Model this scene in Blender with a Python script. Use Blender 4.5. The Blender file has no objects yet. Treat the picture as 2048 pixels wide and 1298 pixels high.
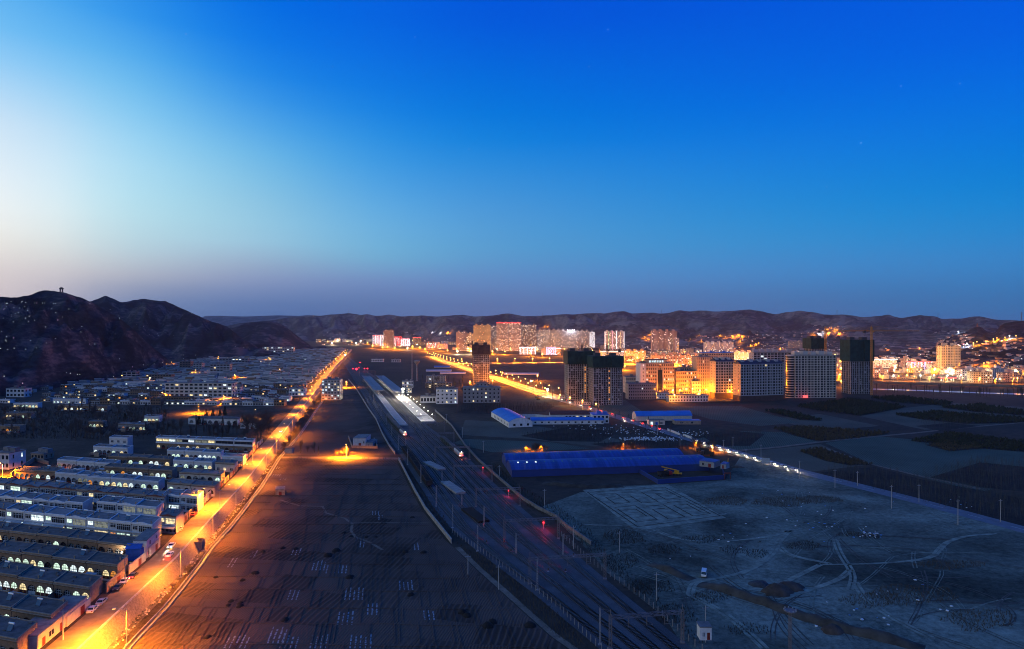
import bpy, math, random
from mathutils import Vector, noise
R = math.radians
RNG = random.Random(7)
SC = bpy.context.scene
COL = SC.collection

# ------------------------------------------------------------------ camera, sky, sun, exposure
H, F, CX, YH = 85.0, 1300.0, 1024.0, 655.0      # camera height (m), focal length / centre / horizon of the 2048 px frame
cam = bpy.data.cameras.new('camera')
cam.sensor_width = 36.0
cam.lens = 36.0 * F / 2048.0
cam.shift_y = 6.0 / 2048.0
cam.clip_start = 1.0
cam.clip_end = 60000.0
camo = bpy.data.objects.new('camera', cam)
camo.location = (0, 0, H)
camo.rotation_euler = (R(90), 0, 0)
COL.objects.link(camo)
SC.camera = camo

def lin(c):
	return tuple(((v / 255.0) / 12.92 if v / 255.0 <= 0.04045 else ((v / 255.0 + 0.055) / 1.055) ** 2.4) for v in c)

SC.view_settings.view_transform = 'Standard'
SC.view_settings.look = 'None'
SC.view_settings.exposure = 0.0
SC.view_settings.gamma = 1.0
SC.view_settings.use_curve_mapping = False
cy = SC.cycles
cy.use_denoising = True
cy.filter_width = 1.0
cy.max_bounces = 5
cy.diffuse_bounces = 3
cy.glossy_bounces = 2
cy.transmission_bounces = 2
cy.volume_bounces = 0
cy.transparent_max_bounces = 4
cy.sample_clamp_indirect = 1.5
cy.sample_clamp_direct = 0
cy.use_light_tree = True
cy.caustics_reflective = False
cy.caustics_refractive = False

# dusk sky: colour by azimuth and elevation, after-glow low on the left of the view
SKY = [  # azimuth (deg, 0 = along +Y, negative = left), [(elevation deg, sRGB), ...]
	(-64, [(-2, (215, 200, 195)), (6, (240, 228, 215)), (14, (245, 245, 245)), (24, (200, 228, 250)), (40, (90, 165, 235)), (90, (0, 70, 190))]),
	(-37.7, [(-2, (196, 182, 190)), (3.3, (216, 206, 208)), (5.6, (232, 230, 226)), (7.7, (238, 244, 244)), (10.5, (226, 241, 250)), (14.8, (193, 224, 248)), (17, (158, 210, 248)), (21.7, (92, 178, 242)), (40, (20, 100, 215)), (90, (0, 60, 185))]),
	(-30.6, [(-2, (125, 140, 172)), (2.1, (134, 148, 182)), (4.0, (178, 183, 198)), (5.9, (188, 211, 222)), (8.9, (187, 226, 239)), (13.2, (166, 218, 245)), (18.5, (106, 186, 240)), (23.4, (46, 146, 235)), (42, (8, 88, 207)), (90, (0, 57, 183))]),
	(-21.6, [(-2, (86, 114, 165)), (1.4, (90, 120, 172)), (3.9, (136, 154, 192)), (5.1, (150, 173, 202)), (7.1, (155, 200, 224)), (10.3, (142, 199, 229)), (14.2, (108, 184, 233)), (17.3, (70, 159, 233)), (20.6, (30, 134, 231)), (25.1, (4, 111, 228)), (45, (0, 75, 200)), (90, (0, 55, 180))]),
	(-11.1, [(-2, (84, 110, 160)), (1.7, (86, 118, 170)), (4.1, (110, 144, 194)), (6.0, (112, 172, 212)), (8.5, (106, 176, 223)), (12, (80, 163, 227)), (15.7, (44, 145, 227)), (19.3, (14, 124, 226)), (26.3, (1, 97, 224)), (45, (0, 70, 197)), (90, (0, 52, 177))]),
	(0, [(-2, (84, 108, 160)), (2, (86, 118, 172)), (4.2, (90, 138, 195)), (6.8, (85, 155, 209)), (9.8, (74, 152, 216)), (14, (40, 138, 220)), (17, (6, 124, 221)), (21.2, (0, 107, 221)), (26.7, (0, 85, 219)), (45, (0, 66, 195)), (90, (0, 50, 175))]),
	(37.4, [(-2, (42, 105, 162)), (1.9, (45, 114, 175)), (4.7, (46, 131, 199)), (7.4, (26, 134, 209)), (10.1, (6, 129, 214)), (15.5, (0, 112, 224)), (21.8, (0, 91, 224)), (45, (0, 66, 195)), (90, (0, 50, 175))]),
]
def crom(t, x):
	xs_ = [p[0] for p in t]
	if x <= xs_[0]: return t[0][1]
	if x >= xs_[-1]: return t[-1][1]
	i = max(k for k in range(len(xs_)) if xs_[k] <= x)
	p1, p2 = t[i], t[i + 1]; p0 = t[max(0, i - 1)]; p3 = t[min(len(t) - 1, i + 2)]; h = p2[0] - p1[0]; u = (x - p1[0]) / h; out = []
	for c in range(3):
		m1 = (p2[1][c] - p0[1][c]) / max(1e-6, p2[0] - p0[0]) * h; m2 = (p3[1][c] - p1[1][c]) / max(1e-6, p3[0] - p1[0]) * h
		out.append(max(0, min(255, (2 * u ** 3 - 3 * u * u + 1) * p1[1][c] + (u ** 3 - 2 * u * u + u) * m1 + (-2 * u ** 3 + 3 * u * u) * p2[1][c] + (u ** 3 - u * u) * m2)))
	return tuple(out)
EG = [-2, 0, 1, 2, 3, 4, 5, 6, 7, 8.5, 10, 12, 14, 16, 18, 20, 22.5, 25, 28, 33, 40, 55, 90]
SKY = [(a, [(e, crom(t, e)) for e in EG]) for a, t in SKY]
SAZ = [-64, -55, -47, -42, -38, -35, -32.5, -30, -27.5, -25, -22.5, -20, -17.5, -15, -12, -9, -6, -3, 0, 5, 10, 16, 23, 30, 38]
SKY = [(a, [(e, crom([(q[0], q[1][i][1]) for q in SKY], a)) for i, e in enumerate(EG)]) for a in SAZ]
world = bpy.data.worlds.new('World')
SC.world = world
world.use_nodes = True
wt = world.node_tree
wt.nodes.clear()
def wn(t, **k):
	n = wt.nodes.new(t)
	for a, b in k.items():
		setattr(n, a, b)
	return n
geo = wn('ShaderNodeNewGeometry')
sep = wn('ShaderNodeSeparateXYZ')
neg = wn('ShaderNodeVectorMath', operation='SCALE'); neg.inputs['Scale'].default_value = -1.0
wt.links.new(geo.outputs['Incoming'], neg.inputs[0])
wt.links.new(neg.outputs[0], sep.inputs[0])
el = wn('ShaderNodeMath', operation='ARCSINE'); wt.links.new(sep.outputs['Z'], el.inputs[0])
az = wn('ShaderNodeMath', operation='ARCTAN2'); wt.links.new(sep.outputs['X'], az.inputs[0]); wt.links.new(sep.outputs['Y'], az.inputs[1])
ef = wn('ShaderNodeMapRange'); ef.inputs[1].default_value = R(-2); ef.inputs[2].default_value = R(90)
wt.links.new(el.outputs[0], ef.inputs[0])
prev = None; paz = None
for a, stops in SKY:
	cr = wn('ShaderNodeValToRGB')
	cr.color_ramp.interpolation = 'LINEAR'
	e = cr.color_ramp.elements
	while len(e) > 1:
		e.remove(e[-1])
	for i, (d, c) in enumerate(stops):
		q = e[0] if i == 0 else e.new(0.5)
		q.position = (d + 2) / 92.0
		q.color = (*lin(c), 1)
	wt.links.new(ef.outputs[0], cr.inputs[0])
	if prev is None:
		prev = cr.outputs[0]
	else:
		mr = wn('ShaderNodeMapRange', interpolation_type='LINEAR')
		mr.inputs[1].default_value = R(paz); mr.inputs[2].default_value = R(a)
		wt.links.new(az.outputs[0], mr.inputs[0])
		mx = wn('ShaderNodeMix', data_type='RGBA')
		wt.links.new(mr.outputs[0], mx.inputs[0]); wt.links.new(prev, mx.inputs[6]); wt.links.new(cr.outputs[0], mx.inputs[7])
		prev = mx.outputs[2]
	paz = a
# a few stars
for sx, sy, sb in ((1216, 59, 1), (1178, 133, .5), (665, 133, .5), (1920, 167, .6), (1722, 286, .9), (1653, 373, .7), (372, 68, .4), (938, 298, .4), (1054, 412, .4), (1802, 172, .4), (830, 74, .4)):
	d = Vector(((sx - CX), F, YH - sy)).normalized()
	vd = wn('ShaderNodeVectorMath', operation='DISTANCE'); wt.links.new(neg.outputs[0], vd.inputs[0]); vd.inputs[1].default_value = d
	lt = wn('ShaderNodeMapRange'); lt.inputs[1].default_value = 0.0008; lt.inputs[2].default_value = 0.0004; lt.inputs[3].default_value = 0; lt.inputs[4].default_value = sb * .55
	wt.links.new(vd.outputs['Value'], lt.inputs[0])
	ad = wn('ShaderNodeMix', data_type='RGBA', blend_type='ADD'); ad.inputs[0].default_value = 1
	wt.links.new(prev, ad.inputs[6]); wt.links.new(lt.outputs[0], ad.inputs[7])
	prev = ad.outputs[2]
bg = wn('ShaderNodeBackground'); bg.inputs[1].default_value = 1.0
wo = wn('ShaderNodeOutputWorld')
wt.links.new(prev, bg.inputs[0]); wt.links.new(bg.outputs[0], wo.inputs[0])
world.cycles.sampling_method = 'MANUAL'
world.cycles.sample_map_resolution = 512

sun = bpy.data.lights.new('sun', 'SUN')           # what is left of the sun: the glow below the left skyline
sun.energy = 0.02
sun.angle = R(20)
sun.color = (.95, .93, 1.0)
suno = bpy.data.objects.new('sun', sun)
suno.rotation_euler = Vector((math.sin(R(-60)) * math.cos(R(6)), math.cos(R(-60)) * math.cos(R(6)), math.sin(R(6)))).to_track_quat('Z', 'Y').to_euler()
COL.objects.link(suno)

# ------------------------------------------------------------------ helpers
def gp(x, y, z=0.0):
	"""pixel of the 2048 px photo on the level z -> world (X, Y)"""
	d = F * (H - z) / (y - YH)
	return ((x - CX) * d / F, d)

def at_depth(x, y, d):
	return ((x - CX) * d / F, d, H + (YH - y) * d / F)

def tag(o, label=None, cat=None, group=None, kind=None):
	for k, v in (('label', label), ('category', cat), ('group', group), ('kind', kind)):
		if v:
			o[k] = v
	return o

class MB:
	def __init__(s):
		s.v = []; s.f = []; s.m = []
	def poly(s, pts, m=0):
		b = len(s.v); s.v.extend(tuple(p) for p in pts); s.f.append(tuple(range(b, b + len(pts)))); s.m.append(m)
	def box(s, x0, x1, y0, y1, z0, z1, m=0, tm=None):
		b = len(s.v)
		s.v += [(x0, y0, z0), (x1, y0, z0), (x1, y1, z0), (x0, y1, z0), (x0, y0, z1), (x1, y0, z1), (x1, y1, z1), (x0, y1, z1)]
		for i, q in enumerate(((0, 3, 2, 1), (4, 5, 6, 7), (0, 1, 5, 4), (1, 2, 6, 5), (2, 3, 7, 6), (3, 0, 4, 7))):
			s.f.append(tuple(b + k for k in q)); s.m.append(tm if (i == 1 and tm is not None) else m)
	def prism(s, pts, z0, z1, m=0, tm=None):
		"""pts: ccw outline in the ground plane"""
		n = len(pts); b = len(s.v)
		zz0 = z0 if isinstance(z0, (list, tuple)) else [z0] * n
		zz1 = z1 if isinstance(z1, (list, tuple)) else [z1] * n
		s.v += [(p[0], p[1], zz0[i]) for i, p in enumerate(pts)] + [(p[0], p[1], zz1[i]) for i, p in enumerate(pts)]
		s.f.append(tuple(b + k for k in reversed(range(n)))); s.m.append(m)
		s.f.append(tuple(b + n + k for k in range(n))); s.m.append(m if tm is None else tm)
		for i in range(n):
			j = (i + 1) % n
			s.f.append((b + i, b + j, b + n + j, b + n + i)); s.m.append(m)
	def tube(s, p0, p1, r0, r1=None, n=6, m=0, cap=True):
		r1 = r0 if r1 is None else r1
		p0 = Vector(p0); p1 = Vector(p1); d = (p1 - p0)
		if d.length < 1e-6:
			return
		d.normalize()
		a = d.cross(Vector((0, 0, 1)) if abs(d.z) < .9 else Vector((1, 0, 0))).normalized(); c = d.cross(a)
		b = len(s.v)
		for p, r in ((p0, r0), (p1, r1)):
			for i in range(n):
				t = 2 * math.pi * i / n
				s.v.append(tuple(p + a * (r * math.cos(t)) + c * (r * math.sin(t))))
		for i in range(n):
			j = (i + 1) % n
			s.f.append((b + i, b + n + i, b + n + j, b + j)); s.m.append(m)
		if cap:
			s.f.append(tuple(b + i for i in range(n))); s.m.append(m)
			s.f.append(tuple(b + n + i for i in reversed(range(n)))); s.m.append(m)
	def lathe(s, prof, n=12, m=0, cx=0, cy=0):
		b = len(s.v)
		for r, z in prof:
			for i in range(n):
				t = 2 * math.pi * i / n
				s.v.append((cx + r * math.cos(t), cy + r * math.sin(t), z))
		for k in range(len(prof) - 1):
			for i in range(n):
				j = (i + 1) % n
				s.f.append((b + k * n + i, b + k * n + j, b + (k + 1) * n + j, b + (k + 1) * n + i)); s.m.append(m)
		s.f.append(tuple(b + i for i in reversed(range(n)))); s.m.append(m)
		s.f.append(tuple(b + (len(prof) - 1) * n + i for i in range(n))); s.m.append(m)
	def strip(s, L, Rr, m=0):
		"""sheet between two poly-lines of 3D points, facing up (L on the left walking along)"""
		b = len(s.v); n = len(L)
		s.v += [tuple(p) for p in L] + [tuple(p) for p in Rr]
		for i in range(n - 1):
			s.f.append((b + i, b + n + i, b + n + i + 1, b + i + 1)); s.m.append(m)
	def ribbon(s, pts, w, z, m=0):
		"""flat ribbon of width w along 2D points at height z"""
		L = []; Q = []
		for i, p in enumerate(pts):
			a = pts[max(0, i - 1)]; c = pts[min(len(pts) - 1, i + 1)]
			d = Vector((c[0] - a[0], c[1] - a[1])).normalized()
			ww = w[i] if isinstance(w, (list, tuple)) else w
			zz = z[i] if isinstance(z, (list, tuple)) else z
			L.append((p[0] - d.y * ww / 2, p[1] + d.x * ww / 2, zz)); Q.append((p[0] + d.y * ww / 2, p[1] - d.x * ww / 2, zz))
		s.strip(L, Q, m)
	def wallrun(s, pts, t, z0, z1, m=0):
		"""upright wall of thickness t along 2D points"""
		for a, c in zip(pts[:-1], pts[1:]):
			d = Vector((c[0] - a[0], c[1] - a[1])).normalized(); n = Vector((-d.y, d.x)) * t / 2
			s.prism([(a[0] - n.x, a[1] - n.y), (c[0] - n.x, c[1] - n.y), (c[0] + n.x, c[1] + n.y), (a[0] + n.x, a[1] + n.y)], z0, z1, m)
	def xf(s, fn):
		s.v = [fn(*p) for p in s.v]; return s
	def mesh(s, name, mats, smooth=False):
		me = bpy.data.meshes.new(name)
		me.from_pydata(s.v, [], s.f)
		for q in (mats if isinstance(mats, (list, tuple)) else [mats]):
			me.materials.append(q)
		if any(s.m):
			me.polygons.foreach_set('material_index', s.m)
		if smooth:
			me.polygons.foreach_set('use_smooth', [True] * len(s.f))
		me.update()
		return me
	def build(s, name, mats, parent=None, loc=None, rz=0, smooth=False):
		return put(name, s.mesh(name, mats, smooth), parent, loc, rz)

def put(name, me, parent=None, loc=None, rz=0):
	o = bpy.data.objects.new(name, me)
	COL.objects.link(o)
	if parent is not None:
		o.parent = parent
	if loc is not None:
		o.location = loc
	if rz:
		o.rotation_euler = (0, 0, rz)
	return o

def empty(name, loc, rz=0, label=None, cat=None, group=None):
	return tag(put(name, None, None, loc, rz), label, cat, group)

def kids(o):
	return [c for c in o.children]

def copy_tree(o, parent=None):
	c = o.copy(); COL.objects.link(c)
	if parent is not None:
		c.parent = parent
	for ch in kids(o):
		copy_tree(ch, c)
	return c

LK = 2.4      # sodium lamps: common power factor
def point_light(name, loc, power, col, parent=None, r=.35, spot=None, aim=None):
	l = bpy.data.lights.new(name, 'SPOT' if spot else 'POINT')
	l.energy = power * (LK if col == SODIUM else 1.0); l.color = col; l.shadow_soft_size = r
	if spot:
		l.spot_size = R(spot); l.spot_blend = .6
	o = bpy.data.objects.new(name, l); COL.objects.link(o)
	o.location = loc
	if aim is not None:
		o.rotation_euler = (Vector(loc) - Vector(aim)).to_track_quat('Z', 'Y').to_euler()
	if parent is not None:
		o.parent = parent
	return o

ORD = ['first', 'second', 'third', 'fourth', 'fifth', 'sixth', 'seventh', 'eighth', 'ninth', 'tenth', 'eleventh', 'twelfth', 'thirteenth', 'fourteenth',
	   'fifteenth', 'sixteenth', 'seventeenth', 'eighteenth', 'nineteenth', 'twentieth']
def nth(i):
	if i < 20:
		return ORD[i]
	t = {2: 'twenty', 3: 'thirty', 4: 'forty', 5: 'fifty', 6: 'sixty', 7: 'seventy'}[(i + 1) // 10]
	u = (i + 1) % 10
	return (t[:-1] + 'ieth') if u == 0 else t + '-' + ORD[u - 1]

# ------------------------------------------------------------------ materials
MATS = {}
def pmat(name, col, rough=.85, var=.25, scale=1.0, bump=0.0, metal=0.0, spec=.25, rnd=0.0, detail=4, col2=None, stretch=None, srgb=False):
	if name in MATS:
		return MATS[name]
	m = bpy.data.materials.new(name); m.use_nodes = True
	nt = m.node_tree; b = nt.nodes['Principled BSDF']
	b.inputs['Roughness'].default_value = rough; b.inputs['Metallic'].default_value = metal
	b.inputs['Specular IOR Level'].default_value = spec
	tc = nt.nodes.new('ShaderNodeTexCoord'); mp = nt.nodes.new('ShaderNodeMapping')
	nt.links.new(tc.outputs['Object'], mp.inputs[0])
	if stretch:
		mp.inputs['Scale'].default_value = stretch
	nz = nt.nodes.new('ShaderNodeTexNoise'); nz.inputs['Scale'].default_value = scale; nz.inputs['Detail'].default_value = detail
	nz.inputs['Roughness'].default_value = .65
	nt.links.new(mp.outputs[0], nz.inputs[0])
	mx = nt.nodes.new('ShaderNodeMix'); mx.data_type = 'RGBA'
	c = lin(col) if srgb else col
	d = col2 or tuple(v * (1 - var) for v in c)
	u = tuple(min(1, v * (1 + var * .6)) for v in c)
	mx.inputs[6].default_value = (*d, 1); mx.inputs[7].default_value = (*u, 1)
	cr = nt.nodes.new('ShaderNodeMapRange'); cr.inputs[1].default_value = .35; cr.inputs[2].default_value = .65
	nt.links.new(nz.outputs[0], cr.inputs[0]); nt.links.new(cr.outputs[0], mx.inputs[0])
	out = mx.outputs[2]
	if rnd:
		oi = nt.nodes.new('ShaderNodeObjectInfo'); mr = nt.nodes.new('ShaderNodeMapRange')
		mr.inputs[3].default_value = 1 - rnd; mr.inputs[4].default_value = 1 + rnd
		nt.links.new(oi.outputs['Random'], mr.inputs[0])
		hv = nt.nodes.new('ShaderNodeHueSaturation'); nt.links.new(mr.outputs[0], hv.inputs['Value']); nt.links.new(out, hv.inputs['Color'])
		out = hv.outputs[0]
	nt.links.new(out, b.inputs['Base Color'])
	if bump:
		bp = nt.nodes.new('ShaderNodeBump'); bp.inputs['Strength'].default_value = bump; bp.inputs['Distance'].default_value = .3
		nt.links.new(nz.outputs[0], bp.inputs['Height']); nt.links.new(bp.outputs[0], b.inputs['Normal'])
	MATS[name] = m
	return m

def emat(name, col, strength, sample=False, pattern=None):
	"""something that gives off light: lamps, lit windows; pattern = scale of a curtain / room-clutter variation in a lit window"""
	if name in MATS:
		return MATS[name]
	m = bpy.data.materials.new(name); m.use_nodes = True
	nt = m.node_tree; nt.nodes.clear()
	o = nt.nodes.new('ShaderNodeOutputMaterial'); e = nt.nodes.new('ShaderNodeEmission')
	e.inputs[0].default_value = (*col, 1); e.inputs[1].default_value = strength
	if pattern:
		tc = nt.nodes.new('ShaderNodeTexCoord'); nz = nt.nodes.new('ShaderNodeTexNoise'); nz.inputs['Scale'].default_value = pattern; nz.inputs['Detail'].default_value = 1
		nt.links.new(tc.outputs['Object'], nz.inputs[0])
		mr = nt.nodes.new('ShaderNodeMapRange'); mr.inputs[1].default_value = .35; mr.inputs[2].default_value = .62; mr.inputs[3].default_value = strength * .45; mr.inputs[4].default_value = strength * 1.25
		nt.links.new(nz.outputs[0], mr.inputs[0]); nt.links.new(mr.outputs[0], e.inputs[1])
	nt.links.new(e.outputs[0], o.inputs[0])
	m.cycles.emission_sampling = 'AUTO' if sample else 'NONE'
	MATS[name] = m
	return m

SODIUM = (1.0, .265, .006)
WARMW = (1.0, .78, .45)
COOLW = (.82, .93, 1.0)
# ------------------------------------------------------------------ ground, hills
def tree_mat(name, stops, scale, extra=None, bump=.3, dist=.4, stretch=(1, 1, 1), rot=0):
	pass

def soil_mat(name, cols, s1, s2, bump=.4, bdist=.25, rows=None, rot=0.0, rowamp=.5):
	"""two-scale soil: cols = dark, mid, light; rows = spacing in metres of furrows (direction rot)"""
	m = bpy.data.materials.new(name); m.use_nodes = True
	nt = m.node_tree; b = nt.nodes['Principled BSDF']; b.inputs['Roughness'].default_value = .95; b.inputs['Specular IOR Level'].default_value = .05
	tc = nt.nodes.new('ShaderNodeTexCoord'); mp = nt.nodes.new('ShaderNodeMapping'); mp.inputs['Rotation'].default_value = (0, 0, rot)
	nt.links.new(tc.outputs['Object'], mp.inputs[0])
	n1 = nt.nodes.new('ShaderNodeTexNoise'); n1.inputs['Scale'].default_value = s1; n1.inputs['Detail'].default_value = 5; n1.inputs['Roughness'].default_value = .6
	n2 = nt.nodes.new('ShaderNodeTexNoise'); n2.inputs['Scale'].default_value = s2; n2.inputs['Detail'].default_value = 6; n2.inputs['Roughness'].default_value = .75
	nt.links.new(mp.outputs[0], n1.inputs[0]); nt.links.new(mp.outputs[0], n2.inputs[0])
	ad = nt.nodes.new('ShaderNodeMath'); ad.operation = 'MULTIPLY_ADD'; ad.inputs[1].default_value = .55
	nt.links.new(n2.outputs[0], ad.inputs[0]); 
	ml = nt.nodes.new('ShaderNodeMath'); ml.operation = 'MULTIPLY'; ml.inputs[1].default_value = .45; nt.links.new(n1.outputs[0], ml.inputs[0])
	nt.links.new(ml.outputs[0], ad.inputs[2])
	hgt = ad.outputs[0]
	if rows:
		wv = nt.nodes.new('ShaderNodeTexWave'); wv.wave_type = 'BANDS'; wv.bands_direction = 'X'; wv.inputs['Scale'].default_value = .314 / rows
		wv.inputs['Distortion'].default_value = .6; wv.inputs['Detail'].default_value = 2; wv.inputs['Detail Scale'].default_value = .2
		nt.links.new(mp.outputs[0], wv.inputs[0])
		a2 = nt.nodes.new('ShaderNodeMath'); a2.operation = 'MULTIPLY_ADD'; a2.inputs[1].default_value = rowamp * .3
		nt.links.new(wv.outputs[1], a2.inputs[0]); nt.links.new(hgt, a2.inputs[2]); hgt2 = a2.outputs[0]
	else:
		hgt2 = hgt
	cr = nt.nodes.new('ShaderNodeValToRGB'); e = cr.color_ramp.elements
	e[0].position = .36; e[0].color = (*cols[0], 1); e[1].position = .64 + (.15 * rowamp if rows else 0); e[1].color = (*cols[2], 1)
	q = e.new(.5); q.color = (*cols[1], 1)
	nt.links.new(hgt2, cr.inputs[0]); nt.links.new(cr.outputs[0], b.inputs['Base Color'])
	bp = nt.nodes.new('ShaderNodeBump'); bp.inputs['Strength'].default_value = bump; bp.inputs['Distance'].default_value = bdist
	nt.links.new(hgt2, bp.inputs['Height']); nt.links.new(bp.outputs[0], b.inputs['Normal'])
	MATS[name] = m
	return m

def fnoise(x, y, s, o=0.0, oct=4):
	return noise.fractal(Vector((x / s, y / s, o)), 1.0, 2.0, oct)

GX, GY0, GY1 = 11000, -1500, 11000
g = MB(); 
xs = [-GX, -3000, -1200, -400, 0, 400, 1200, 3000, GX]; ys = [GY0, 0, 300, 800, 1600, 3000, 6000, GY1]
for i in range(len(xs) - 1):
	for j in range(len(ys) - 1):
		g.poly([(xs[i], ys[j], 0), (xs[i + 1], ys[j], 0), (xs[i + 1], ys[j + 1], 0), (xs[i], ys[j + 1], 0)])
tag(g.build('ground', soil_mat('plain_soil', [(.030, .026, .022), (.055, .044, .034), (.085, .066, .050)], .012, .15)), kind='structure')

# --- street line
def road_x(y):
	"""centre line of the village street"""
	pts = ROADC
	if y <= pts[0][1]:
		a, b = pts[0], pts[1]
	elif y >= pts[-1][1]:
		a, b = pts[-2], pts[-1]
	else:
		for a, b in zip(pts[:-1], pts[1:]):
			if a[1] <= y <= b[1]:
				break
	return a[0] + (b[0] - a[0]) * (y - a[1]) / (b[1] - a[1])
VZ = 4.0       # level of the village above the fields
ROADC = [(-107.5, 120), (-113.5, 164), (-122.5, 229), (-132.0, 276), (-139.5, 316), (-148.0, 358), (-163, 424), (-176, 482), (-196.5, 570), (-243, 775), (-321, 1120), (-445, 1690), (-545, 2150)]
def foot_x(y):
	"""foot of the hills on the left"""
	t = [(-1200, 0), (-900, 500), (-640, 760), (-640, 1000), (-745, 1300), (-800, 1700), (-790, 2100), (-720, 2450), (-560, 2800)]
	for a, b in zip(t[:-1], t[1:]):
		if a[1] <= y <= b[1]:
			return a[0] + (b[0] - a[0]) * (y - a[1]) / (b[1] - a[1])
	return t[-1][0]

# raised village ground with the stone-faced bank down to the ditch along the field
YS = [60, 120, 164, 190, 210, 229, 250, 276, 300, 316, 340, 358, 390, 424, 450, 482, 520, 570, 640, 700, 775, 900, 1120, 1400, 1690, 1950, 2150, 2450]
CURB = 4.6
vg = MB()
L = [(-1500, y, VZ) for y in YS]; Q = [(road_x(y) - 4.2, y, VZ) for y in YS]
vg.strip(L, Q)
vg.poly([(-1500, 2450, VZ), (road_x(2450), 2450, VZ), (road_x(2450), 2450, -1), (-1500, 2450, -1)])
soil_mat('village_soil', [(.022, .020, .018), (.05, .042, .035), (.09, .075, .062)], .05, .6)
tag(vg.build('village_ground', MATS['village_soil']), kind='structure')
concrete = pmat('street_concrete', (.21, .165, .10), .9, .3, .25, .1, detail=8)
rd = MB()
rd.strip([(road_x(y) - 4.2, y, VZ) for y in YS], [(road_x(y) + 4.0, y, VZ) for y in YS])
tag(rd.build('street', concrete), kind='structure')
kerb = MB()
for a, b in zip(YS[:-1], YS[1:]):
	kerb.prism([(road_x(a) + 4.0, a), (road_x(a) + 4.5, a), (road_x(b) + 4.5, b), (road_x(b) + 4.0, b)], VZ - .3, VZ + .35)
pmat('kerb_stone', (.42, .38, .33), .9, .3, .8, .2)
tag(kerb.build('kerb', MATS['kerb_stone']), kind='structure')
bank = MB()
bank.strip([(road_x(y) + 4.5, y, VZ - .05) for y in YS], [(road_x(y) + 7.6, y, -.2) for y in YS])
bank.strip([(road_x(y) + 4.2, y, VZ - .3) for y in YS], [(road_x(y) + 4.5, y, VZ - .05) for y in YS])
def stone_mat():
	m = pmat('bank_stone', (.22, .18, .14), .9, .35, 1.4, .5, detail=6)
	return m
tag(bank.build('stone_bank', stone_mat()), kind='structure')
# ditch strip
ditch = MB()
ditch.strip([(road_x(y) + 7.4, y, .05) for y in YS], [(road_x(y) + 9.6, y, .05) for y in YS])
soil_mat('ditch_soil', [(.05, .045, .04), (.12, .10, .085), (.24, .22, .20)], .3, 2.2, .6)
tag(ditch.build('ditch', MATS['ditch_soil']), kind='structure')
# shrub strip soil
ss = MB()
CAN = [gp(*p) for p in ((281, 1269.5), (332.6, 1216), (365.6, 1174.5), (400.7, 1131), (425.5, 1094), (462.7, 1052.7), (487.6, 1021), (523.5, 973), (557.7, 918), (599, 871), (645, 802.6))]
CAN = [(-97, 140)] + CAN + [(-300, 1060), (-420, 1650), (-520, 2150)]
def can_x(y):
	for a, b in zip(CAN[:-1], CAN[1:]):
		if a[1] <= y <= b[1]:
			return a[0] + (b[0] - a[0]) * (y - a[1]) / (b[1] - a[1])
	return CAN[0][0] if y < CAN[0][1] else CAN[-1][0]
ss.strip([(road_x(y) + 9.4, y, .09) for y in YS[1:]], [(can_x(y) - 1.5, y, .09) for y in YS[1:]])
soil_mat('weedy_soil', [(.02, .016, .01), (.06, .045, .03), (.11, .085, .06)], .25, 1.5, .8)
tag(ss.build('verge_soil', MATS['weedy_soil']), kind='structure')
# concrete irrigation channel: two lips and a bed
ch = MB()
pmat('channel_concrete', (.30, .27, .24), .9, .3, .6, .2)
pmat('wet_bed', (.03, .028, .026), .5, .3, 1)
CP = [p for p in CAN if p[1] < 800]
for off in (-.75, .75):
	for a, b in zip(CP[:-1], CP[1:]):
		ch.wallrun([(a[0] + off, a[1]), (b[0] + off, b[1])], .35, -.1, .55, 0)
ch.ribbon(CP, 1.1, .14, 1)
tag(ch.build('irrigation_channel', [MATS['channel_concrete'], MATS['wet_bed']]), 'long concrete irrigation channel along the edge of the ploughed field', 'channel')

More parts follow.
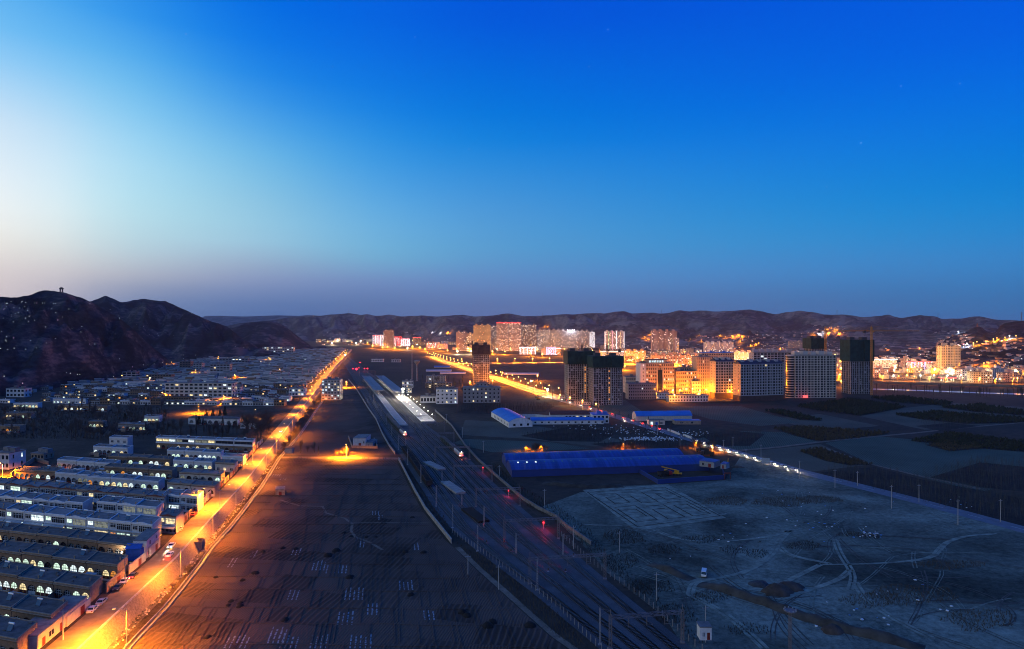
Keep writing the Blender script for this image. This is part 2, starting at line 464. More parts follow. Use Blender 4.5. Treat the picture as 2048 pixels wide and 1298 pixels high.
# --- ploughed fields between street and railway
def field_mat(name, rot, brick_w, brick_h, dark, light, rowsp):
	m = bpy.data.materials.new(name); m.use_nodes = True
	nt = m.node_tree; b = nt.nodes['Principled BSDF']; b.inputs['Roughness'].default_value = .95; b.inputs['Specular IOR Level'].default_value = .05
	N = nt.nodes.new; K = nt.links.new
	tc = N('ShaderNodeTexCoord'); mp = N('ShaderNodeMapping'); mp.inputs['Rotation'].default_value = (0, 0, rot); K(tc.outputs['Object'], mp.inputs[0])
	# wobble
	wz = N('ShaderNodeTexNoise'); wz.inputs['Scale'].default_value = .03; wz.inputs['Detail'].default_value = 2; K(mp.outputs[0], wz.inputs[0])
	wv = N('ShaderNodeVectorMath'); wv.operation = 'MULTIPLY_ADD'; wv.inputs[1].default_value = (5, 5, 0); K(wz.outputs[1], wv.inputs[0]); K(mp.outputs[0], wv.inputs[2])
	P = wv.outputs[0]
	br = N('ShaderNodeTexBrick'); br.inputs['Scale'].default_value = 1.0; br.inputs['Brick Width'].default_value = brick_w; br.inputs['Row Height'].default_value = brick_h
	br.inputs['Mortar Size'].default_value = .16; br.inputs['Mortar Smooth'].default_value = .6; br.inputs['Color1'].default_value = (0, 0, 0, 1); br.inputs['Color2'].default_value = (1, 1, 1, 1); br.inputs['Mortar'].default_value = (.5, .5, .5, 1)
	br.offset = .37; br.squash = 1.6; br.squash_frequency = 3
	K(P, br.inputs[0])
	# furrow waves (run along the rows' depth), present in some plots only
	w1 = N('ShaderNodeTexWave'); w1.bands_direction = 'X'; w1.inputs['Scale'].default_value = .314 / rowsp; w1.inputs['Distortion'].default_value = 1.2; w1.inputs['Detail'].default_value = 2; w1.inputs['Detail Scale'].default_value = .35
	K(P, w1.inputs[0])
	w2 = N('ShaderNodeTexWave'); w2.bands_direction = 'X'; w2.inputs['Scale'].default_value = .314 / (rowsp * .45); w2.inputs['Distortion'].default_value = 1.0; w2.inputs['Detail'].default_value = 1
	K(P, w2.inputs[0])
	sel = N('ShaderNodeMapRange'); sel.inputs[1].default_value = .45; sel.inputs[2].default_value = .55; K(br.outputs['Color'], sel.inputs[0])
	pw = N('ShaderNodeMath'); pw.operation = 'POWER'; pw.inputs[1].default_value = 3.0; K(w1.outputs[1], pw.inputs[0])
	fm = N('ShaderNodeMix'); fm.data_type = 'FLOAT'; K(sel.outputs[0], fm.inputs[0]); K(pw.outputs[0], fm.inputs[2]); K(w2.outputs[1], fm.inputs[3])
	amp = N('ShaderNodeTexNoise'); amp.inputs['Scale'].default_value = .045; amp.inputs['Detail'].default_value = 1; K(mp.outputs[0], amp.inputs[0])
	am = N('ShaderNodeMapRange'); am.inputs[1].default_value = .42; am.inputs[2].default_value = .56; am.inputs[3].default_value = .5; K(amp.outputs[0], am.inputs[0])
	fa = N('ShaderNodeMath'); fa.operation = 'MULTIPLY'; K(fm.outputs[0], fa.inputs[0]); K(am.outputs[0], fa.inputs[1])
	# clods
	cl = N('ShaderNodeTexNoise'); cl.inputs['Scale'].default_value = 2.5; cl.inputs['Detail'].default_value = 5; cl.inputs['Roughness'].default_value = .7; K(mp.outputs[0], cl.inputs[0])
	hs = N('ShaderNodeMath'); hs.operation = 'MULTIPLY_ADD'; hs.inputs[1].default_value = .5; K(fa.outputs[0], hs.inputs[0]); K(cl.outputs[0], hs.inputs[2])
	h2 = N('ShaderNodeMath'); h2.operation = 'ADD'; K(hs.outputs[0], h2.inputs[0]); K(br.outputs['Fac'], h2.inputs[1])
	# colour
	mo = N('ShaderNodeTexNoise'); mo.inputs['Scale'].default_value = .02; mo.inputs['Detail'].default_value = 4; K(mp.outputs[0], mo.inputs[0])
	t1 = N('ShaderNodeMath'); t1.operation = 'MULTIPLY_ADD'; t1.inputs[1].default_value = .25; K(br.outputs['Color'], t1.inputs[0]); K(mo.outputs[0], t1.inputs[2])
	t2 = N('ShaderNodeMath'); t2.operation = 'MULTIPLY_ADD'; t2.inputs[1].default_value = .32; K(fa.outputs[0], t2.inputs[0]); K(t1.outputs[0], t2.inputs[2])
	t3 = N('ShaderNodeMath'); t3.operation = 'MULTIPLY_ADD'; t3.inputs[1].default_value = .35; K(cl.outputs[0], t3.inputs[0]); K(t2.outputs[0], t3.inputs[2])
	t4 = N('ShaderNodeMath'); t4.operation = 'MULTIPLY_ADD'; t4.inputs[1].default_value = .22; K(br.outputs['Fac'], t4.inputs[0]); K(t3.outputs[0], t4.inputs[2])
	cr = N('ShaderNodeValToRGB'); e = cr.color_ramp.elements; e[0].position = .5; e[0].color = (*dark, 1); e[1].position = 1.15 if False else 1.0; e[1].color = (*light, 1)
	K(t4.outputs[0], cr.inputs[0])
	K(cr.outputs[0], b.inputs['Base Color'])
	bp = N('ShaderNodeBump'); bp.inputs['Strength'].default_value = .9; bp.inputs['Distance'].default_value = .45; K(h2.outputs[0], bp.inputs['Height']); K(bp.outputs[0], b.inputs['Normal'])
	MATS[name] = m
	return m
FROT = R(-11)
field_mat('ploughed_soil', R(11), 13, 11.5, (.026, .019, .016), (.115, .084, .070), 1.9)
field_mat('far_field_soil', R(11), 9, 16, (.032, .024, .021), (.09, .07, .062), 1.5)
RW = [gp(*p) for p in ((797, 922), (830, 985), (850, 1020), (903, 1087))]      # railway boundary wall
RWL = [(-135, 700)] + RW
PATH = [gp(*p) for p in ((915, 1095), (960, 1139), (1010, 1183), (1060, 1228), (1110, 1272), (1150, 1300))] + [(25, 140)]
NEARF = [(can_x(y) + 1.0, y) for y in (140, 190, 230, 280, 330, 380, 419)]
fd = MB()
ln = [(p[0] - 1.5, p[1]) for p in ([(24, 140)] + list(reversed(PATH[:-1])) + list(reversed(RW)))]
def bound_x(y, pts):
	pts = sorted(pts, key=lambda p: p[1])
	if y <= pts[0][1]: return pts[0][0]
	for a, b in zip(pts[:-1], pts[1:]):
		if a[1] <= y <= b[1]:
			return a[0] + (b[0] - a[0]) * (y - a[1]) / (b[1] - a[1])
	return pts[-1][0]
fy = [140 + i * 10 for i in range(28)] + [419.5]
fd.strip([(can_x(y) + 1.0, y, .04) for y in fy], [(bound_x(y, ln), y, .04) for y in fy])
tag(fd.build('ploughed_field', MATS['ploughed_soil']), kind='structure')
f2 = MB(); fy2 = [432, 470, 520, 570, 640, 745]
rail_l = [(-66, 430), (-93, 500), (-120, 590), (-143, 680), (-165, 745)]
f2.strip([(can_x(y) + 1.0, y, .04) for y in fy2], [(bound_x(y, rail_l) - 1, y, .04) for y in fy2])
tag(f2.build('ploughed_field', MATS['far_field_soil']), kind='structure')
f3 = MB(); fy3 = [760, 850, 1000, 1300, 1700, 2150]
f3.strip([(can_x(y) + 1.0, y, .04) for y in fy3], [(-.29 * y + 48, y, .04) for y in fy3])
tag(f3.build('ploughed_field', MATS['far_field_soil']), kind='structure')
# lane across
lane = MB(); soil_mat('lane_dirt', [(.09, .075, .06), (.16, .13, .10), (.24, .20, .155)], .2, 1.2, .4)
lane.ribbon([(road_x(425) + 4, 425), (-120, 424), (-95, 423), (-72, 421)], 6.0, .09)
lane.ribbon([(road_x(752) + 8, 752), (-180, 752), (-165, 752)], 5.0, .09)
tag(lane.build('lane', MATS['lane_dirt']), kind='structure')
# footpath winding over the field, dirt path by the rails
fp = MB()
FP = [gp(*p) for p in ((560, 1000), (600, 1012), (645, 1013), (652, 1026), (690, 1037), (705, 1048), (702, 1062), (712, 1075), (740, 1085), (765, 1100))]
fp.ribbon(FP, 1.1, .07)
fp.ribbon([gp(*p) for p in ((702, 1046), (740, 1045), (860, 1046))], .7, .065)
fp.ribbon(PATH, [2.2, 2, 2.2, 2, 2.2, 2, 2], .09)
tag(fp.build('footpath', MATS['lane_dirt']), kind='structure')
# pale mulch-film strips left between rows
mul = MB(); pmat('plastic_film', (.25, .25, .28), .5, .5, 1.5)
r2 = random.Random(5)
ud = Vector((-math.sin(R(11)), math.cos(R(11))))
def film(px, py, n, ln, sp=1.35):
	x0, y0 = gp(px, py)
	for i in range(n):
		xx = x0 + i * sp; segs = r2.randint(3, 6); l = ln * r2.uniform(.75, 1)
		for k in range(segs):
			a = l * k / segs; c = l * (k + r2.uniform(.55, .95)) / segs
			mul.ribbon([(xx + ud.x * a + r2.uniform(-.1, .1), y0 + ud.y * a), (xx + ud.x * c, y0 + ud.y * c)], r2.uniform(.25, .5), .08 + i * .001)
for px, py, n, fl in ((535, 1287, 4, 11), (560, 1297, 4, 9), (448, 1297, 5, 8), (624, 1141, 4, 10), (652, 1147, 6, 10), (575, 1200, 3, 10), (455, 1135, 2, 12), (500, 1115, 2, 9), (690, 1200, 5, 11), (700, 1297, 5, 9), (530, 953, 7, 8), (560, 960, 3, 6),
					  (735, 1230, 3, 10), (800, 1180, 4, 9), (745, 1030, 3, 7), (758, 1040, 2, 9), (620, 1297, 4, 9), (675, 1250, 4, 10), (850, 1240, 3, 8), (583, 1110, 3, 8), (543, 938, 4, 7), (720, 1095, 2, 8), (830, 1100, 2, 9)):
	film(px, py, n, fl)
tag(mul.build('mulch_film', MATS['plastic_film']), 'pale plastic mulch film left in strips along rows of the ploughed field', 'mulch film', kind='stuff')
# low earth bunds between plots: thin raised lines that catch the raking street light
bd = MB()
def uvp(u, v):
	return (-100 + u * math.cos(R(11)) * 1 - v * math.sin(R(11)), 150 + u * math.sin(R(11)) * .12 + v * math.cos(R(11)))
v = 0.0
while v < 285:
	y = 150 + v * .98
	xl = can_x(y) + 1.5
	xr = bound_x(y, ln) - 1.5
	if y > 417: break
	n = max(3, int((xr - xl) / 8)); pts = []
	for i in range(n + 1):
		x = xl + (xr - xl) * i / n
		pts.append((x, y + (x - xl) * -.02 + fnoise(x, y, 18, 3.0, 2) * .8))
	for a, c in zip(pts[:-1], pts[1:]):
		if r2.random() < .94:
			bd.prism([(a[0], a[1] - .22), (c[0], c[1] - .22), (c[0], c[1] + .22), (a[0], a[1] + .22)], .03, .2)
	# cross bunds
	vv = r2.uniform(10.5, 14)
	x = xl + r2.uniform(2, 8)
	while x < xr - 3:
		if r2.random() < .8:
			d = vv * .96
			bd.prism([(x - .2, y), (x + .2, y), (x + .2 - d * .19, y + d), (x - .2 - d * .19, y + d)], .03, .21)
		x += r2.choice((1.3, 1.3, 1.6, 2.7, 4.1, 5.4, 7.0))
	v += vv
tag(bd.build('field_bunds', MATS['ploughed_soil']), 'low earth bunds dividing the ploughed field into plots', 'earth bunds', kind='stuff')
# dark heaps of stubble / manure on the field
pmat('dark_heap', (.018, .014, .011), .95, .4, 2, .5)
def mound(name, x, y, rx, ry, h, m, label, cat, group=None, n=14, z=0.0, seed=0, kind=None):
	b = MB(); prof = [(1, 0), (.86, .35), (.62, .7), (.3, .95)]
	rr = random.Random(int(x * 13 + y * 7) + seed)
	ph = [rr.uniform(.75, 1.2) for _ in range(n)]
	rings = []
	for r, zz in prof:
		rings.append([(rx * r * ph[i] * math.cos(2 * math.pi * i / n), ry * r * ph[i] * math.sin(2 * math.pi * i / n), h * zz * rr.uniform(.85, 1.1)) for i in range(n)])
	s = len(b.v)
	for rg in rings: b.v += rg
	b.v.append((0, 0, h))
	for k in range(len(prof) - 1):
		for i in range(n):
			j = (i + 1) % n
			b.f.append((s + k * n + i, s + k * n + j, s + (k + 1) * n + j, s + (k + 1) * n + i)); b.m.append(0)
	for i in range(n):
		b.f.append((s + (len(prof) - 1) * n + i, s + (len(prof) - 1) * n + (i + 1) % n, len(b.v) - 1)); b.m.append(0)
	return tag(b.build(name, m, None, (x, y, z - .02), smooth=True), label, cat, group, kind)
for px, py, w in ((566, 1097, 1), (592, 1098, 1), (510, 1147, 1.2), (526, 1103, .8), (527, 1105, .8), (462, 1203, .9), (456, 1211, .8), (480, 1213, 1), (481, 1207, 1), (432, 1155, .8), (485, 1161, .9), (811, 1104, 1.2), (847, 1106, 1.2), (688, 1066, .9), (702, 1073, .8), (733, 1074, .9), (752, 1074, .8), (655, 1112, 1.6), (673, 1102, 1.6), (925, 1225, 1.3), (935, 1232, 1.3), (975, 1252, 1.6), (985, 1245, 1.4), (1060, 1251, 1.5), (825, 1035, 1), (415, 1275, .9), (700, 1155, 1.3), (822, 1190, 1.1), (570, 1240, 1.1)):
	x, y = gp(px, py)
	mound('dark_heap', x, y, 1.15 * w, 1.3 * w, .75 * w, MATS['dark_heap'], 'small dark heap of straw or manure lying on the ploughed field', 'heap', 'dark heaps dotted over the ploughed field', n=10)

# --- hills as height fields
def hill(name, sil, foot, ridge, mat, amp=8, gs=90, nb=26, step=5, back=1.7, power=.85, kind='structure', seed=0.0, terr=0, base=0.0):
	"""sil: skyline as (photo x, photo y); foot, ridge: depth (or list of (x, depth))"""
	def itp(t, x):
		if not isinstance(t, (list, tuple)):
			return t
		if x <= t[0][0]: return t[0][1]
		for a, b in zip(t[:-1], t[1:]):
			if a[0] <= x <= b[0]:
				u = (x - a[0]) / (b[0] - a[0])
				return a[1] + (b[1] - a[1]) * u
		return t[-1][1]
	def smooth(x):
		return (itp(sil, x - 3) + itp(sil, x) * 2 + itp(sil, x + 3)) / 4
	x0, x1 = sil[0][0], sil[-1][0]
	n = int((x1 - x0) / step)
	b = MB(); tot = nb + 8
	for i in range(n + 1):
		px = x0 + (x1 - x0) * i / n
		fz, rz = itp(foot, px), itp(ridge, px)
		hr = H + (YH - smooth(px)) * rz / F + fnoise(px * rz / F, rz, gs * .25, seed + 5, 3) * amp * .06
		hr = max(hr, 1.0)
		for j in range(tot + 1):
			t = j / nb
			d = fz + (rz - fz) * t
			X = (px - CX) * d / F
			if t <= 1:
				h = base + (hr - base) * (t ** power)
				k = math.sin(math.pi * min(1, t * 1.04)) ** .7 if t < .96 else max(0, (1 - t) / .04) * .28
				gul = abs(fnoise(X * 1.0 + d * .35, d * .25, gs, seed, 4))
				spur = fnoise(X, d * .6, gs * 3.2, seed + 9, 3)
				h += k * (amp * (1.1 - 3.2 * gul) + amp * 1.6 * spur)
				if terr:
					q = h / terr; fr = q - math.floor(q)
					h = (math.floor(q) + min(1, fr * fr * 1.6)) * terr * .5 + h * .5 if t < .97 else h
				# never above the sight line to the ridge
				h = min(h, H + (hr - H) * d / rz - (1 - t) * 1.5) if t < 1 else h
				h = max(h, base - 2 + 3 * t)
			else:
				h = hr - (t - 1) * nb * (hr * .10)
			b.v.append((X, d, h if j else base - 3))
	w = tot + 1
	for i in range(n):
		for j in range(tot):
			b.f.append((i * w + j, (i + 1) * w + j, (i + 1) * w + j + 1, i * w + j + 1)); b.m.append(0)
	o = b.build(name, mat, smooth=True)
	tag(o, kind=kind)
	return o

def hill_mat(name, lo, mid, hi, scale=.01, terr=.35, sc2=.08):
	m = bpy.data.materials.new(name); m.use_nodes = True
	nt = m.node_tree; b = nt.nodes['Principled BSDF']; b.inputs['Roughness'].default_value = 1; b.inputs['Specular IOR Level'].default_value = 0
	N = nt.nodes.new; K = nt.links.new
	tc = N('ShaderNodeTexCoord')
	n1 = N('ShaderNodeTexNoise'); n1.inputs['Scale'].default_value = scale; n1.inputs['Detail'].default_value = 6; n1.inputs['Roughness'].default_value = .62; K(tc.outputs['Object'], n1.inputs[0])
	mp = N('ShaderNodeMapping'); mp.inputs['Scale'].default_value = (1, 1, 3.5); K(tc.outputs['Object'], mp.inputs[0])
	n2 = N('ShaderNodeTexNoise'); n2.inputs['Scale'].default_value = sc2; n2.inputs['Detail'].default_value = 5; n2.inputs['Roughness'].default_value = .7; K(mp.outputs[0], n2.inputs[0])
	wv = N('ShaderNodeTexWave'); wv.bands_direction = 'Z'; wv.inputs['Scale'].default_value = .05; wv.inputs['Distortion'].default_value = 9; wv.inputs['Detail'].default_value = 4; wv.inputs['Detail Scale'].default_value = .12; K(tc.outputs['Object'], wv.inputs[0])
	a = N('ShaderNodeMath'); a.operation = 'MULTIPLY_ADD'; a.inputs[1].default_value = terr * .25; K(wv.outputs[1], a.inputs[0]); K(n1.outputs[0], a.inputs[2])
	a2 = N('ShaderNodeMath'); a2.operation = 'MULTIPLY_ADD'; a2.inputs[1].default_value = .5; K(n2.outputs[0], a2.inputs[0]); K(a.outputs[0], a2.inputs[2])
	cr = N('ShaderNodeValToRGB'); e = cr.color_ramp.elements; e[0].position = .66; e[0].color = (*lo, 1); e[1].position = .93; e[1].color = (*hi, 1); q = e.new(.80); q.color = (*mid, 1)
	K(a2.outputs[0], cr.inputs[0]); K(cr.outputs[0], b.inputs['Base Color'])
	bp = N('ShaderNodeBump'); bp.inputs['Strength'].default_value = .8; bp.inputs['Distance'].default_value = 9; K(a2.outputs[0], bp.inputs['Height']); K(bp.outputs[0], b.inputs['Normal'])
	MATS[name] = m
	return m
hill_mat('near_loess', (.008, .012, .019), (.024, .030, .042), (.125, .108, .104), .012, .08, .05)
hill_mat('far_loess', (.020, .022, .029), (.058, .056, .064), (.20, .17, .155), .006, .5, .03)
hill('hill', [(-420, 612), (-250, 606), (-60, 597), (0, 594), (37, 595), (60, 590), (82, 581.5), (110, 582), (122, 583), (145, 590), (165, 596), (182, 604), (215, 622), (245, 640), (270, 662), (300, 690), (340, 722), (390, 748)],
	 [(-420, 640), (-100, 690), (0, 760), (100, 860), (200, 980), (300, 1180), (390, 1300)], [(-420, 1150), (0, 1180), (250, 1330), (390, 1420)], MATS['near_loess'], amp=24, gs=60, power=.75, step=4, nb=44, base=VZ - 1)
hill('hill', [(60, 640), (150, 607), (183, 602.5), (196, 597), (212, 592), (226, 596), (241, 605.5), (262, 601), (290, 597.5), (310, 601), (332, 602), (350, 611), (380, 624), (415, 640), (455, 653), (480, 674), (520, 697), (560, 708)],
	 [(60, 1500), (560, 1750)], 2100, MATS['near_loess'], amp=30, gs=100, power=.8, step=4, nb=34, seed=3.1, base=VZ - 1)
hill('hill', [(350, 690), (400, 668), (430, 657), (455, 652), (480, 646), (510, 644), (535, 642), (555, 645), (570, 652), (590, 668), (610, 683), (630, 698), (652, 706)],
	 [(350, 2150), (540, 2320), (652, 2600)], [(350, 2550), (652, 2800)], MATS['near_loess'], amp=14, gs=110, power=.7, step=4, nb=28, seed=7.7, base=VZ - 1)
FARSIL = [(470, 652), (540, 641), (575, 635), (600, 634), (640, 631), (665, 629), (690, 627), (697, 625.5), (720, 630), (735, 628.5), (755, 632), (780, 629), (800, 633), (845, 631), (870, 633), (900, 631), (920, 629.5), (950, 633), (985, 631), (1005, 628), (1020, 627), (1045, 632.5), (1070, 632), (1100, 631),
		  (1130, 628), (1150, 629), (1180, 626), (1210, 627), (1230, 623.5), (1247, 622), (1265, 627), (1300, 625.5), (1330, 627), (1358, 620.5), (1375, 623), (1400, 621), (1440, 623), (1470, 621), (1500, 618.5), (1522, 622), (1550, 629), (1570, 625), (1600, 621.5), (1625, 624), (1650, 630), (1690, 629), (1720, 634), (1760, 633), (1777, 629), (1800, 637), (1840, 630.5), (1870, 633), (1885, 638), (1920, 638), (1940, 634), (1960, 633), (1990, 639), (2048, 641), (2350, 636)]
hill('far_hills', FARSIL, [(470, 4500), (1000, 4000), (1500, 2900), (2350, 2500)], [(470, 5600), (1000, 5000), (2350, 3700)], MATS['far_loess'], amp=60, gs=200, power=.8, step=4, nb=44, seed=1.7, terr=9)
# lower spurs in front of the far range
SP = []
rs = random.Random(11)
x = 560
while x < 2300:
	SP.append((x, rs.uniform(643, 668) if x < 1100 else rs.uniform(640, 662))); x += rs.uniform(38, 75)
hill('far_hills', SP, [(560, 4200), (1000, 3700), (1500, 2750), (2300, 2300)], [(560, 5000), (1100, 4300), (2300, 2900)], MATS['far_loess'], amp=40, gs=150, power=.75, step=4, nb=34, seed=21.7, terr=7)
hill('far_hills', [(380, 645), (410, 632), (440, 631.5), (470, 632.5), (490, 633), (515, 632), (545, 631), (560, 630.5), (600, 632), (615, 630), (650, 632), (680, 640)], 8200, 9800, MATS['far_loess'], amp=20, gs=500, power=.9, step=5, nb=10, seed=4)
hill('hill', [(1740, 735), (1800, 722), (1860, 700), (1885, 682), (1905, 671), (1925, 664), (1940, 658), (1955, 652), (1962, 654), (1975, 664), (1990, 666), (2000, 652), (2009, 646.5), (2030, 643), (2048, 641), (2120, 630), (2300, 620)],
	 [(1740, 1500), (1900, 1420), (2300, 1150)], [(1740, 1900), (2050, 1850), (2300, 1750)], MATS['near_loess'], amp=13, gs=75, power=.8, step=4, nb=34, seed=13.3, terr=6)
# ------------------------------------------------------------------ village
def mats():
	pmat('brown_brick', (.24, .155, .10), .9, .25, 1.5, .2, rnd=.15)
	pmat('white_plaster', (.60, .57, .55), .85, .15, .6, 0, rnd=.12)
	pmat('cream_plaster', (.50, .43, .36), .85, .15, .6, 0, rnd=.12)
	pmat('grey_plaster', (.25, .25, .255), .9, .2, .6, 0, rnd=.12)
	pmat('side_brick', (.30, .22, .16), .9, .3, 1.2, .2, rnd=.12)
	pmat('roof_grey', (.17, .165, .165), .95, .35, .5, .15, rnd=.2, detail=6)
	pmat('roof_dark', (.10, .09, .085), .95, .4, .5, .2, rnd=.2, detail=6)
	pmat('roof_blue', (.02, .10, .42), .6, .2, .8)
	pmat('trim_red', (.14, .045, .032), .8, .25, 1)
	pmat('trim_dark', (.09, .065, .05), .9, .3, 1)
	pmat('trim_white', (.62, .61, .62), .8, .15, 1)
	pmat('glass_dark', (.018, .022, .028), .12, .3, 1.2, spec=.6)
	pmat('frame_white', (.55, .56, .58), .6, .15, 2)
	pmat('frame_wood', (.11, .04, .03), .7, .3, 2)
	pmat('frame_shadow', (.06, .05, .04), .7, .3, 2)
	pmat('door_red', (.18, .022, .016), .7, .3, 2)
	pmat('heater_panel', (.012, .03, .09), .2, .2, 1, spec=.6)
	pmat('heater_tank', (.70, .72, .74), .35, .1, 1, metal=.3)
	pmat('corr_sheet', (.30, .33, .36), .6, .25, 1)
	emat('lit_green', (.74, 1.0, .80), 1.25, True, .9)
	emat('lit_cool', (.82, .98, 1.0), 1.3, True, .9)
	emat('lit_warm', (1.0, .80, .42), 1.15, True, .9)
	emat('lit_orange', (1.0, .36, .07), .9, True, .9)
	emat('lit_dim', (.85, .9, .75), .22, False, .9)
	emat('far_cool', (.86, 1.0, .86), 1.25)
	emat('far_warm', (1.0, .74, .34), 1.2)
	emat('far_orange', (1.0, .40, .07), 1.2)
mats()
M = MATS
WALLC = {'brown': ('brown_brick', 'trim_dark', 'brown'), 'white': ('white_plaster', 'trim_white', 'white'), 'cream': ('cream_plaster', 'trim_red', 'cream'), 'grey': ('grey_plaster', 'trim_dark', 'grey')}

def basis(y):
	a = R(16.5 if y < 240 else 16.5 - (y - 240) * .028 if y < 480 else max(1.5, 9.8 - (y - 480) * .012))
	return (math.cos(a), -math.sin(a)), (-.195, .98)

_shared = {}
def skew(u, v):
	return lambda x, y, z: (x * u[0] + y * v[0], x * u[1] + y * v[1], z)

def shared(key, fn):
	if key not in _shared:
		_shared[key] = fn()
	return _shared[key]

def arc(cx, r, hs, n=10):
	return [(cx - r * math.cos(math.pi * k / n), hs + r * math.sin(math.pi * k / n)) for k in range(n + 1)]

def arch_wall(b, w, n, h, d, r, hs, m=0, sm=0, y0=0.0):
	bay = w / n
	for i in range(n):
		x0 = i * bay; cx = x0 + bay / 2; A = arc(cx, r, hs)
		b.poly([(x0, y0, 0), (cx - r, y0, 0), (cx - r, y0, hs), (x0, y0, hs)], m)
		b.poly([(cx + r, y0, 0), (x0 + bay, y0, 0), (x0 + bay, y0, hs), (cx + r, y0, hs)], m)
		b.poly([(x0, y0, hs), (cx - r, y0, hs), (cx - r, y0, h), (x0, y0, h)], m)
		b.poly([(cx + r, y0, hs), (x0 + bay, y0, hs), (x0 + bay, y0, h), (cx + r, y0, h)], m)
		for p, q in zip(A[:-1], A[1:]):
			b.poly([(p[0], y0, p[1]), (q[0], y0, q[1]), (q[0], y0, h), (p[0], y0, h)], m)
		pr = [(cx - r, 0)] + A + [(cx + r, 0)]
		for p, q in zip(pr[:-1], pr[1:]):
			b.poly([(p[0], y0, p[1]), (p[0], y0 + .45, p[1]), (q[0], y0 + .45, q[1]), (q[0], y0, q[1])], m)
		# raised stone ring round the arch
		for (a1, z1), (a2, z2) in zip(A[:-1], A[1:]):
			o1 = (cx + (a1 - cx) * 1.1, hs + (z1 - hs) * 1.1); o2 = (cx + (a2 - cx) * 1.1, hs + (z2 - hs) * 1.1)
			b.poly([(a1, y0 - .07, z1), (a2, y0 - .07, z2), (o2[0], y0 - .07, o2[1]), (o1[0], y0 - .07, o1[1])], m)
	b.poly([(w, y0, 0), (w, d, 0), (w, d, h), (w, y0, h)], sm)
	b.poly([(0, d, 0), (0, y0, 0), (0, y0, h), (0, d, h)], sm)
	b.poly([(w, d, 0), (0, d, 0), (0, d, h), (w, d, h)], sm)

def add_arch_windows(root, u, v, w, n, r, hs, lits, y0=0.0, z0=0.0):
	sk = skew(u, v); bay = w / n
	def glass():
		b = MB(); b.poly([(-r, 0, .0)] + [(p[0], 0, p[1]) for p in arc(0, r, hs)] + [(r, 0, 0)], 0); b.xf(sk); return b
	def frame(pat):
		b = MB(); t = .045
		for x in (-r * .5, 0.0, r * .5):
			zt = hs + math.sqrt(max(0, r * r - x * x)) - .05
			b.box(x - t, x + t, -.06, -.01, 0, zt)
		for z, hw in ((hs, r), (hs + r * .5, r * .86), (hs * .5, r)):
			b.box(-hw, hw, -.075, -.02, z - t, z + t)
		for k in range(10):
			(a1, z1), (a2, z2) = arc(0, r - .02, hs)[k], arc(0, r - .02, hs)[k + 1]
			b.poly([(a1, -.08, z1), (a2, -.08, z2), (a2 * .93, -.08, hs + (z2 - hs) * .93), (a1 * .93, -.08, hs + (z1 - hs) * .93)])
		return b.xf(sk)
	def door():
		b = MB(); b.box(-r * .98, -r * .04, -.12, -.08, 0.0, hs * .62); b.box(r * .04, r * .98, -.12, -.08, 0.0, hs * .62); return b.xf(sk)
	ku = (round(u[0], 3), round(r, 2), round(hs, 2))
	for i in range(n):
		lt = lits[i]
		gm = shared(('ag', lt) + ku, lambda: glass().mesh('window', M[lt]))
		cx = i * bay + bay / 2
		wo = put('window', gm, root, sk(cx, y0 + .4, z0 + .02))
		if lt != 'glass_dark' and lt != 'lit_dim':
			wo['label'] = 'lit arched window' 
		fk = 'frame_wood' if (i * 7 + int(w * 10)) % 3 == 0 else ('frame_white' if lt == 'glass_dark' else 'frame_shadow')
		fm = shared(('af', fk) + ku, lambda: frame(0).mesh('frame', M[fk]))
		put('frame', fm, wo, (0, 0, 0))
		dk = 'door_red' if (i + int(w * 3)) % 3 else 'frame_white'
		dm = shared(('ad', dk) + ku, lambda: door().mesh('door', M[dk]))
		put('door', dm, root, sk(cx, y0 + .4, z0 + .02))

def chimney_mesh(u, v):
	def mk():
		b = MB(); b.box(-.22, .22, -.22, .22, 0, .85); b.box(-.3, .3, -.3, .3, .85, 1.0); return b.xf(skew(u, v)).mesh('chimney', M['side_brick'])
	return shared(('chim', round(u[0], 3)), mk)

def heater_parts(root, u, v, x, y, z):
	sk = skew(u, v)
	def pan():
		b = MB()
		b.poly([(-.8, -1.0, .15), (.8, -1.0, .15), (.8, .35, 1.25), (-.8, .35, 1.25)]); b.poly([(-.8, .42, 1.2), (.8, .42, 1.2), (.8, -.93, .1), (-.8, -.93, .1)])
		for s in (-.75, .75):
			b.box(s - .04, s + .04, .3, .38, 0, 1.2); b.box(s - .04, s + .04, -1.0, -.92, 0, .15)
		return b.xf(sk).mesh('solar_heater', M['heater_panel'])
	def tank():
		b = MB(); b.tube((-.95, .5, 1.4), (.95, .5, 1.4), .26, n=8); return b.xf(sk).mesh('tank', M['heater_tank'])
	p = put('solar_heater', shared(('hp', round(u[0], 3)), pan), root, sk(x, y, z))
	put('tank', shared(('ht', round(u[0], 3)), tank), p, (0, 0, 0))

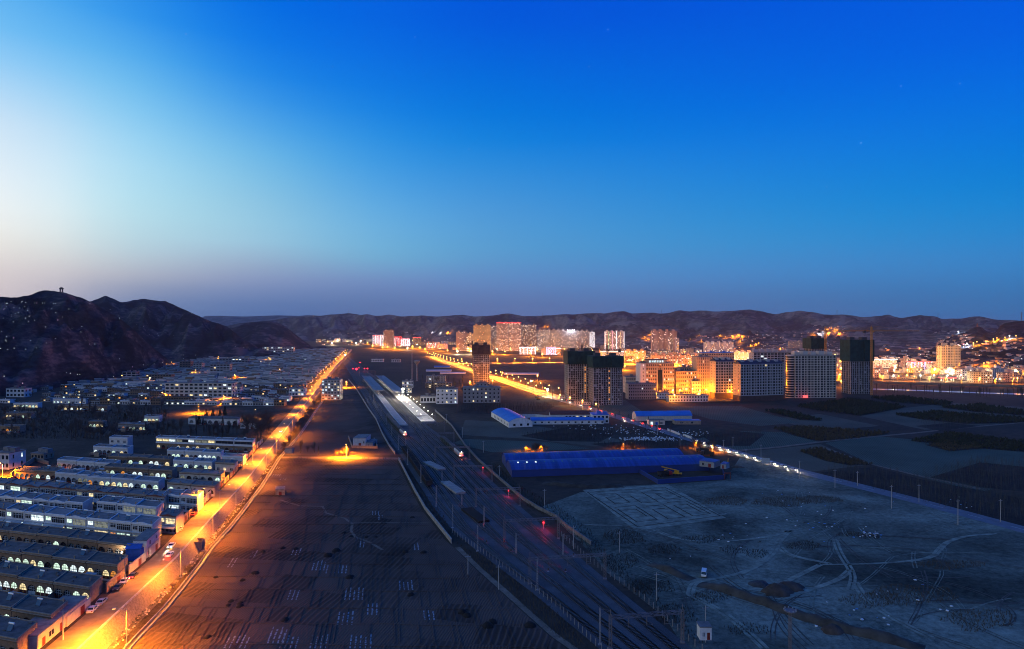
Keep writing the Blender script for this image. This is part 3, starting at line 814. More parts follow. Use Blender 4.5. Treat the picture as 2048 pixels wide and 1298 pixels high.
def roof_and_trim(root, u, v, w, d, h, trim, roofm, rr, wave=False, over=.35):
	sk = skew(u, v)
	b = MB()
	b.box(.02, w - .02, .02, d - .02, h, h + .06, 0)
	for _ in range(rr.randint(1, 6)):
		x, y, s = rr.uniform(.6, w - 1.4), rr.uniform(.6, d - 1.2), rr.uniform(.2, .7); b.box(x, x + s * rr.uniform(.6, 2.2), y, y + s, h + .063, h + .1 + s * rr.uniform(.15, .9), 0)
	b.xf(sk); b.build('roof', M[roofm], root, (0, 0, 0))
	b = MB()
	if wave:
		n = 12
		for k in range(n):
			x0 = w * k / n; x1 = w * (k + 1) / n
			f = lambda x: .18 + .5 * max(0, math.cos((x / w - .5) * math.pi * 1.35)) ** 2
			b.prism([(x0, -.3), (x1, -.3), (x1, .0), (x0, .0)], h - .35, [h + f(x0), h + f(x1), h + f(x1), h + f(x0)])
		b.box(0.05, w - .05, -.42, -.3, h - .35, h - .1, 1)
	else:
		b.box(0.0, w, -over, -.003, h - .62, h - .40, 0)
		b.box(0.0, w, -over - .12, -.003, h - .38, h - .18, 1)
		b.box(0.0, w, -.16, .16, h + .003, h + .30, 1)
	b.box(-.12, .12, .18, d - .1, h - .02, h + .38, 1)
	b.box(w - .12, w + .12, .18, d - .1, h - .02, h + .34, 1)
	b.box(.12, w - .12, d - .25, d + .02, h - .02, h + .25, 1)
	b.xf(sk); b.build('parapet', [M[trim], M['side_brick'] if trim != 'trim_white' else M['trim_white']], root, (0, 0, 0))
	cm = chimney_mesh(u, v)
	for k in range(rr.randint(1, 3)):
		put('chimney', cm, root, sk(rr.uniform(.6, w - .6), rr.choice((d - .5, d * .5, 1.2)), h + .02))
	if rr.random() < .34:
		heater_parts(root, u, v, w * rr.uniform(.3, .8), d * rr.uniform(.35, .6), h + .06)

def rect_window(root, u, v, x0, x1, z0, z1, lit, nm=3, y=-.03, name='window', fr='frame_white', hb=True):
	sk = skew(u, v); ww = x1 - x0; hh = z1 - z0
	def g():
		b = MB(); b.poly([(0, 0, 0), (ww, 0, 0), (ww, 0, hh), (0, 0, hh)]); return b.xf(sk).mesh('window', M[lit])
	def f():
		b = MB(); t = .05
		for k in range(nm + 1):
			x = ww * k / nm
			b.box(x - t, x + t, -.07, -.02, 0, hh)
		for z in (0, hh * .68, hh) if hb else (0, hh):
			b.box(0, ww, -.085, -.03, z - t, z + t)
		return b.xf(sk).mesh('frame', M[fr])
	k = (round(u[0], 3), round(ww, 2), round(hh, 2), nm)
	wo = put(name, shared(('rg', lit) + k, g), root, sk(x0, y, z0))
	if lit.startswith('lit') and lit != 'lit_dim':
		wo['label'] = 'lit window'
	put('frame', shared(('rf', fr, hb) + k, f), wo, (0, 0, 0))
	return wo

def pick_lit(rr, p, warm=.35):
	if rr.random() > p:
		return 'lit_dim' if rr.random() < .12 else 'glass_dark'
	q = rr.random()
	return 'lit_warm' if q < warm else 'lit_orange' if q < warm + .03 else 'lit_green' if q < warm + .45 else 'lit_cool'

def cave_house(P, u, v, w, n, h, d, col, rr, p, label, group, roofm=None):
	root = empty('cave_house', (P[0], P[1], VZ), 0, label, 'house', group)
	sk = skew(u, v); wm, tm, _ = WALLC[col]
	b = MB(); r = min(1.62, w / n * .44); hs = 1.6
	arch_wall(b, w, n, h, d, r, hs, 0, 1)
	b.xf(sk); b.build('wall', [M[wm], M['side_brick'] if col != 'white' else M[wm]], root, (0, 0, 0))
	add_arch_windows(root, u, v, w, n, r, hs, [pick_lit(rr, p) for _ in range(n)])
	roof_and_trim(root, u, v, w, d, h, tm, roofm or ('roof_dark' if col == 'brown' else 'roof_grey'), rr)
	# stove pipes and pilasters stay in the wall mesh; low door step
	b = MB(); b.box(0.2, w - .2, -1.3, -.02, -.02, .18); b.xf(sk); b.build('front_step', M['channel_concrete'], root, (0, 0, 0))
	cw_ = rr.uniform(5, 8)
	b = MB(); b.box(-.12, .12, -cw_, -.05, 0, rr.uniform(1.6, 2.4)); b.xf(sk); b.build('courtyard_wall', M['side_brick'], root, (0, 0, 0))
	if rr.random() < .55:
		b = MB(); x0 = rr.uniform(.5, w * .6); hh = rr.uniform(1.8, 2.7); b.box(x0, x0 + rr.uniform(2.5, 4.5), -cw_ - .3, -cw_ + 2.4, 0, hh, 0); b.box(x0 - .2, x0 + 4, -cw_ - .5, -cw_ + 2.7, hh + .003, hh + .15, 1); b.xf(sk); b.build('outbuilding', [M['side_brick'], M[rr.choice(('corr_sheet', 'roof_dark', 'roof_grey'))]], root, (0, 0, 0))
	return root

def two_storey(P, u, v, w, h, d, col, rr, p, label, group, wave=True, canopy=True, lower=True):
	root = empty('two_storey_house', (P[0], P[1], VZ), 0, label, 'house', group)
	sk = skew(u, v); wm, tm, _ = WALLC[col]; hh = h / 2
	b = MB(); b.box(0, w, 0, d, 0, h, 0); b.box(0.02, w - .02, -.55, -.003, hh - .12, hh + .18, 1)
	b.xf(sk); b.build('wall', [M[wm], M['trim_white']], root, (0, 0, 0))
	a = w * .30
	for fl in range(2 if lower else 1):
		z = (hh if fl == 0 else 0) 
		if fl == 0 or not canopy or True:
			l1 = pick_lit(rr, p * (.8 if fl == 0 else 1.5)); l2 = pick_lit(rr, p * (.6 if fl == 0 else 1.5))
			rect_window(root, u, v, .5, a - .1, z + .95, z + 2.5, l1, 3)
			rect_window(root, u, v, a + .5, w - .45, z + (.35 if fl == 0 else .7), z + 2.6, l2, 7)
	dm = MB(); dm.box(w - .42, w - .06, -.04, -.01, .1, 2.2); dm.xf(sk); dm.build('door', M['door_red'], root, (0, 0, 0))
	roof_and_trim(root, u, v, w, d, h, tm if tm != 'trim_dark' else 'trim_red', 'roof_grey', rr, wave)
	if canopy and rr.random() < .7:
		b = MB(); b.poly([(0.1, -2.6, hh - .75), (w - .1, -2.6, hh - .75), (w - .1, -.6, hh - .2), (0.1, -.6, hh - .2)]); b.poly([(0.1, -.6, hh - .26), (w - .1, -.6, hh - .26), (w - .1, -2.6, hh - .81), (0.1, -2.6, hh - .81)])
		for x in (.2, w - .2):
			b.box(x - .05, x + .05, -2.5, -2.4, 0, hh - .78)
		b.xf(sk); b.build('canopy', M['corr_sheet'], root, (0, 0, 0))
	return root

def glazed_over_arches(P, u, v, w, n, rr, p, label, group):
	"""ground floor of arches, upper floor a glazed corridor"""
	root = empty('two_storey_house', (P[0], P[1], VZ), 0, label, 'house', group)
	sk = skew(u, v); h1, h, d = 4.0, 7.4, 9.0
	b = MB(); r = min(1.3, w / n * .38); arch_wall(b, w, n, h1, d, r, 1.25, 0, 0)
	b.box(0, w, 1.6, d, h1, h, 1); b.box(0, w, 0, 1.55, h1 + .003, h1 + 1.0, 1); b.box(0, w, -.35, -.003, h1 - .25, h1 + .1, 2)
	b.box(0, w, -.4, 1.55, h - .35, h - .05, 2)
	for x in (0.0, w - .3): b.box(x, x + .3, 0.01, 1.5, h1 + 1.0, h - .36, 1)
	b.xf(sk); b.build('wall', [M['brown_brick'], M['white_plaster'], M['trim_white']], root, (0, 0, 0))
	add_arch_windows(root, u, v, w, n, r, 1.25, [pick_lit(rr, p) for _ in range(n)])
	k = 3
	for i in range(k):
		rect_window(root, u, v, .35 + (w - .6) * i / k, .2 + (w - .6) * (i + 1) / k, h1 + 1.02, h - .4, pick_lit(rr, p * .9), 4, y=.05, fr='frame_shadow')
	roof_and_trim(root, u, v, w, d, h, 'trim_white', 'roof_grey', rr)
	return root

def plain_house(P, u, v, w, h, d, col, rr, p, label, group, nw=3, storeys=1, roofm='roof_grey', name='village_house', z=VZ):
	root = empty(name, (P[0], P[1], z), 0, label, 'house', group)
	sk = skew(u, v); wm, tm, _ = WALLC[col]
	b = MB(); b.box(0, w, 0, d, 0, h, 0); b.xf(sk); b.build('wall', M[wm], root, (0, 0, 0))
	for s in range(storeys):
		z0 = h / storeys * s
		for i in range(nw):
			x = w * (i + .5) / nw
			rect_window(root, u, v, x - min(.9, w / nw * .34), x + min(.9, w / nw * .34), z0 + .9, z0 + min(2.4, h / storeys - .5), pick_lit(rr, p), 2)
	roof_and_trim(root, u, v, w, d, h, tm, roofm, rr)
	return root

ROWS = [
	(36, 1322, -40, 'Y', 'brown', 14.0, 4, .3, 'row cut off by the bottom corner'),  # right end (photo px of the front foot), left end px, type, colour, unit width, arches, share of lit windows, what it is called
	(104, 1267, -30, 'Y', 'brown', 14.2, 4, .45, 'row nearest the bottom of the photo'),
	(181, 1208, -30, 'Y', 'brown', 14.0, 4, .60, 'second row up from the bottom'),
	(236, 1162, -30, 'Y', 'brown', 14.0, 4, .50, 'third row up from the bottom'),
	(262, 1119, -30, 'Y', 'brown', 14.0, 4, .38, 'fourth row up from the bottom'),
	(306, 1087, -30, 'T', 'white', 10.6, 0, .36, 'white two-storey row with wavy gables'),
	(167, 1040, -30, 'T', 'white', 9.5, 0, .22, 'short two-storey row ending at a brick side wall'),
	(314, 1048, 214, 'T', 'white', 10.0, 0, .35, 'two-storey row beside the street lamp'),
	(353, 1069, 315, 'T', 'cream', 8.2, 0, .5, 'block with the orange-lit side wall'),
	(191, 1013, -30, 'T', 'grey', 10.5, 0, .10, 'grey row in front of the brown arches'),
	(330, 1026, 193, 'T', 'grey', 10.5, 0, .15, 'grey row with glazed porches'),
	(396, 1026, 332, 'T', 'white', 9.5, 0, .15, 'white row with one gable beside the lamp'),
	(112, 963, 48, 'Y', 'brown', 14.0, 4, .2, 'brown row left of the white arches'),
	(199, 971, 112, 'Y', 'white', 14.0, 4, .2, 'white arched row behind the grey roofs'),
	(318, 983, 200, 'Y', 'white', 14.0, 4, .6, 'brightly lit white arched row'),
	(430, 993, 319, 'Y', 'cream', 13.0, 3, .25, 'cream arched row that ends at the street'),
	(229, 944, 130, 'Y', 'white', 13.0, 4, .3, 'white row with the stepped end wall'),
	(345, 960, 232, 'Y', 'brown', 14.0, 4, .4, 'dark brown row with two big lit arches'),
	(443, 968, 346, 'Y', 'cream', 13.0, 3, .2, 'low cream row below the white gable'),
	(340, 935, 212, 'Y', 'brown', 14.0, 4, .45, 'brown row under the white upper storey'),
	(425, 942, 345, 'Y', 'white', 13.0, 4, .5, 'white row with three bright arches'),
	(470, 945, 426, 'P', 'cream', 12.0, 3, .1, 'low sheds beside the street'),
	(256, 912, 176, 'Y', 'white', 13.0, 4, .3, 'white row under the bare grove'),
	(442, 922, 344, 'Y', 'white', 13.0, 4, .18, 'white row next to the plain white block'),
	(487, 931, 443, 'P', 'white', 14.0, 3, 0.0, 'plain white block with three dark windows'),
	(76, 817, 24, 'Y', 'white', 14.0, 4, .8, 'bright arched row on the dim hill foot'),
	(215, 823, 108, 'Y', 'brown', 13.5, 4, .5, 'arched row above the bare grove'),
	(172, 808, 100, 'P', 'white', 12.5, 3, .5, 'pale row behind the hill-foot arches'),
	(318, 845, 278, 'Y', 'white', 13.5, 4, .8, 'arched row left of the schoolhouse'),
	(62, 838, 20, 'Y', 'brown', 13.5, 4, .6, 'lowest row on the dim hill foot'),
	(206, 856, 166, 'Y', 'brown', 13.0, 4, .6, 'half hidden row inside the bare grove'),
	(292, 862, 244, 'Y', 'grey', 13.0, 4, .5, 'grey row at the right edge of the grove'),
	(40, 866, -20, 'Y', 'brown', 13.0, 4, .4, 'row behind the yards at the left edge'),
	(506, 905, 320, 'G', 'white', 14.5, 4, .35, 'long row with glazed upper corridor'),
]
rv = random.Random(3)
ENDS = []
for ri, (xr, yr, xl, ty, col, uw, na, p, what) in enumerate(ROWS):
	X, Y = gp(xr, yr, VZ); u, v = basis(Y); k = 0
	ENDS.append((X, Y, ty))
	while k < 9:
		w = uw * rv.uniform(.93, 1.07); X -= u[0] * w; Y -= u[1] * w
		pxl = CX + X * F / Y
		cname = {'brown': 'brown brick', 'white': 'white plastered', 'cream': 'cream plastered', 'grey': 'grey plastered'}[col]
		pos = 'house, %s from street, ' % nth(k)
		gname = 'village houses of the ' + what
		lb = {'Y': cname + ' arched ', 'T': cname + ' glazed ', 'P': cname + ' flat-roofed ', 'G': 'white corridor '}[ty] + pos + what
		dz = Vector((0, 0, 0)); rr = random.Random(ri * 100 + k)
		if ty == 'Y':
			cave_house((X, Y), u, v, w - .25, na, 4.9 + rr.uniform(-.2, .3), 9 + rr.uniform(-.6, .8), col, rr, min(.85, p + .08), lb, gname)
		elif ty == 'T':
			two_storey((X, Y), u, v, w - .2, 6.9 + rr.uniform(-.2, .2), 9.5 + rr.uniform(-.5, .5), col if rr.random() < .85 else 'cream', rr, p, lb, gname, wave=rr.random() < .6, canopy=rr.random() < .6) 
		elif ty == 'G':
			glazed_over_arches((X, Y), u, v, w - .2, na, rr, p, lb, gname)
		else:
			plain_house((X, Y), u, v, w - .2, 5.0, 9, col, rr, p, lb, gname, 3)
		k += 1
		if pxl < xl + uw * F / Y * .35:
			break

# yard walls along the street between the rows, with gates
def yard_wall(a, c, h, label, z=VZ, m='side_brick', gate=True):
	root = empty('yard_wall', (a[0], a[1], z), 0, label, 'wall', 'plastered yard walls lining the village street')
	d = Vector((c[0] - a[0], c[1] - a[1])); L = d.length; rz = math.atan2(d.y, d.x)
	b = MB()
	b.box(0, L, -.14, .14, 0, h); b.box(-.05, L + .05, -.22, .22, h, h + .14)
	o = b.build('wall', M[m], root, (0, 0, 0), rz)
	if gate and L > 5:
		b = MB(); b.box(L * .55, L * .55 + 2.2, -.19, -.15, 0, min(2.3, h - .1)); b.build('gate', M['door_red'], root, (0, 0, 0), rz)
	return root
yy = 176.0; k = 0
while yy < 455:
	L_ = rv.uniform(7, 13)
	xa = road_x(yy) - 5.4; xb = road_x(yy + L_) - 5.4
	if 255 > yy > 236 or 197 > yy > 188:
		yy += 6; continue
	yard_wall((xa, yy), (xb, yy + L_), rv.uniform(2.2, 3.4), '%s yard wall along the house side of the street counted from the bottom' % nth(k).capitalize(), m=rv.choice(('side_brick', 'cream_plaster', 'side_brick')))
	k += 1; yy += L_ + rv.uniform(1.5, 4)

# long low annexe beside the street at the bottom, white shop with blue awnings, garage
def street_block(name, label, pts, h, wallm, roofm, wins, cat='building', z=VZ, roof_over=.25):
	"""pts: ccw outline in world; wins: list of (edge index, t0, t1, z0, z1, mat, name)"""
	cx = sum(p[0] for p in pts) / len(pts); cy_ = sum(p[1] for p in pts) / len(pts)
	root = empty(name, (cx, cy_, z), 0, label, cat)
	q = [(p[0] - cx, p[1] - cy_) for p in pts]
	b = MB(); b.prism(q, 0, h); b.build('wall', M[wallm], root, (0, 0, 0))
	b = MB(); s = [(x * (1 + roof_over / max(3, abs(x) + abs(y))), y * (1 + roof_over / max(3, abs(x) + abs(y)))) for x, y in q]
	b.prism(s, h + .003, h + .22); b.build('roof', M[roofm], root, (0, 0, 0))
	for e, t0, t1, z0, z1, m, nm in wins:
		a, c = q[e], q[(e + 1) % len(q)]; d = Vector((c[0] - a[0], c[1] - a[1])); n = Vector((d.y, -d.x)).normalized() * .04
		P0 = (a[0] + d.x * t0 + n.x, a[1] + d.y * t0 + n.y); P1 = (a[0] + d.x * t1 + n.x, a[1] + d.y * t1 + n.y)
		b = MB(); b.poly([(P0[0], P0[1], z0), (P1[0], P1[1], z0), (P1[0], P1[1], z1), (P0[0], P0[1], z1)])
		w = b.build(nm, M[m], root, (0, 0, 0))
		if nm == 'window':
			f = MB(); t = .06; dd = d.normalized(); n2 = n * 1.0
			for tt in (t0, (t0 + t1) / 2, t1):
				px, py = a[0] + d.x * tt + n.x * 1.5, a[1] + d.y * tt + n.y * 1.5
				f.prism([(px - dd.x * t, py - dd.y * t), (px - dd.x * t + n.x, py - dd.y * t + n.y), (px + dd.x * t + n.x, py + dd.y * t + n.y), (px + dd.x * t, py + dd.y * t)], z0, z1)
			f.build('frame', M['frame_white'], w, (0, 0, 0))
	return root
def par(y0, y1, off0, off1):
	"""outline between the street offsets off0 (far from the street) and off1, ccw"""
	return [(road_x(y0) + off0, y0), (road_x(y0) + off1, y0), (road_x(y1) + off1, y1), (road_x(y1) + off0, y1)]
street_block('roadside_annexe', 'long low cream building with dark windows beside the street at the bottom', par(163, 187, -12.5, -5.6), 3.6, 'cream_plaster', 'roof_grey',
			 [(1, .08, .14, .1, 2.2, 'door_red', 'door'), (1, .2, .3, 1.0, 2.3, 'glass_dark', 'window'), (1, .42, .46, .1, 2.2, 'door_red', 'door'), (1, .55, .66, 1.0, 2.3, 'glass_dark', 'window'), (1, .78, .88, 1.0, 2.3, 'glass_dark', 'window'), (0, .3, .6, 1, 2.3, 'glass_dark', 'window')])
sh = street_block('corner_shop', 'narrow white two-storey shop with bright blue awnings by the street', par(228, 241, -10.5, -5.8), 6.2, 'white_plaster', 'roof_grey',
			 [(1, .1, .2, .9, 2.2, 'glass_dark', 'window'), (1, .35, .43, .1, 2.2, 'door_red', 'door'), (1, .55, .65, .9, 2.2, 'glass_dark', 'window'), (1, .8, .9, .9, 2.2, 'glass_dark', 'window'), (1, .2, .3, 3.9, 5.2, 'glass_dark', 'window'), (1, .7, .8, 3.9, 5.2, 'glass_dark', 'window'), (0, .25, .6, 3.7, 5.1, 'glass_dark', 'window')])
b = MB()
b.poly([(-2.6, -9.0, 4.2), (3.0, -9.0, 4.2), (2.4, -6.4, 5.3), (-3.2, -6.4, 5.3)]); b.poly([(-3.2, -6.4, 5.22), (2.4, -6.4, 5.22), (3.0, -9.0, 4.12), (-2.6, -9.0, 4.12)])
b.box(-2.4, 2.8, -8.8, -8.6, 0, 4.1); b.box(2.6, 2.8, -8.6, -6.6, 0, 4.1)
b.build('awning', M['roof_blue'], sh, (0, 0, 0))
street_block('brick_garage', 'low brick garage with a red gate in the orange lit recess', par(262, 270, -13, -7.5), 3.0, 'side_brick', 'roof_dark', [(1, .3, .75, .05, 2.4, 'door_red', 'door')])
street_block('roadside_shed', 'small dark hut standing where the lane meets the street', [(-146 + 0, 418), (-141, 417), (-142, 424), (-147, 425)], 3.4, 'grey_plaster', 'roof_dark', [(1, .3, .6, .1, 2, 'glass_dark', 'door')], z=VZ)
street_block('field_shed', 'small mud shed with a grey lid on the ploughed field', [gp(551, 991), gp(570, 991), gp(570, 985), gp(551, 985)], 3.0, 'side_brick', 'roof_grey', [(0, .35, .65, .1, 1.9, 'door_red', 'door')], 'shed', z=0)

# ---- upper storey on the white row under the grove
X, Y = gp(256, 902, VZ); u, v = basis(Y)
plain_house((X - u[0] * 15 + v[0] * 1.5, Y - u[1] * 15 + v[1] * 1.5), u, v, 14, 8.2, 9, 'white', random.Random(2), 0, 'white house with three wide dark upper windows in front of the bare grove', None, 3, 2)

# ---- middle distance: rows of low houses, single meshes
def mid_house_mesh(seed, w=13, h=4.0, d=9.0, lit=0, col='grey', two=False, ang=R(6)):
	rr = random.Random(seed); b = MB()
	b.box(0, w, 0, d, 0, h, 0, 1)
	b.box(0, w, -.5, -.003, h - .3, h + .35, 2); b.box(-.1, .12, 0.01, d, h + .003, h + .4, 2)
	b.box(w * .2, w * .2 + .5, d * .5, d * .5 + .5, h + .003, h + 1.1, 2)
	if rr.random() < .5:
		b.poly([(w * .5, d * .3, h + .2), (w * .5 + 1.7, d * .3, h + .2), (w * .5 + 1.7, d * .5, h + 1.2), (w * .5, d * .5, h + 1.2)], 4); b.box(w * .5 - .1, w * .5 + 1.8, d * .5, d * .5 + .4, h + 1.1, h + 1.5, 5)
	n = 4; lits = set(rr.sample(range(n), lit)) if lit else set()
	for fl in range(2 if two else 1):
		z0 = fl * h / 2
		for i in range(n):
			x0 = w * i / n + .45; x1 = w * (i + 1) / n - .45
			m = 3 if (i in lits and fl == (1 if two else 0)) else 4
			b.poly([(x0, -.04, z0 + .8), (x1, -.04, z0 + .8), (x1, -.04, z0 + 2.3), (x0, -.04, z0 + 2.3)], m)
	if two:
		b.box(0, w, -.6, -.05, h / 2 - .15, h / 2 + .12, 2)
	wm, tm, _ = WALLC[col]
	b.xf(lambda x, y, z: (x - y * .12, y * .99, z))
	lm = rr.choice(('far_cool', 'far_cool', 'far_warm', 'far_warm', 'far_orange'))
	return b.mesh('village_house', [M[wm], M['roof_grey' if seed % 3 else 'roof_dark'], M[tm], M[lm], M['glass_dark'], M['heater_tank']])
PROTO = []
cc = ['white', 'grey', 'grey', 'white', 'cream', 'brown', 'grey', 'white', 'grey', 'brown', 'white', 'grey']
for i in range(24):
	PROTO.append((mid_house_mesh(i, 11 + (i * 5) % 5, 6.4 if i % 4 == 1 else 3.9, 8.5, [1, 0, 1, 0, 2, 1, 1, 0][i % 8], cc[i % 12], i % 4 == 1), cc[i % 12], i % 4 == 1, [1, 0, 1, 0, 2, 1, 1, 0][i % 8]))
rest = MB(); RESTM = [M['white_plaster'], M['grey_plaster'], M['roof_grey'], M['roof_dark'], M['far_cool'], M['far_warm'], M['far_orange'], M['glass_dark'], M['brown_brick']]
BLOCKS = []   # keep-out boxes (x0, x1, y0, y1)
for (xa, ya, xb, yb_) in ((318, 800, 470, 772), (520, 712, 590, 700), (625, 798, 690, 790)):
	A = gp(xa, ya, VZ); B = gp(xb, ya, VZ); C_ = gp(xb, yb_, VZ); D_ = gp(xa, yb_, VZ)
	BLOCKS.append((min(A[0], D_[0]) - 4, max(B[0], C_[0]) + 4, A[1] - 8, A[1] + 22))
cnt = 0; yrow = 500.0; row = 0
AW = {'white': 'white', 'grey': 'grey', 'cream': 'cream', 'brown': 'brown'}
while yrow < 2400:
	a = max(.012, .17 - (yrow - 480) * .00022)      # direction of the row
	x = road_x(yrow) - rv.uniform(10, 16); k = 0; yb = yrow + rv.uniform(-3, 3)
	while True:
		i = rv.randrange(24); me, cn, two, li = PROTO[i]; w = 11 + (i * 5) % 5
		x -= w + (.2 if rv.random() < .8 else rv.uniform(2, 9))
		y = yb + (road_x(yrow) - x) * a * .6
		if x < foot_x(y) + (25 if y < 1200 else 12): break
		px = CX + x * F / y; py = YH + F * (H - VZ) / y
		k += 1
		if px < -30: break
		if px < 210 and py > 785 and rv.random() < .62: continue
		if (px < 548 and 812 < py < 886): continue
		if px < 150 and rv.random() < .55: continue
		if any(b0 < x + w and x < b1 and b2 < y < b3 for b0, b1, b2, b3 in BLOCKS): continue
		if rv.random() < .06: continue
		if cnt < 195:
			o = put('village_house', me, None, (x, y, VZ), rv.uniform(-.03, .03) - a * .6)
			tag(o, '%s %s village house, %s from the street in the %s row behind the arched schoolhouse' % (AW[cn], 'two-storey' if two else 'flat-roofed', nth(min(k, 70)), nth(row)), 'house', 'low flat-roofed houses in the middle of the village')
			cnt += 1
		else:
			h = 6.2 if two else 3.8; d = 8.5
			f = lambda X_, Y_, Z_: (x + X_ - Y_ * .12, y + Y_ - X_ * a * .6, VZ + Z_)
			wmi = 0 if cn == 'white' else 8 if cn == 'brown' and rv.random() < .5 else 1
			ht = h + rv.uniform(-.5, .8)
			b0 = len(rest.v); rest.v += [f(*q) for q in ((0, 0, 0), (w, 0, 0), (w, d, 0), (0, d, 0), (0, 0, ht), (w, 0, ht), (w, d, ht), (0, d, ht))]
			for q, mm in (((4, 5, 6, 7), 2 if i % 3 else 3), ((0, 1, 5, 4), wmi), ((1, 2, 6, 5), wmi), ((2, 3, 7, 6), wmi), ((3, 0, 4, 7), wmi)):
				rest.f.append(tuple(b0 + t for t in q)); rest.m.append(mm)
			rest.poly([f(.0, -.4, ht - .1), f(w, -.4, ht - .1), f(w, -.4, ht + .45), f(.0, -.4, ht + .45)], 0); rest.poly([f(0, -.4, ht + .45), f(w, -.4, ht + .45), f(w, .2, ht + .45), f(0, .2, ht + .45)], 0)
			for q in range(4):
				lit = rv.random() < .06
				xx = w * q / 4 + .5; xe = w * (q + 1) / 4 - .5
				rest.poly([f(xx, -.05, .9), f(xe, -.05, .9), f(xe, -.05, 2.5), f(xx, -.05, 2.5)], rv.choice((4, 4, 5, 5, 6)) if lit else 7)
	row += 1; yrow += 19 if yrow < 900 else 23 if yrow < 1500 else 28
tag(rest.build('distant_houses', RESTM), 'sea of low flat-roofed houses filling the far end of the village', 'houses', kind='stuff')

# ---- larger village blocks
def block(name, label, xl, xr, yb, ht, d, ang, nfl, nw, wall, p, z=VZ, cat='apartment block', roofm='roof_grey', ww=.62, hh=.5, cap=None, litm=('lit_cool', 'lit_warm'), orange=None, side=2, band=None, group=None, parts=True):
	"""box building whose front foot runs between photo px xl and xr at height yb; ht in photo px"""
	A = gp(xl, yb, z); W = (xr - xl) * A[1] / F / max(.3, math.cos(ang)); h = ht * A[1] / F
	root = empty(name, (A[0], A[1], z), ang, label, cat, group)
	b = MB(); b.box(0, W, 0, d, 0, h, 0)
	if band:
		for k in range(1, nfl): b.box(-.1, W + .1, -.18, -.002, h * k / nfl - .2, h * k / nfl + .2, 1)
	b.build('wall', [M[wall], M[band] if band else M[wall]], root, (0, 0, 0))
	b = MB(); b.box(-.3, W + .3, -.3, d + .3, h + .003, h + .5); b.box(W * .3, W * .3 + 3.5, d * .3, d * .3 + 3.5, h + .51, h + 3); b.box(W * .7, W * .7 + 3.5, d * .3, d * .3 + 3.5, h + .51, h + 2.6)
	b.build('roof', M[roofm], root, (0, 0, 0))
	rr = random.Random(int(xl * 7 + yb)); fl = h / nfl; bw = W / nw
	window_grid(root, [(bw * i + bw * (1 - ww) / 2, -.05, fl * k + fl * (1 - hh) / 2, 'F') for k in range(nfl) for i in range(nw)], bw * ww, fl * hh, rr, p, litm)
	if side:
		for e, sx in (('R', W + .05), ('L', -.05)):
			window_grid(root, [(sx, d * (j + .5) / side - bw * ww * .3, fl * k + fl * (1 - hh) / 2, e) for k in range(nfl) for j in range(side)], bw * ww * .6, fl * hh, rr, p * .6, litm, first=False)
	return root, W, h

def window_grid(root, spots, w, h, rr, p, litm, dark='glass_dark', cap=100, first=True, sill=True):
	"""each window a part (shared meshes); beyond `cap` on one building the rest is one part"""
	used = root.get('_nw', 0); rest_ = MB(); rm = [M[dark]] + [M[k] for k in litm]
	lab = {}
	for (x, y, z, e) in spots:
		li = 0 if rr.random() > p else 1 + rr.randrange(len(litm))
		def quad(b, ox, oy, oz, m=0):
			if e == 'F': pts = [(ox, oy, oz), (ox + w, oy, oz), (ox + w, oy, oz + h), (ox, oy, oz + h)]
			elif e == 'R': pts = [(ox, oy, oz), (ox, oy + w, oz), (ox, oy + w, oz + h), (ox, oy, oz + h)]
			elif e == 'L': pts = [(ox, oy + w, oz), (ox, oy, oz), (ox, oy, oz + h), (ox, oy + w, oz + h)]
			else: pts = [(ox + w, oy, oz), (ox, oy, oz), (ox, oy, oz + h), (ox + w, oy, oz + h)]
			b.poly(pts, m)
		if used < cap and root.get('_parts', 1):
			k = ('wg', e, round(w, 2), round(h, 2), rm[li].name)
			def mk():
				b = MB(); quad(b, 0, 0, 0); return b.mesh('window', rm[li])
			o = put('window', shared(k, mk), root, (x, y, z))
			if li: o['label'] = 'lit window'
			used += 1
		else:
			quad(rest_, x, y, z, li)
	root['_nw'] = used
	if rest_.f:
		tag(rest_.build('window', rm, root, (0, 0, 0)), kind='stuff')
W_ = ('lit_cool', 'lit_warm', 'lit_cool')
block('apartment_block', 'five-storey cream apartment block glowing orange at its base amid the village', 330, 466, 800, 34, 13, R(-2), 5, 14, 'cream_plaster', .2, litm=('lit_cool', 'lit_warm'), band='white_plaster')
block('apartment_block', 'white seven-storey apartment block standing alone between street and railway', 643, 679, 800, 40, 15, R(2), 7, 6, 'cream_plaster', .45, z=0, litm=W_, ww=.42)
block('hostel', 'long pale four-storey building with many lit windows at the foot of the dark hill', 524, 586, 708, 14, 16, R(3), 4, 14, 'cream_plaster', .3, litm=W_)
block('village_hall', 'white two-storey block beside the far stretch of street', 578, 608, 792, 15, 10, R(-2), 2, 5, 'white_plaster', .3)
block('orange_house', 'orange lit three-storey house with open bays below the smoking slope', 244, 273, 758, 14, 9, R(-3), 3, 3, 'cream_plaster', .05, cat='house', ww=.8, hh=.7)
block('terrace_house', 'pale two-storey block with dark windows at the left photo edge', 12, 52, 794, 17, 10, R(-6), 2, 5, 'white_plaster', .05, cat='house')
block('hillside_house', 'small white house with two lit lower windows under the dark slope', 213, 233, 744, 10, 8, R(-3), 2, 3, 'white_plaster', .3, cat='house')
block('terrace_house', 'brown three-storey terrace house with lit corner below the orange glow', 292, 344, 762, 13, 9, R(-3), 3, 9, 'brown_brick', .1, cat='house')
block('terrace_house', 'brown four-storey house left of the orange lamp on the slope', 359, 382, 739, 16, 10, R(-2), 4, 4, 'brown_brick', .06, cat='house')
block('terrace_house', 'narrow orange lit four-storey house beside the brown one', 386, 404, 742, 15, 10, R(-2), 4, 3, 'cream_plaster', .1, cat='house')
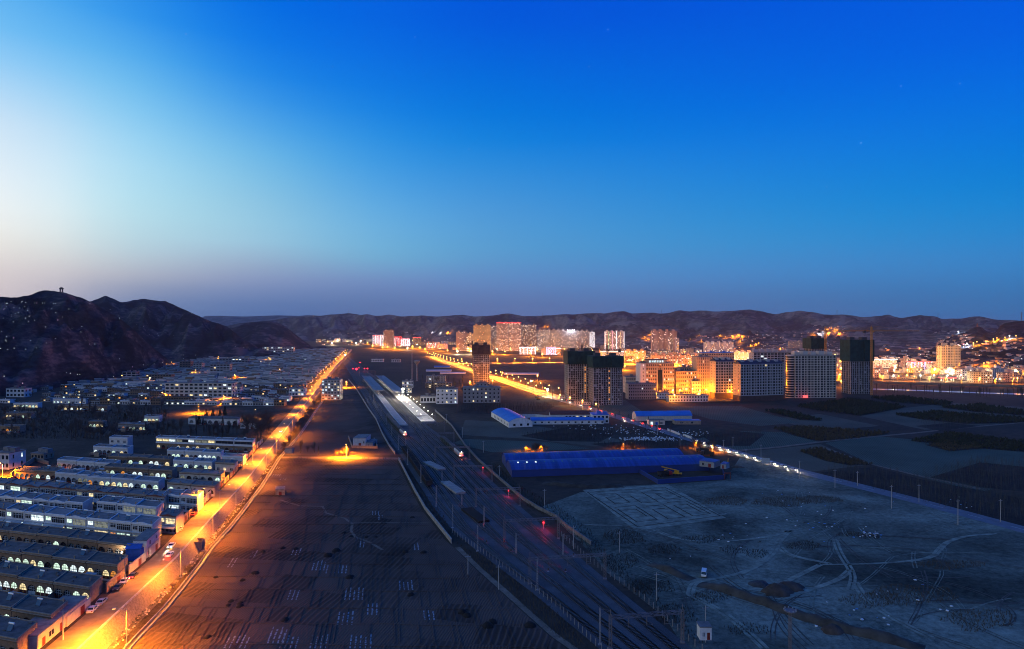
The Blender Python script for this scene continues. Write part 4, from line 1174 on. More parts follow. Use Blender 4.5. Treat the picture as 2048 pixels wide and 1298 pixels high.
block('terrace_house', 'grey four-storey house with white balconies in the middle of the village', 420, 460, 748, 20, 10, R(-2), 4, 6, 'grey_plaster', .1, cat='house', band='white_plaster')
block('terrace_house', 'long dark three-storey house with lit top windows behind the balconies', 438, 497, 728, 11, 10, R(-2), 3, 9, 'grey_plaster', .15, cat='house')
block('terrace_house', 'white three-storey house right of the long apartment block', 466, 480, 792, 18, 9, R(-2), 3, 3, 'white_plaster', .3, cat='house')
# arched school building in the trees
block('stair_house', 'white two-storey house with outside stair at the left photo edge', -14, 22, 938, 32, 11, R(-8), 2, 4, 'white_plaster', .1, cat='house')
yard_wall(gp(70, 922, VZ), gp(22, 955, VZ), 2.6, 'long brown compound wall running down to the orange lamp at the left edge', gate=False)
yard_wall(gp(97, 930, VZ), gp(70, 922, VZ), 2.0, 'short compound wall above the conifer yard', gate=False)
block('yard_shed', 'low shed with blue doors among the bare yards at the left', 62, 92, 918, 11, 7, R(-12), 1, 4, 'side_brick', .0, cat='shed')
def arched_hall(label, xr, yr, xl, n, h, hip=True):
	X, Y = gp(xr, yr, VZ); XL, YL = gp(xl, yr, VZ); u, v = basis(Y); w = (X - XL) / u[0]
	P = (X - u[0] * w, Y - u[1] * w); d = 9
	root = empty('schoolhouse', (P[0], P[1], VZ), 0, label, 'school'); sk = skew(u, v)
	b = MB(); arch_wall(b, w, n, h, d, w / n * .33, 1.9, 0, 0); b.xf(sk); b.build('wall', M['white_plaster'], root, (0, 0, 0))
	b = MB(); o = .7
	A, B, C_, D_ = (-o, -o, h), (w + o, -o, h), (w + o, d + o, h), (-o, d + o, h); r0, r1 = (d * .4, d / 2, h + 1.7), (w - d * .4, d / 2, h + 1.7)
	b.poly([A, B, r1, r0]); b.poly([B, C_, r1]); b.poly([C_, D_, r0, r1]); b.poly([D_, A, r0]); b.poly([D_, C_, B, A]); b.xf(sk); b.build('roof', M['roof_dark'], root, (0, 0, 0))
	add_arch_windows(root, u, v, w, n, w / n * .33, 1.9, ['glass_dark'] * n)
arched_hall('long white arched schoolhouse with hipped grey roof among bare trees', 476, 851, 368, 8, 5.2)
arched_hall('shorter arched schoolhouse wing with three pale arches behind bare trees', 518, 858, 478, 4, 4.6)
# ------------------------------------------------------------------ railway
def itp(t, x):
	if x <= t[0][0]: return t[0][1]
	for a, b in zip(t[:-1], t[1:]):
		if a[0] <= x <= b[0]:
			return a[1] + (b[1] - a[1]) * (x - a[0]) / (b[0] - a[0])
	a, b = t[-2], t[-1]
	return a[1] + (b[1] - a[1]) * (x - a[0]) / (b[0] - a[0])
XLT = [(130, 45), (174, 26.5), (210, 10), (247, -9), (275, -21.5), (308, -33), (355, -46.8), (420, -66), (500, -90.5), (589, -117), (812, -181), (1163, -284), (2600, -706)]
XRT = [(130, 57), (175, 42), (219, 27), (261, 14), (308, -.5), (357, -15), (417, -31.5), (472, -48), (530, -67), (589, -86), (812, -150), (1163, -253), (2600, -700)]
S1 = [0, 0, .33, .33, .66, .66, 1, 1]
S2 = [i / 7 for i in range(8)]
S3 = [0, 0, .19, .19, .71, .85, .85, 1.0]
def sm(a, b, x):
	t = max(0, min(1, (x - a) / (b - a))); return t * t * (3 - 2 * t)
def track_x(i, y):
	k1 = sm(200, 330, y); k2 = sm(470, 575, y)
	off = [0, .28, 0, .28, -.1, .25, -.15, 0][i] * (1 - k1)
	s = S1[i] + (S2[i] - S1[i]) * k1 + (S3[i] - S2[i]) * k2
	xl, xr = itp(XLT, y), itp(XRT, y)
	return xl + (xr - xl) * s
def track_dir(i, y):
	return math.atan2(4.0, track_x(i, y + 2) - track_x(i, y - 2))
soil_mat('ballast', [(.045, .047, .052), (.078, .083, .092), (.12, .125, .135)], .08, 3.0, .5)
ys_ = [130, 150, 174, 190, 210, 230, 247, 262, 275, 290, 308, 330, 355, 390, 420, 460, 500, 540, 589, 640, 700, 812, 950, 1163, 1600, 2200, 2600]
bl = MB(); bl.strip([(itp(XLT, y) - 4.5, y, .16) for y in ys_], [(itp(XRT, y) + 4.5, y, .16) for y in ys_])
tag(bl.build('railway_ballast', MATS['ballast']), kind='structure')
pmat('rail_steel', (.13, .11, .10), .45, .3, .4, metal=.8, spec=.5)
pmat('sleeper', (.12, .115, .11), .9, .3, .5)
pmat('oily_bed', (.022, .021, .022), .95, .4, .5, .3)
for i in range(8):
	if i in (1, 3, 6): yend = 560
	else: yend = 2500
	y0 = 140
	tys = []
	y = y0
	while y < yend:
		tys.append(y); y += 8 if y < 600 else 40
	pts = [(track_x(i, y), y) for y in tys]
	root = empty('railway_track', (pts[0][0], pts[0][1], 0), 0, '%s railway track counted from the ploughed-field side' % nth(i).capitalize(), 'track', 'tracks of the railway yard')
	rel = [(p[0] - pts[0][0], p[1] - pts[0][1]) for p in pts]
	b = MB(); b.ribbon(rel, 2.7, .20 + i * .004, 0)
	if True:
		y = y0
		while y < min(yend, 330):
			a = track_dir(i, y); n = (-math.sin(a), math.cos(a)); d = (math.cos(a), math.sin(a)); cx = track_x(i, y) - pts[0][0]; cyy = y - pts[0][1]
			b.prism([(cx - n[0] * 1.25 - d[0] * .13, cyy - n[1] * 1.25 - d[1] * .13), (cx - n[0] * 1.25 + d[0] * .13, cyy - n[1] * 1.25 + d[1] * .13), (cx + n[0] * 1.25 + d[0] * .13, cyy + n[1] * 1.25 + d[1] * .13), (cx + n[0] * 1.25 - d[0] * .13, cyy + n[1] * 1.25 - d[1] * .13)], .18, .27 + i * .004, 1)
			y += .75
	b.build('track_bed', [M['oily_bed'], M['sleeper']], root, (0, 0, 0))
	for s in (-.75, .75):
		b = MB(); q = []
		for k, p in enumerate(rel):
			a = track_dir(i, tys[k]); q.append((p[0] + math.sin(a) * s, p[1] - math.cos(a) * s))
		b.wallrun(q, .14, .26, .44); b.build('rail', M['rail_steel'], root, (0, 0, 0))

# --- portal gantries
pmat('gantry_steel', (.20, .17, .17), .7, .25, .5, metal=.2)
pmat('mast_concrete', (.30, .28, .28), .85, .2, .6)
def lattice(b, p0, p1, w, n, t=.07):
	p0 = Vector(p0); p1 = Vector(p1); d = (p1 - p0); L = d.length; d.normalize()
	a = d.cross(Vector((0, 0, 1)) if abs(d.z) < .9 else Vector((1, 0, 0))).normalized() * (w / 2); c = d.cross(a).normalized() * (w / 2)
	cs = [a + c, a - c, -a - c, -a + c]
	for q in cs: b.tube(p0 + q, p1 + q, t, n=4)
	for k in range(n):
		u0 = p0 + d * (L * k / n); u1 = p0 + d * (L * (k + 1) / n)
		for e in range(4):
			b.tube(u0 + cs[e], u1 + cs[(e + 1) % 4], t * .7, n=3)
def gantry(l, r, h, idx):
	L = gp(*l); Q = gp(*r)
	root = empty('overhead_line_gantry', (L[0], L[1], 0), 0, '%s steel lattice gantry over the tracks counted from the bottom edge' % nth(idx).capitalize(), 'gantry', 'lattice gantries spanning the railway tracks')
	D = Vector((Q[0] - L[0], Q[1] - L[1], 0))
	for p in (Vector((0, 0, 0)), D):
		b = MB(); lattice(b, p, p + Vector((0, 0, h)), .7, 9); b.tube(p + Vector((0, 0, h)), p + Vector((0, 0, h + 1.6)), .08, n=4)
		b.box(p.x - .6, p.x + .6, p.y - .6, p.y + .6, 0, .4); b.build('leg', M['gantry_steel'], root, (0, 0, 0))
	b = MB(); lattice(b, Vector((0, 0, h - .6)), D + Vector((0, 0, h - .6)), .8, max(8, int(D.length / 1.6))); b.build('beam', M['gantry_steel'], root, (0, 0, 0))
	for t in (.25, .5, .75):
		b = MB(); p = D * t + Vector((0, 0, h - 1)); b.tube(p, p - Vector((0, 0, 2.6)), .09, n=4); b.tube(p - Vector((0, 0, 1.4)), p + Vector((1.6, -.2, -1.9)), .05, n=4); b.tube(p - Vector((0, 0, 2.4)), p + Vector((1.6, -.2, -2.2)), .05, n=4); b.build('bracket', M['gantry_steel'], root, (0, 0, 0))
	return root
GANTS = [((1221, 1298), (1365, 1286)), ((1060, 1168.5), (1210, 1158.7)), ((1008.6, 1084), (1117, 1078)), ((951.7, 1014), (1039.6, 1012)), ((907.6, 962.5), (983.8, 963)), ((870.5, 920), (939, 920)), ((846, 891), (907.6, 889)), ((829.5, 868), (889, 866)), ((814, 852), (870, 850)), ((726, 764), (763, 762)), ((719, 752), (750, 751))]
for i, (l, r) in enumerate(GANTS): gantry(l, r, 9.0, i)
# --- single masts on the field side
MASTS = [(1200, 1290), (1074.6, 1180.6), (955, 1102.5), (905, 1056), (872.5, 1013), (841.6, 966), (815, 930), (797, 900), (783.5, 872), (772.5, 850), (762, 832), (754, 815), (746.5, 801), (740, 788), (734, 776), (728, 765)]
MID = [(1126, 1111, 8), (1032, 1108.6, 8), (968, 1054, 9), (923.6, 1013, 9), (884, 963.5, 8.5), (811.5, 897, 7)]
def mast(px, py, h, label, i):
	x, y = gp(px, py)
	root = empty('overhead_line_mast', (x, y, 0), 0, label, 'mast', 'slim masts standing between and beside the tracks')
	b = MB(); b.tube((-.16, 0, 0), (-.11, 0, h), .09, .06, n=5); b.tube((.22, 0, 0), (.16, 0, h), .09, .06, n=5)
	k = .5
	while k < h: b.box(-.15, .2, -.05, .05, k, k + .14); k += .8
	b.box(-.5, .5, -.5, .5, 0, .25); b.build('pole', M['mast_concrete'], root, (0, 0, 0))
	b = MB(); b.tube((0, 0, h - .6), (2.7, .3, h - .5), .05, n=4); b.tube((0, 0, h - 2.2), (2.7, .3, h - .8), .04, n=4); b.tube((0, 0, h), (0, 0, h + .5), .05, n=4); b.build('bracket', M['gantry_steel'], root, (0, 0, 0))
for i, (px, py) in enumerate(MASTS): mast(px, py, 10.0 if i < 8 else 8.5, '%s mast along the field edge of the tracks counted from the bottom' % nth(i).capitalize(), i)
for i, (px, py, h) in enumerate(MID): mast(px, py, h, '%s mast standing between the middle tracks counted from the bottom' % nth(i).capitalize(), i)
# overhead wires
wr = MB()
def sag(b, p, q, s=.5, r=.03, n=6):
	p = Vector(p); q = Vector(q); pr = p
	for k in range(1, n + 1):
		t = k / n; c = p.lerp(q, t); c.z -= s * 4 * t * (1 - t); b.tube(pr, c, r, n=3, cap=False); pr = c
for i in (0, 2, 4, 5, 7):
	yv = 150
	while yv < 900:
		y2 = yv + 48
		sag(wr, (track_x(i, yv), yv, 6.6), (track_x(i, y2), y2, 6.6), .25, .022, 4); yv = y2
pmat('wire', (.05, .05, .055), .6, .2)
tag(wr.build('overhead_wires', M['wire']), 'thin overhead contact wires strung above the railway tracks', 'wires', kind='stuff')

# --- fences and boundary walls of the railway
def post_fence(name, label, pts, sp, h, m, mesh=True, z=0, group=None):
	root = empty(name, (pts[0][0], pts[0][1], z), 0, label, 'fence', group)
	rel = [(p[0] - pts[0][0], p[1] - pts[0][1]) for p in pts]; carry = 0
	pb = MB(); pb.box(-.09, .09, -.09, .09, 0, h); pm = pb.mesh('post', M[m]); n = 0
	rb = MB(); prev = None
	for a, c in zip(rel[:-1], rel[1:]):
		d = Vector((c[0] - a[0], c[1] - a[1])); L = d.length; d.normalize(); t = carry
		while t < L:
			p = (a[0] + d.x * t, a[1] + d.y * t)
			if n < 95: put('post', pm, root, (p[0], p[1], 0)); n += 1
			if prev:
				for zz in (h * .3, h * .6, h * .92): rb.tube((prev[0], prev[1], zz), (p[0], p[1], zz), .025, n=3, cap=False)
			prev = p; t += sp
		carry = t - L
	if mesh: rb.build('wire_strands', M['wire'], root, (0, 0, 0))
	return root
LF = [gp(*p) for p in ((905, 1066), (914.6, 1073), (973, 1112), (1056, 1171), (1120, 1220), (1185.7, 1288))] + [(27, 165)]
RF = [gp(*p) for p in ((1118, 1068), (1129.5, 1078), (1176, 1120), (1217, 1151), (1290.6, 1202.6), (1383, 1288))] + [(52, 165)]
post_fence('railway_fence', 'wire fence with pale posts on the field side of the railway', LF, 2.6, 2.0, 'channel_concrete')
post_fence('railway_fence', 'wire fence with pale posts between railway and bare sandy lot', RF, 3.0, 2.0, 'channel_concrete')
def boundary_wall(label, pts, h, m, t=.3, cope=True):
	root = empty('boundary_wall', (pts[0][0], pts[0][1], 0), 0, label, 'wall')
	rel = [(p[0] - pts[0][0], p[1] - pts[0][1]) for p in pts]
	b = MB(); b.wallrun(rel, t, 0, h); b.build('wall', M[m], root, (0, 0, 0))
	b = MB(); b.wallrun(rel, t + .25, h + .003, h + .2); b.build('coping', M[m], root, (0, 0, 0))
boundary_wall('long white boundary wall curving between ploughed field and railway bank', [(-72.5, 416)] + RW[1:], 1.7, 'channel_concrete')
boundary_wall('low concrete boundary wall along the far side of the tracks', [gp(*p) for p in ((870, 822), (903, 852), (930, 892), (956.6, 921.6), (1000.6, 960.7), (1046, 1000), (1076, 1019), (1112, 1036.6), (1134, 1056), (1182, 1090))], 1.5, 'roof_grey')
boundary_wall('thin white boundary wall beside the track near the small substation', [gp(*p) for p in ((697, 760), (712, 778), (736, 817), (752, 840), (765, 870), (778, 893), (790, 909))], 1.6, 'channel_concrete')

# --- platforms
def platform(label, ya, yb, sa, sb, z):
	pts = []
	n = 10; L = []; Q = []
	for k in range(n + 1):
		y = ya + (yb - ya) * k / n; xl, xr = itp(XLT, y), itp(XRT, y)
		L.append((xl + (xr - xl) * sa, y)); Q.append((xl + (xr - xl) * sb, y))
	o = L[0]
	root = empty('platform', (o[0], o[1], 0), 0, label, 'platform')
	b = MB()
	for k in range(n):
		b.prism([(L[k][0] - o[0], L[k][1] - o[1]), (Q[k][0] - o[0], Q[k][1] - o[1]), (Q[k + 1][0] - o[0], Q[k + 1][1] - o[1]), (L[k + 1][0] - o[0], L[k + 1][1] - o[1])], 0, z)
	b.build('deck', M['platform_paving'], root, (0, 0, 0))
	b = MB(); b.ribbon([(p[0] - o[0] + .5, p[1] - o[1]) for p in L], .3, z + .01); b.ribbon([(p[0] - o[0] - .5, p[1] - o[1]) for p in Q], .3, z + .01); b.build('edge_line', M['trim_white'], root, (0, 0, 0))
	return root, L, Q
pmat('platform_paving', (.30, .29, .28), .85, .2, .15, detail=6)
P1, L1, Q1 = platform('long island platform with a flat grey canopy on its far half', 560, 1060, .36, .60, 1.15)
P2, L2, Q2 = platform('brightly lit side platform with lamps on both edges', 580, 1060, 1.07, 1.50, 1.15)
pmat('canopy_roof', (.17, .175, .195), .6, .15, .1)
def canopy(label, ya, yb, sa, sb, z, root_loc, ridge):
	n = 8; L = []; Q = []
	for k in range(n + 1):
		y = ya + (yb - ya) * k / n; xl, xr = itp(XLT, y), itp(XRT, y); L.append((xl + (xr - xl) * sa, y)); Q.append((xl + (xr - xl) * sb, y))
	o = L[0]; root = empty('platform_canopy', (o[0], o[1], 1.15), 0, label, 'canopy')
	b = MB()
	for k in range(n):
		mx0 = ((L[k][0] + Q[k][0]) / 2 - o[0], L[k][1] - o[1]); mx1 = ((L[k + 1][0] + Q[k + 1][0]) / 2 - o[0], L[k + 1][1] - o[1])
		l0 = (L[k][0] - o[0], L[k][1] - o[1]); l1 = (L[k + 1][0] - o[0], L[k + 1][1] - o[1]); q0 = (Q[k][0] - o[0], Q[k][1] - o[1]); q1 = (Q[k + 1][0] - o[0], Q[k + 1][1] - o[1])
		b.prism([l0, mx0, mx1, l1], [z + .5, z, z, z + .5], [z + .9, z + .35, z + .35, z + .9]); b.prism([mx0, q0, q1, mx1], [z, z + .5, z + .5, z], [z + .35, z + .9, z + .9, z + .35])
		b.prism([(mx0[0] - .4, mx0[1]), (mx0[0] + .4, mx0[1]), (mx1[0] + .4, mx1[1]), (mx1[0] - .4, mx1[1])], z + .36, z + .8)
	b.build('roof', M['canopy_roof'], root, (0, 0, 0))
	pb = MB(); pb.tube((0, 0, 0), (0, 0, z + .05), .25, n=6); pm = pb.mesh('pillar', M['trim_white'])
	for k in range(17):
		y = ya + (yb - ya) * (k + .5) / 17; xl, xr = itp(XLT, y), itp(XRT, y)
		put('pillar', pm, root, (xl + (xr - xl) * (sa + sb) / 2 - o[0], y - o[1], 0))
	return root
canopy('flat grey butterfly canopy over the island platform', 812, 1055, .27, .70, 4.9, None, 0)
canopy('grey butterfly canopy over the lit side platform', 790, 1060, 1.02, 1.45, 4.9, None, 0)
emat('lamp_white', (1.0, .92, .72), 14)
emat('lamp_flood', (1.0, .88, .62), 26)
emat('lamp_sodium', (1.0, .52, .12), 9)
emat('lamp_red', (1.0, .015, .03), 9)
pmat('pole_grey', (.28, .28, .29), .6, .2)
def pm_lamp():
	b = MB(); b.tube((0, 0, 0), (0, 0, 4.4), .08, .05, n=5); b.box(-.3, .3, -.3, .3, 0, .12)
	h = MB(); h.lathe([(.05, 4.4), (.38, 4.6), (.42, 4.85), (.2, 5.1), (.02, 5.15)], 8)
	return b.mesh('pole', M['pole_grey']), h.mesh('lamp_head', M['lamp_white'])
LP, LH = pm_lamp()
k = 0
for side, s in (('track', 1.12), ('outer', 1.46)):
	for j in range(8):
		y = 592 + j * 25; xl, xr = itp(XLT, y), itp(XRT, y); x = xl + (xr - xl) * s
		root = empty('platform_lamp', (x, y, 1.15), 0, 'white platform lamp, %s from the near end on the %s edge' % (nth(j), side), 'lamp', 'white lamps along the lit platform')
		put('pole', LP, root, (0, 0, 0)); put('lamp_head', LH, root, (0, 0, 0))
		if side == 'outer' or j % 2 == 0:
			point_light('platform_light', (-1.0 if side == 'outer' else 1.0, 0, 4.2), 2600, (1, .88, .66), root, .3)
	# light under the canopy
for j in range(5):
	y = 800 + j * 55; xl, xr = itp(XLT, y), itp(XRT, y)
	point_light('canopy_light', (xl + (xr - xl) * 1.2, y, 5.2), 5000, (1, .9, .7), None, .4)
# flood light mast whose glare fills the platform
x, y = gp(806, 797)
root = empty('floodlight_mast', (x, y, 0), 0, 'tall floodlight mast glaring white beside the lit platform', 'floodlight')
b = MB(); b.tube((0, 0, 0), (0, 0, 10.5), .22, .12, n=6); b.build('pole', M['pole_grey'], root, (0, 0, 0))
b = MB(); b.lathe([(.2, 10.2), (1.5, 10.4), (1.9, 11.2), (1.4, 12.0), (.1, 12.4)], 10); b.build('lamp_head', M['lamp_flood'], root, (0, 0, 0))  # head enlarged so its glowing ball also stands in for flare
point_light('flood_light', (0, -1.5, 10.0), 120000, (1, .85, .58), root, 1.0)

# --- locomotives and wagons
pmat('loco_paint', (.42, .42, .46), .4, .15, .5, spec=.5); pmat('loco_red', (.35, .03, .03), .4, .15, .5, spec=.5); pmat('loco_blue', (.05, .13, .34), .4, .15, .5, spec=.5)
pmat('wagon_dark', (.030, .026, .026), .8, .3, .6, .1); pmat('coal', (.012, .012, .013), .95, .3, 2, .4); pmat('wheel_steel', (.05, .045, .04), .6, .2, 1, metal=.5)
def wheels(root, xs, m='wheel_steel', g=.72):
	for x in xs:
		b = MB(); b.tube((x, -g, .48), (x, g, .48), .09, n=6)
		for s in (-g, g): b.tube((x, s - .07, .48), (x, s + .07, .48), .48, n=12)
		b.build('wheelset', M[m], root, (0, 0, 0))
def wagon(label, loc, rz, proto=None):
	if proto:
		c = copy_tree(proto); c.location = loc; c.rotation_euler = (0, 0, rz); c['label'] = label; return c
	root = empty('coal_wagon', loc, rz, label, 'wagon', 'dark coal wagons standing on the outer track')
	L = 12.4
	b = MB(); h0, h1 = 1.1, 3.3
	b.box(-L / 2, L / 2, -1.5, 1.5, h0 - .2, h0 + .05)
	for s in (-1, 1):
		b.box(-L / 2, L / 2, min(s * 1.6, s * 1.5), max(s * 1.6, s * 1.5), h0, h1)
		for k in range(9): x = -L / 2 + L * k / 8; b.box(x - .08, x + .08, min(s * 1.6, s * 1.72), max(s * 1.6, s * 1.72), h0, h1 + .05)
		b.box(-L / 2, L / 2, min(s * 1.5, s * 1.74), max(s * 1.5, s * 1.74), h1 + .051, h1 + .2)
	for e in (-1, 1): b.box(min(e * L / 2, e * (L / 2 - .1)), max(e * L / 2, e * (L / 2 - .1)), -1.49, 1.49, h0, h1); b.tube((e * L / 2, 0, .95), (e * (L / 2 + .55), 0, .95), .15, n=6)
	b.build('body', M['wagon_dark'], root, (0, 0, 0))
	b = MB(); n = 8
	for k in range(n):
		x0 = -L / 2 + .15 + (L - .3) * k / n; x1 = -L / 2 + .15 + (L - .3) * (k + 1) / n; f = lambda x: h1 - .35 + .35 * math.cos(x * 1.1)
		b.poly([(x0, -1.45, h1 - .3), (x1, -1.45, h1 - .3), (x1, 0, f(x1) + .2), (x0, 0, f(x0) + .2)]); b.poly([(x0, 0, f(x0) + .2), (x1, 0, f(x1) + .2), (x1, 1.45, h1 - .3), (x0, 1.45, h1 - .3)])
	b.build('coal_load', M['coal'], root, (0, 0, 0))
	for e in (-1, 1):
		b = MB()
		for s in (-1, 1): b.box(e * 4.2 - 1.4, e * 4.2 + 1.4, s * .95 - .1, s * .95 + .1, .4, .8)
		b.box(e * 4.2 - .3, e * 4.2 + .3, -.9, .9, .6, .9); b.build('bogie', M['wheel_steel'], root, (0, 0, 0))
	wheels(root, (-5.1, -3.3, 3.3, 5.1))
	return root
def place_on(i, y, off=0.0):
	a = track_dir(i, y); return (track_x(i, y), y, .45), a
wp = None
y = 351.0; k = 0
while y < 452:
	loc, a = place_on(0, y); w = wagon('Dark coal wagon, %s from the near end of the rake on the outer track' % nth(k), loc, a, wp); wp = wp or w; y += 13.4 * math.sin(a); k += 1
def loco(label, loc, rz, body='loco_paint', lights=True, power=0, front=-1):
	root = empty('locomotive', loc, rz, label, 'locomotive')
	L = 18.0; b = MB(); e = L / 2
	prof = [(-1.5, 1.1), (1.5, 1.1), (1.55, 3.2), (1.2, 3.9), (-1.2, 3.9), (-1.55, 3.2)]
	xs = [(-e, .86), (-e + .9, 1), (e - .9, 1), (e, .86)]
	s0 = len(b.v)
	for x, k in xs:
		for (yy, zz) in prof: b.v.append((x if zz < 2.6 or abs(x) < e else x * .955, yy * k, zz if zz < 3.5 else 1.1 + (zz - 1.1) * (k * .3 + .7)))
	n = len(prof)
	for q in range(3):
		for i in range(n): j = (i + 1) % n; b.f.append((s0 + q * n + i, s0 + (q + 1) * n + i, s0 + (q + 1) * n + j, s0 + q * n + j)); b.m.append(0 if i in (1, 5) else 1 if i == 3 else 0)
	b.f.append(tuple(s0 + i for i in range(n))); b.m.append(0); b.f.append(tuple(s0 + 3 * n + i for i in reversed(range(n)))); b.m.append(0)
	for s in (-1, 1): b.box(-e + .8, e - .8, min(s * 1.57, s * 1.62), max(s * 1.57, s * 1.62), 1.5, 2.0, 2)
	for x in (-4, 0, 4): b.box(x - 1, x + 1, -.7, .7, 3.92, 4.3, 1)
	b.build('body', [M[body], M['roof_grey'], M['loco_red']], root, (0, 0, 0))
	for s in (-1, 1):
		b = MB(); x = s * (e + .02); xx = s * (e * .965 + .03)
		b.poly([(x, -1.15, 2.65), (x, 1.15, 2.65), (xx, 1.0, 3.4), (xx, -1.0, 3.4)][::s]); b.build('cab_window', M['lit_dim'] if s != front else M['lit_warm'], root, (0, 0, 0))
	b = MB(); b.box(-e + .4, e - .4, -1.2, 1.2, .75, 1.08); b.build('underframe', M['wheel_steel'], root, (0, 0, 0))
	b = MB(); b.tube((5, 0, 4.2), (6.2, 0, 5.2), .05, n=4); b.tube((6.2, 0, 5.2), (5, 0, 6.1), .05, n=4); b.box(4.9, 5.1, -.9, .9, 6.08, 6.16); b.build('pantograph', M['gantry_steel'], root, (0, 0, 0))
	wheels(root, (-6.6, -4.6, -2.6, 2.6, 4.6, 6.6))
	if lights:
		for yy, m in ((-.95, 'lamp_red'), (.95, 'lamp_white')):
			b = MB(); b.tube((front * e, yy, 1.55), (front * (e + .1), yy, 1.55), .2, n=10); b.build('headlight', M[m], root, (0, 0, 0))
		b = MB(); b.tube((front * (e - .1), 0, 3.75), (front * (e + .08), 0, 3.7), .22, n=10); b.build('headlight', M['lamp_white'], root, (0, 0, 0))
		point_light('loco_light', (front * (e + 1.2), 0, 1.6), 300, (1, .2, .1), root, .3)
	if power: point_light('headlight_beam', (front * (e + 2.5), 0, 3.6), power, (1, .72, .38), root, .6)
	return root
loc, a = place_on(2, 512); loco('pale locomotive with one red tail light at the end of the dark train', loc, a)
loc, a = place_on(7, 430); loco('white locomotive with red stripe and lit cab on the far side tracks', loc, a)
for q in (446, 459.5, 473): 
	loc, a = place_on(7, q)
loc, a = place_on(4, 1910); l3 = loco('distant locomotive with a dazzling headlight far up the line', loc, a, power=110000)
b = MB(); b.lathe([(.1, -1.6), (1.2, -1.0), (1.7, 0), (1.2, 1.0), (.1, 1.6)], 10); b.build('headlight', M['lamp_flood'], l3, (-9.5, 0, 4.6))  # extra glowing ball added to stand in for the headlight's flare
# three passenger / goods vans behind the first locomotive
pmat('van_green', (.03, .05, .045), .6, .2, .5)
def goods_van(label, loc, rz):
	root = empty('goods_van', loc, rz, label, 'wagon'); L = 14
	b = MB(); b.prism([(-L / 2, -1.5), (L / 2, -1.5), (L / 2, 1.5), (-L / 2, 1.5)], 1.0, 3.6)
	for k in range(9):
		x = -L / 2 + .4 + (L - .8) * k / 8
		for s in (-1, 1): b.box(x - .06, x + .06, min(s * 1.5, s * 1.58), max(s * 1.5, s * 1.58), 1.0, 3.6)
	b.build('body', M['van_green'], root, (0, 0, 0))
	b = MB()
	for k in range(4):
		y0 = -1.6 + .8 * k; z = [3.6, 3.95, 4.05, 3.95, 3.6]; b.poly([(-L / 2 - .1, y0, z[k]), (L / 2 + .1, y0, z[k]), (L / 2 + .1, y0 + .8, z[k + 1]), (-L / 2 - .1, y0 + .8, z[k + 1])])
	b.build('roof', M['roof_dark'], root, (0, 0, 0))
	for s in (-1, 1):
		b = MB(); b.box(-1.1, 1.1, min(s * 1.52, s * 1.63), max(s * 1.52, s * 1.63), 1.1, 3.2); b.build('door', M['wagon_dark'], root, (0, 0, 0))
	wheels(root, (-5.4, -3.6, 3.6, 5.4))
for k in range(6):
	loc, a = place_on(2, 530 + k * 14.6); goods_van('Dark goods van, %s behind the pale locomotive' % nth(k), loc, a)
for k in range(3):
	loc, a = place_on(7, 448 + k * 14.6); goods_van('Dark goods van, %s behind the white locomotive' % nth(k), loc, a)

# --- low loading platforms between the tracks
for k, (px, py, px2, py2, lb) in enumerate(((853, 926, 884, 941, 'far'), (890, 966, 922, 989, 'middle'), (933, 1020, 968, 1046, 'near'))):
	A = gp(px, py); B = gp(px2, py2); d = Vector((B[0] - A[0], B[1] - A[1])).normalized(); n = Vector((-d.y, d.x)) * 2.6
	b = MB(); b.prism([(-n.x, -n.y), (B[0] - A[0] - n.x, B[1] - A[1] - n.y), (B[0] - A[0] + n.x, B[1] - A[1] + n.y), (n.x, n.y)], 0, 1.0)
	tag(b.build('loading_platform', M['channel_concrete'] if k < 2 else M['dark_heap'], None, (A[0], A[1], .1)), 'low flat loading platform between the tracks, the %s of three' % lb, 'platform')

# --- dwarf signals: red lens turned up the line, lighting the ballast
def dwarf(px, py, label, power=900, tall=.9):
	x, y = gp(px, py, .3); a = math.atan2(1, -.42)
	root = empty('ground_signal', (x, y, .15), 0, label, 'signal', 'red ground signals of the railway yard')
	b = MB(); b.tube((0, 0, 0), (0, 0, tall * .55), .07, n=6); b.box(-.35, .35, -.35, .35, 0, .1); b.build('post', M['pole_grey'], root, (0, 0, 0))
	b = MB(); b.box(-.24, .24, -.16, .16, tall * .5, tall * .5 + .75); b.build('housing', M['trim_dark'], root, (0, 0, 0))
	b = MB(); b.tube((0, .17, tall * .5 + .5), (-.08, .30, tall * .5 + .5), .17, n=10); b.build('lens', M['lamp_red'], root, (0, 0, 0))
	aim = (x - 11.5, y + 27, -1.2)
	point_light('signal_light', (-.25, .6, tall * .5 + .6), power * .3, (1, .03, .05), root, .15, spot=30, aim=None).rotation_euler = Vector((11.5, -27, 2.4)).to_track_quat('Z', 'Y').to_euler()
for px, py, lb, pw in ((973, 1086, 'Red ground signal shining up the outer track near the field fence', 5000), (1022, 1103, 'Red ground signal at the foot of the third gantry', 2500), (1096.5, 1142, 'Red ground signal in the centre of the yard, left of a close pair', 6000), (1131, 1143, 'Red ground signal in the centre of the yard, right of a close pair', 5000), (1147, 1112, 'Red ground signal beside the track nearest the sandy lot', 7000), (969, 1054, 'Red ground signal at the foot of a middle mast', 900), (924, 1014, 'Red ground signal below the second middle mast', 500), (1009, 1085, 'Red ground signal beside the left leg of a gantry', 900)):
	dwarf(px, py, lb, pw)
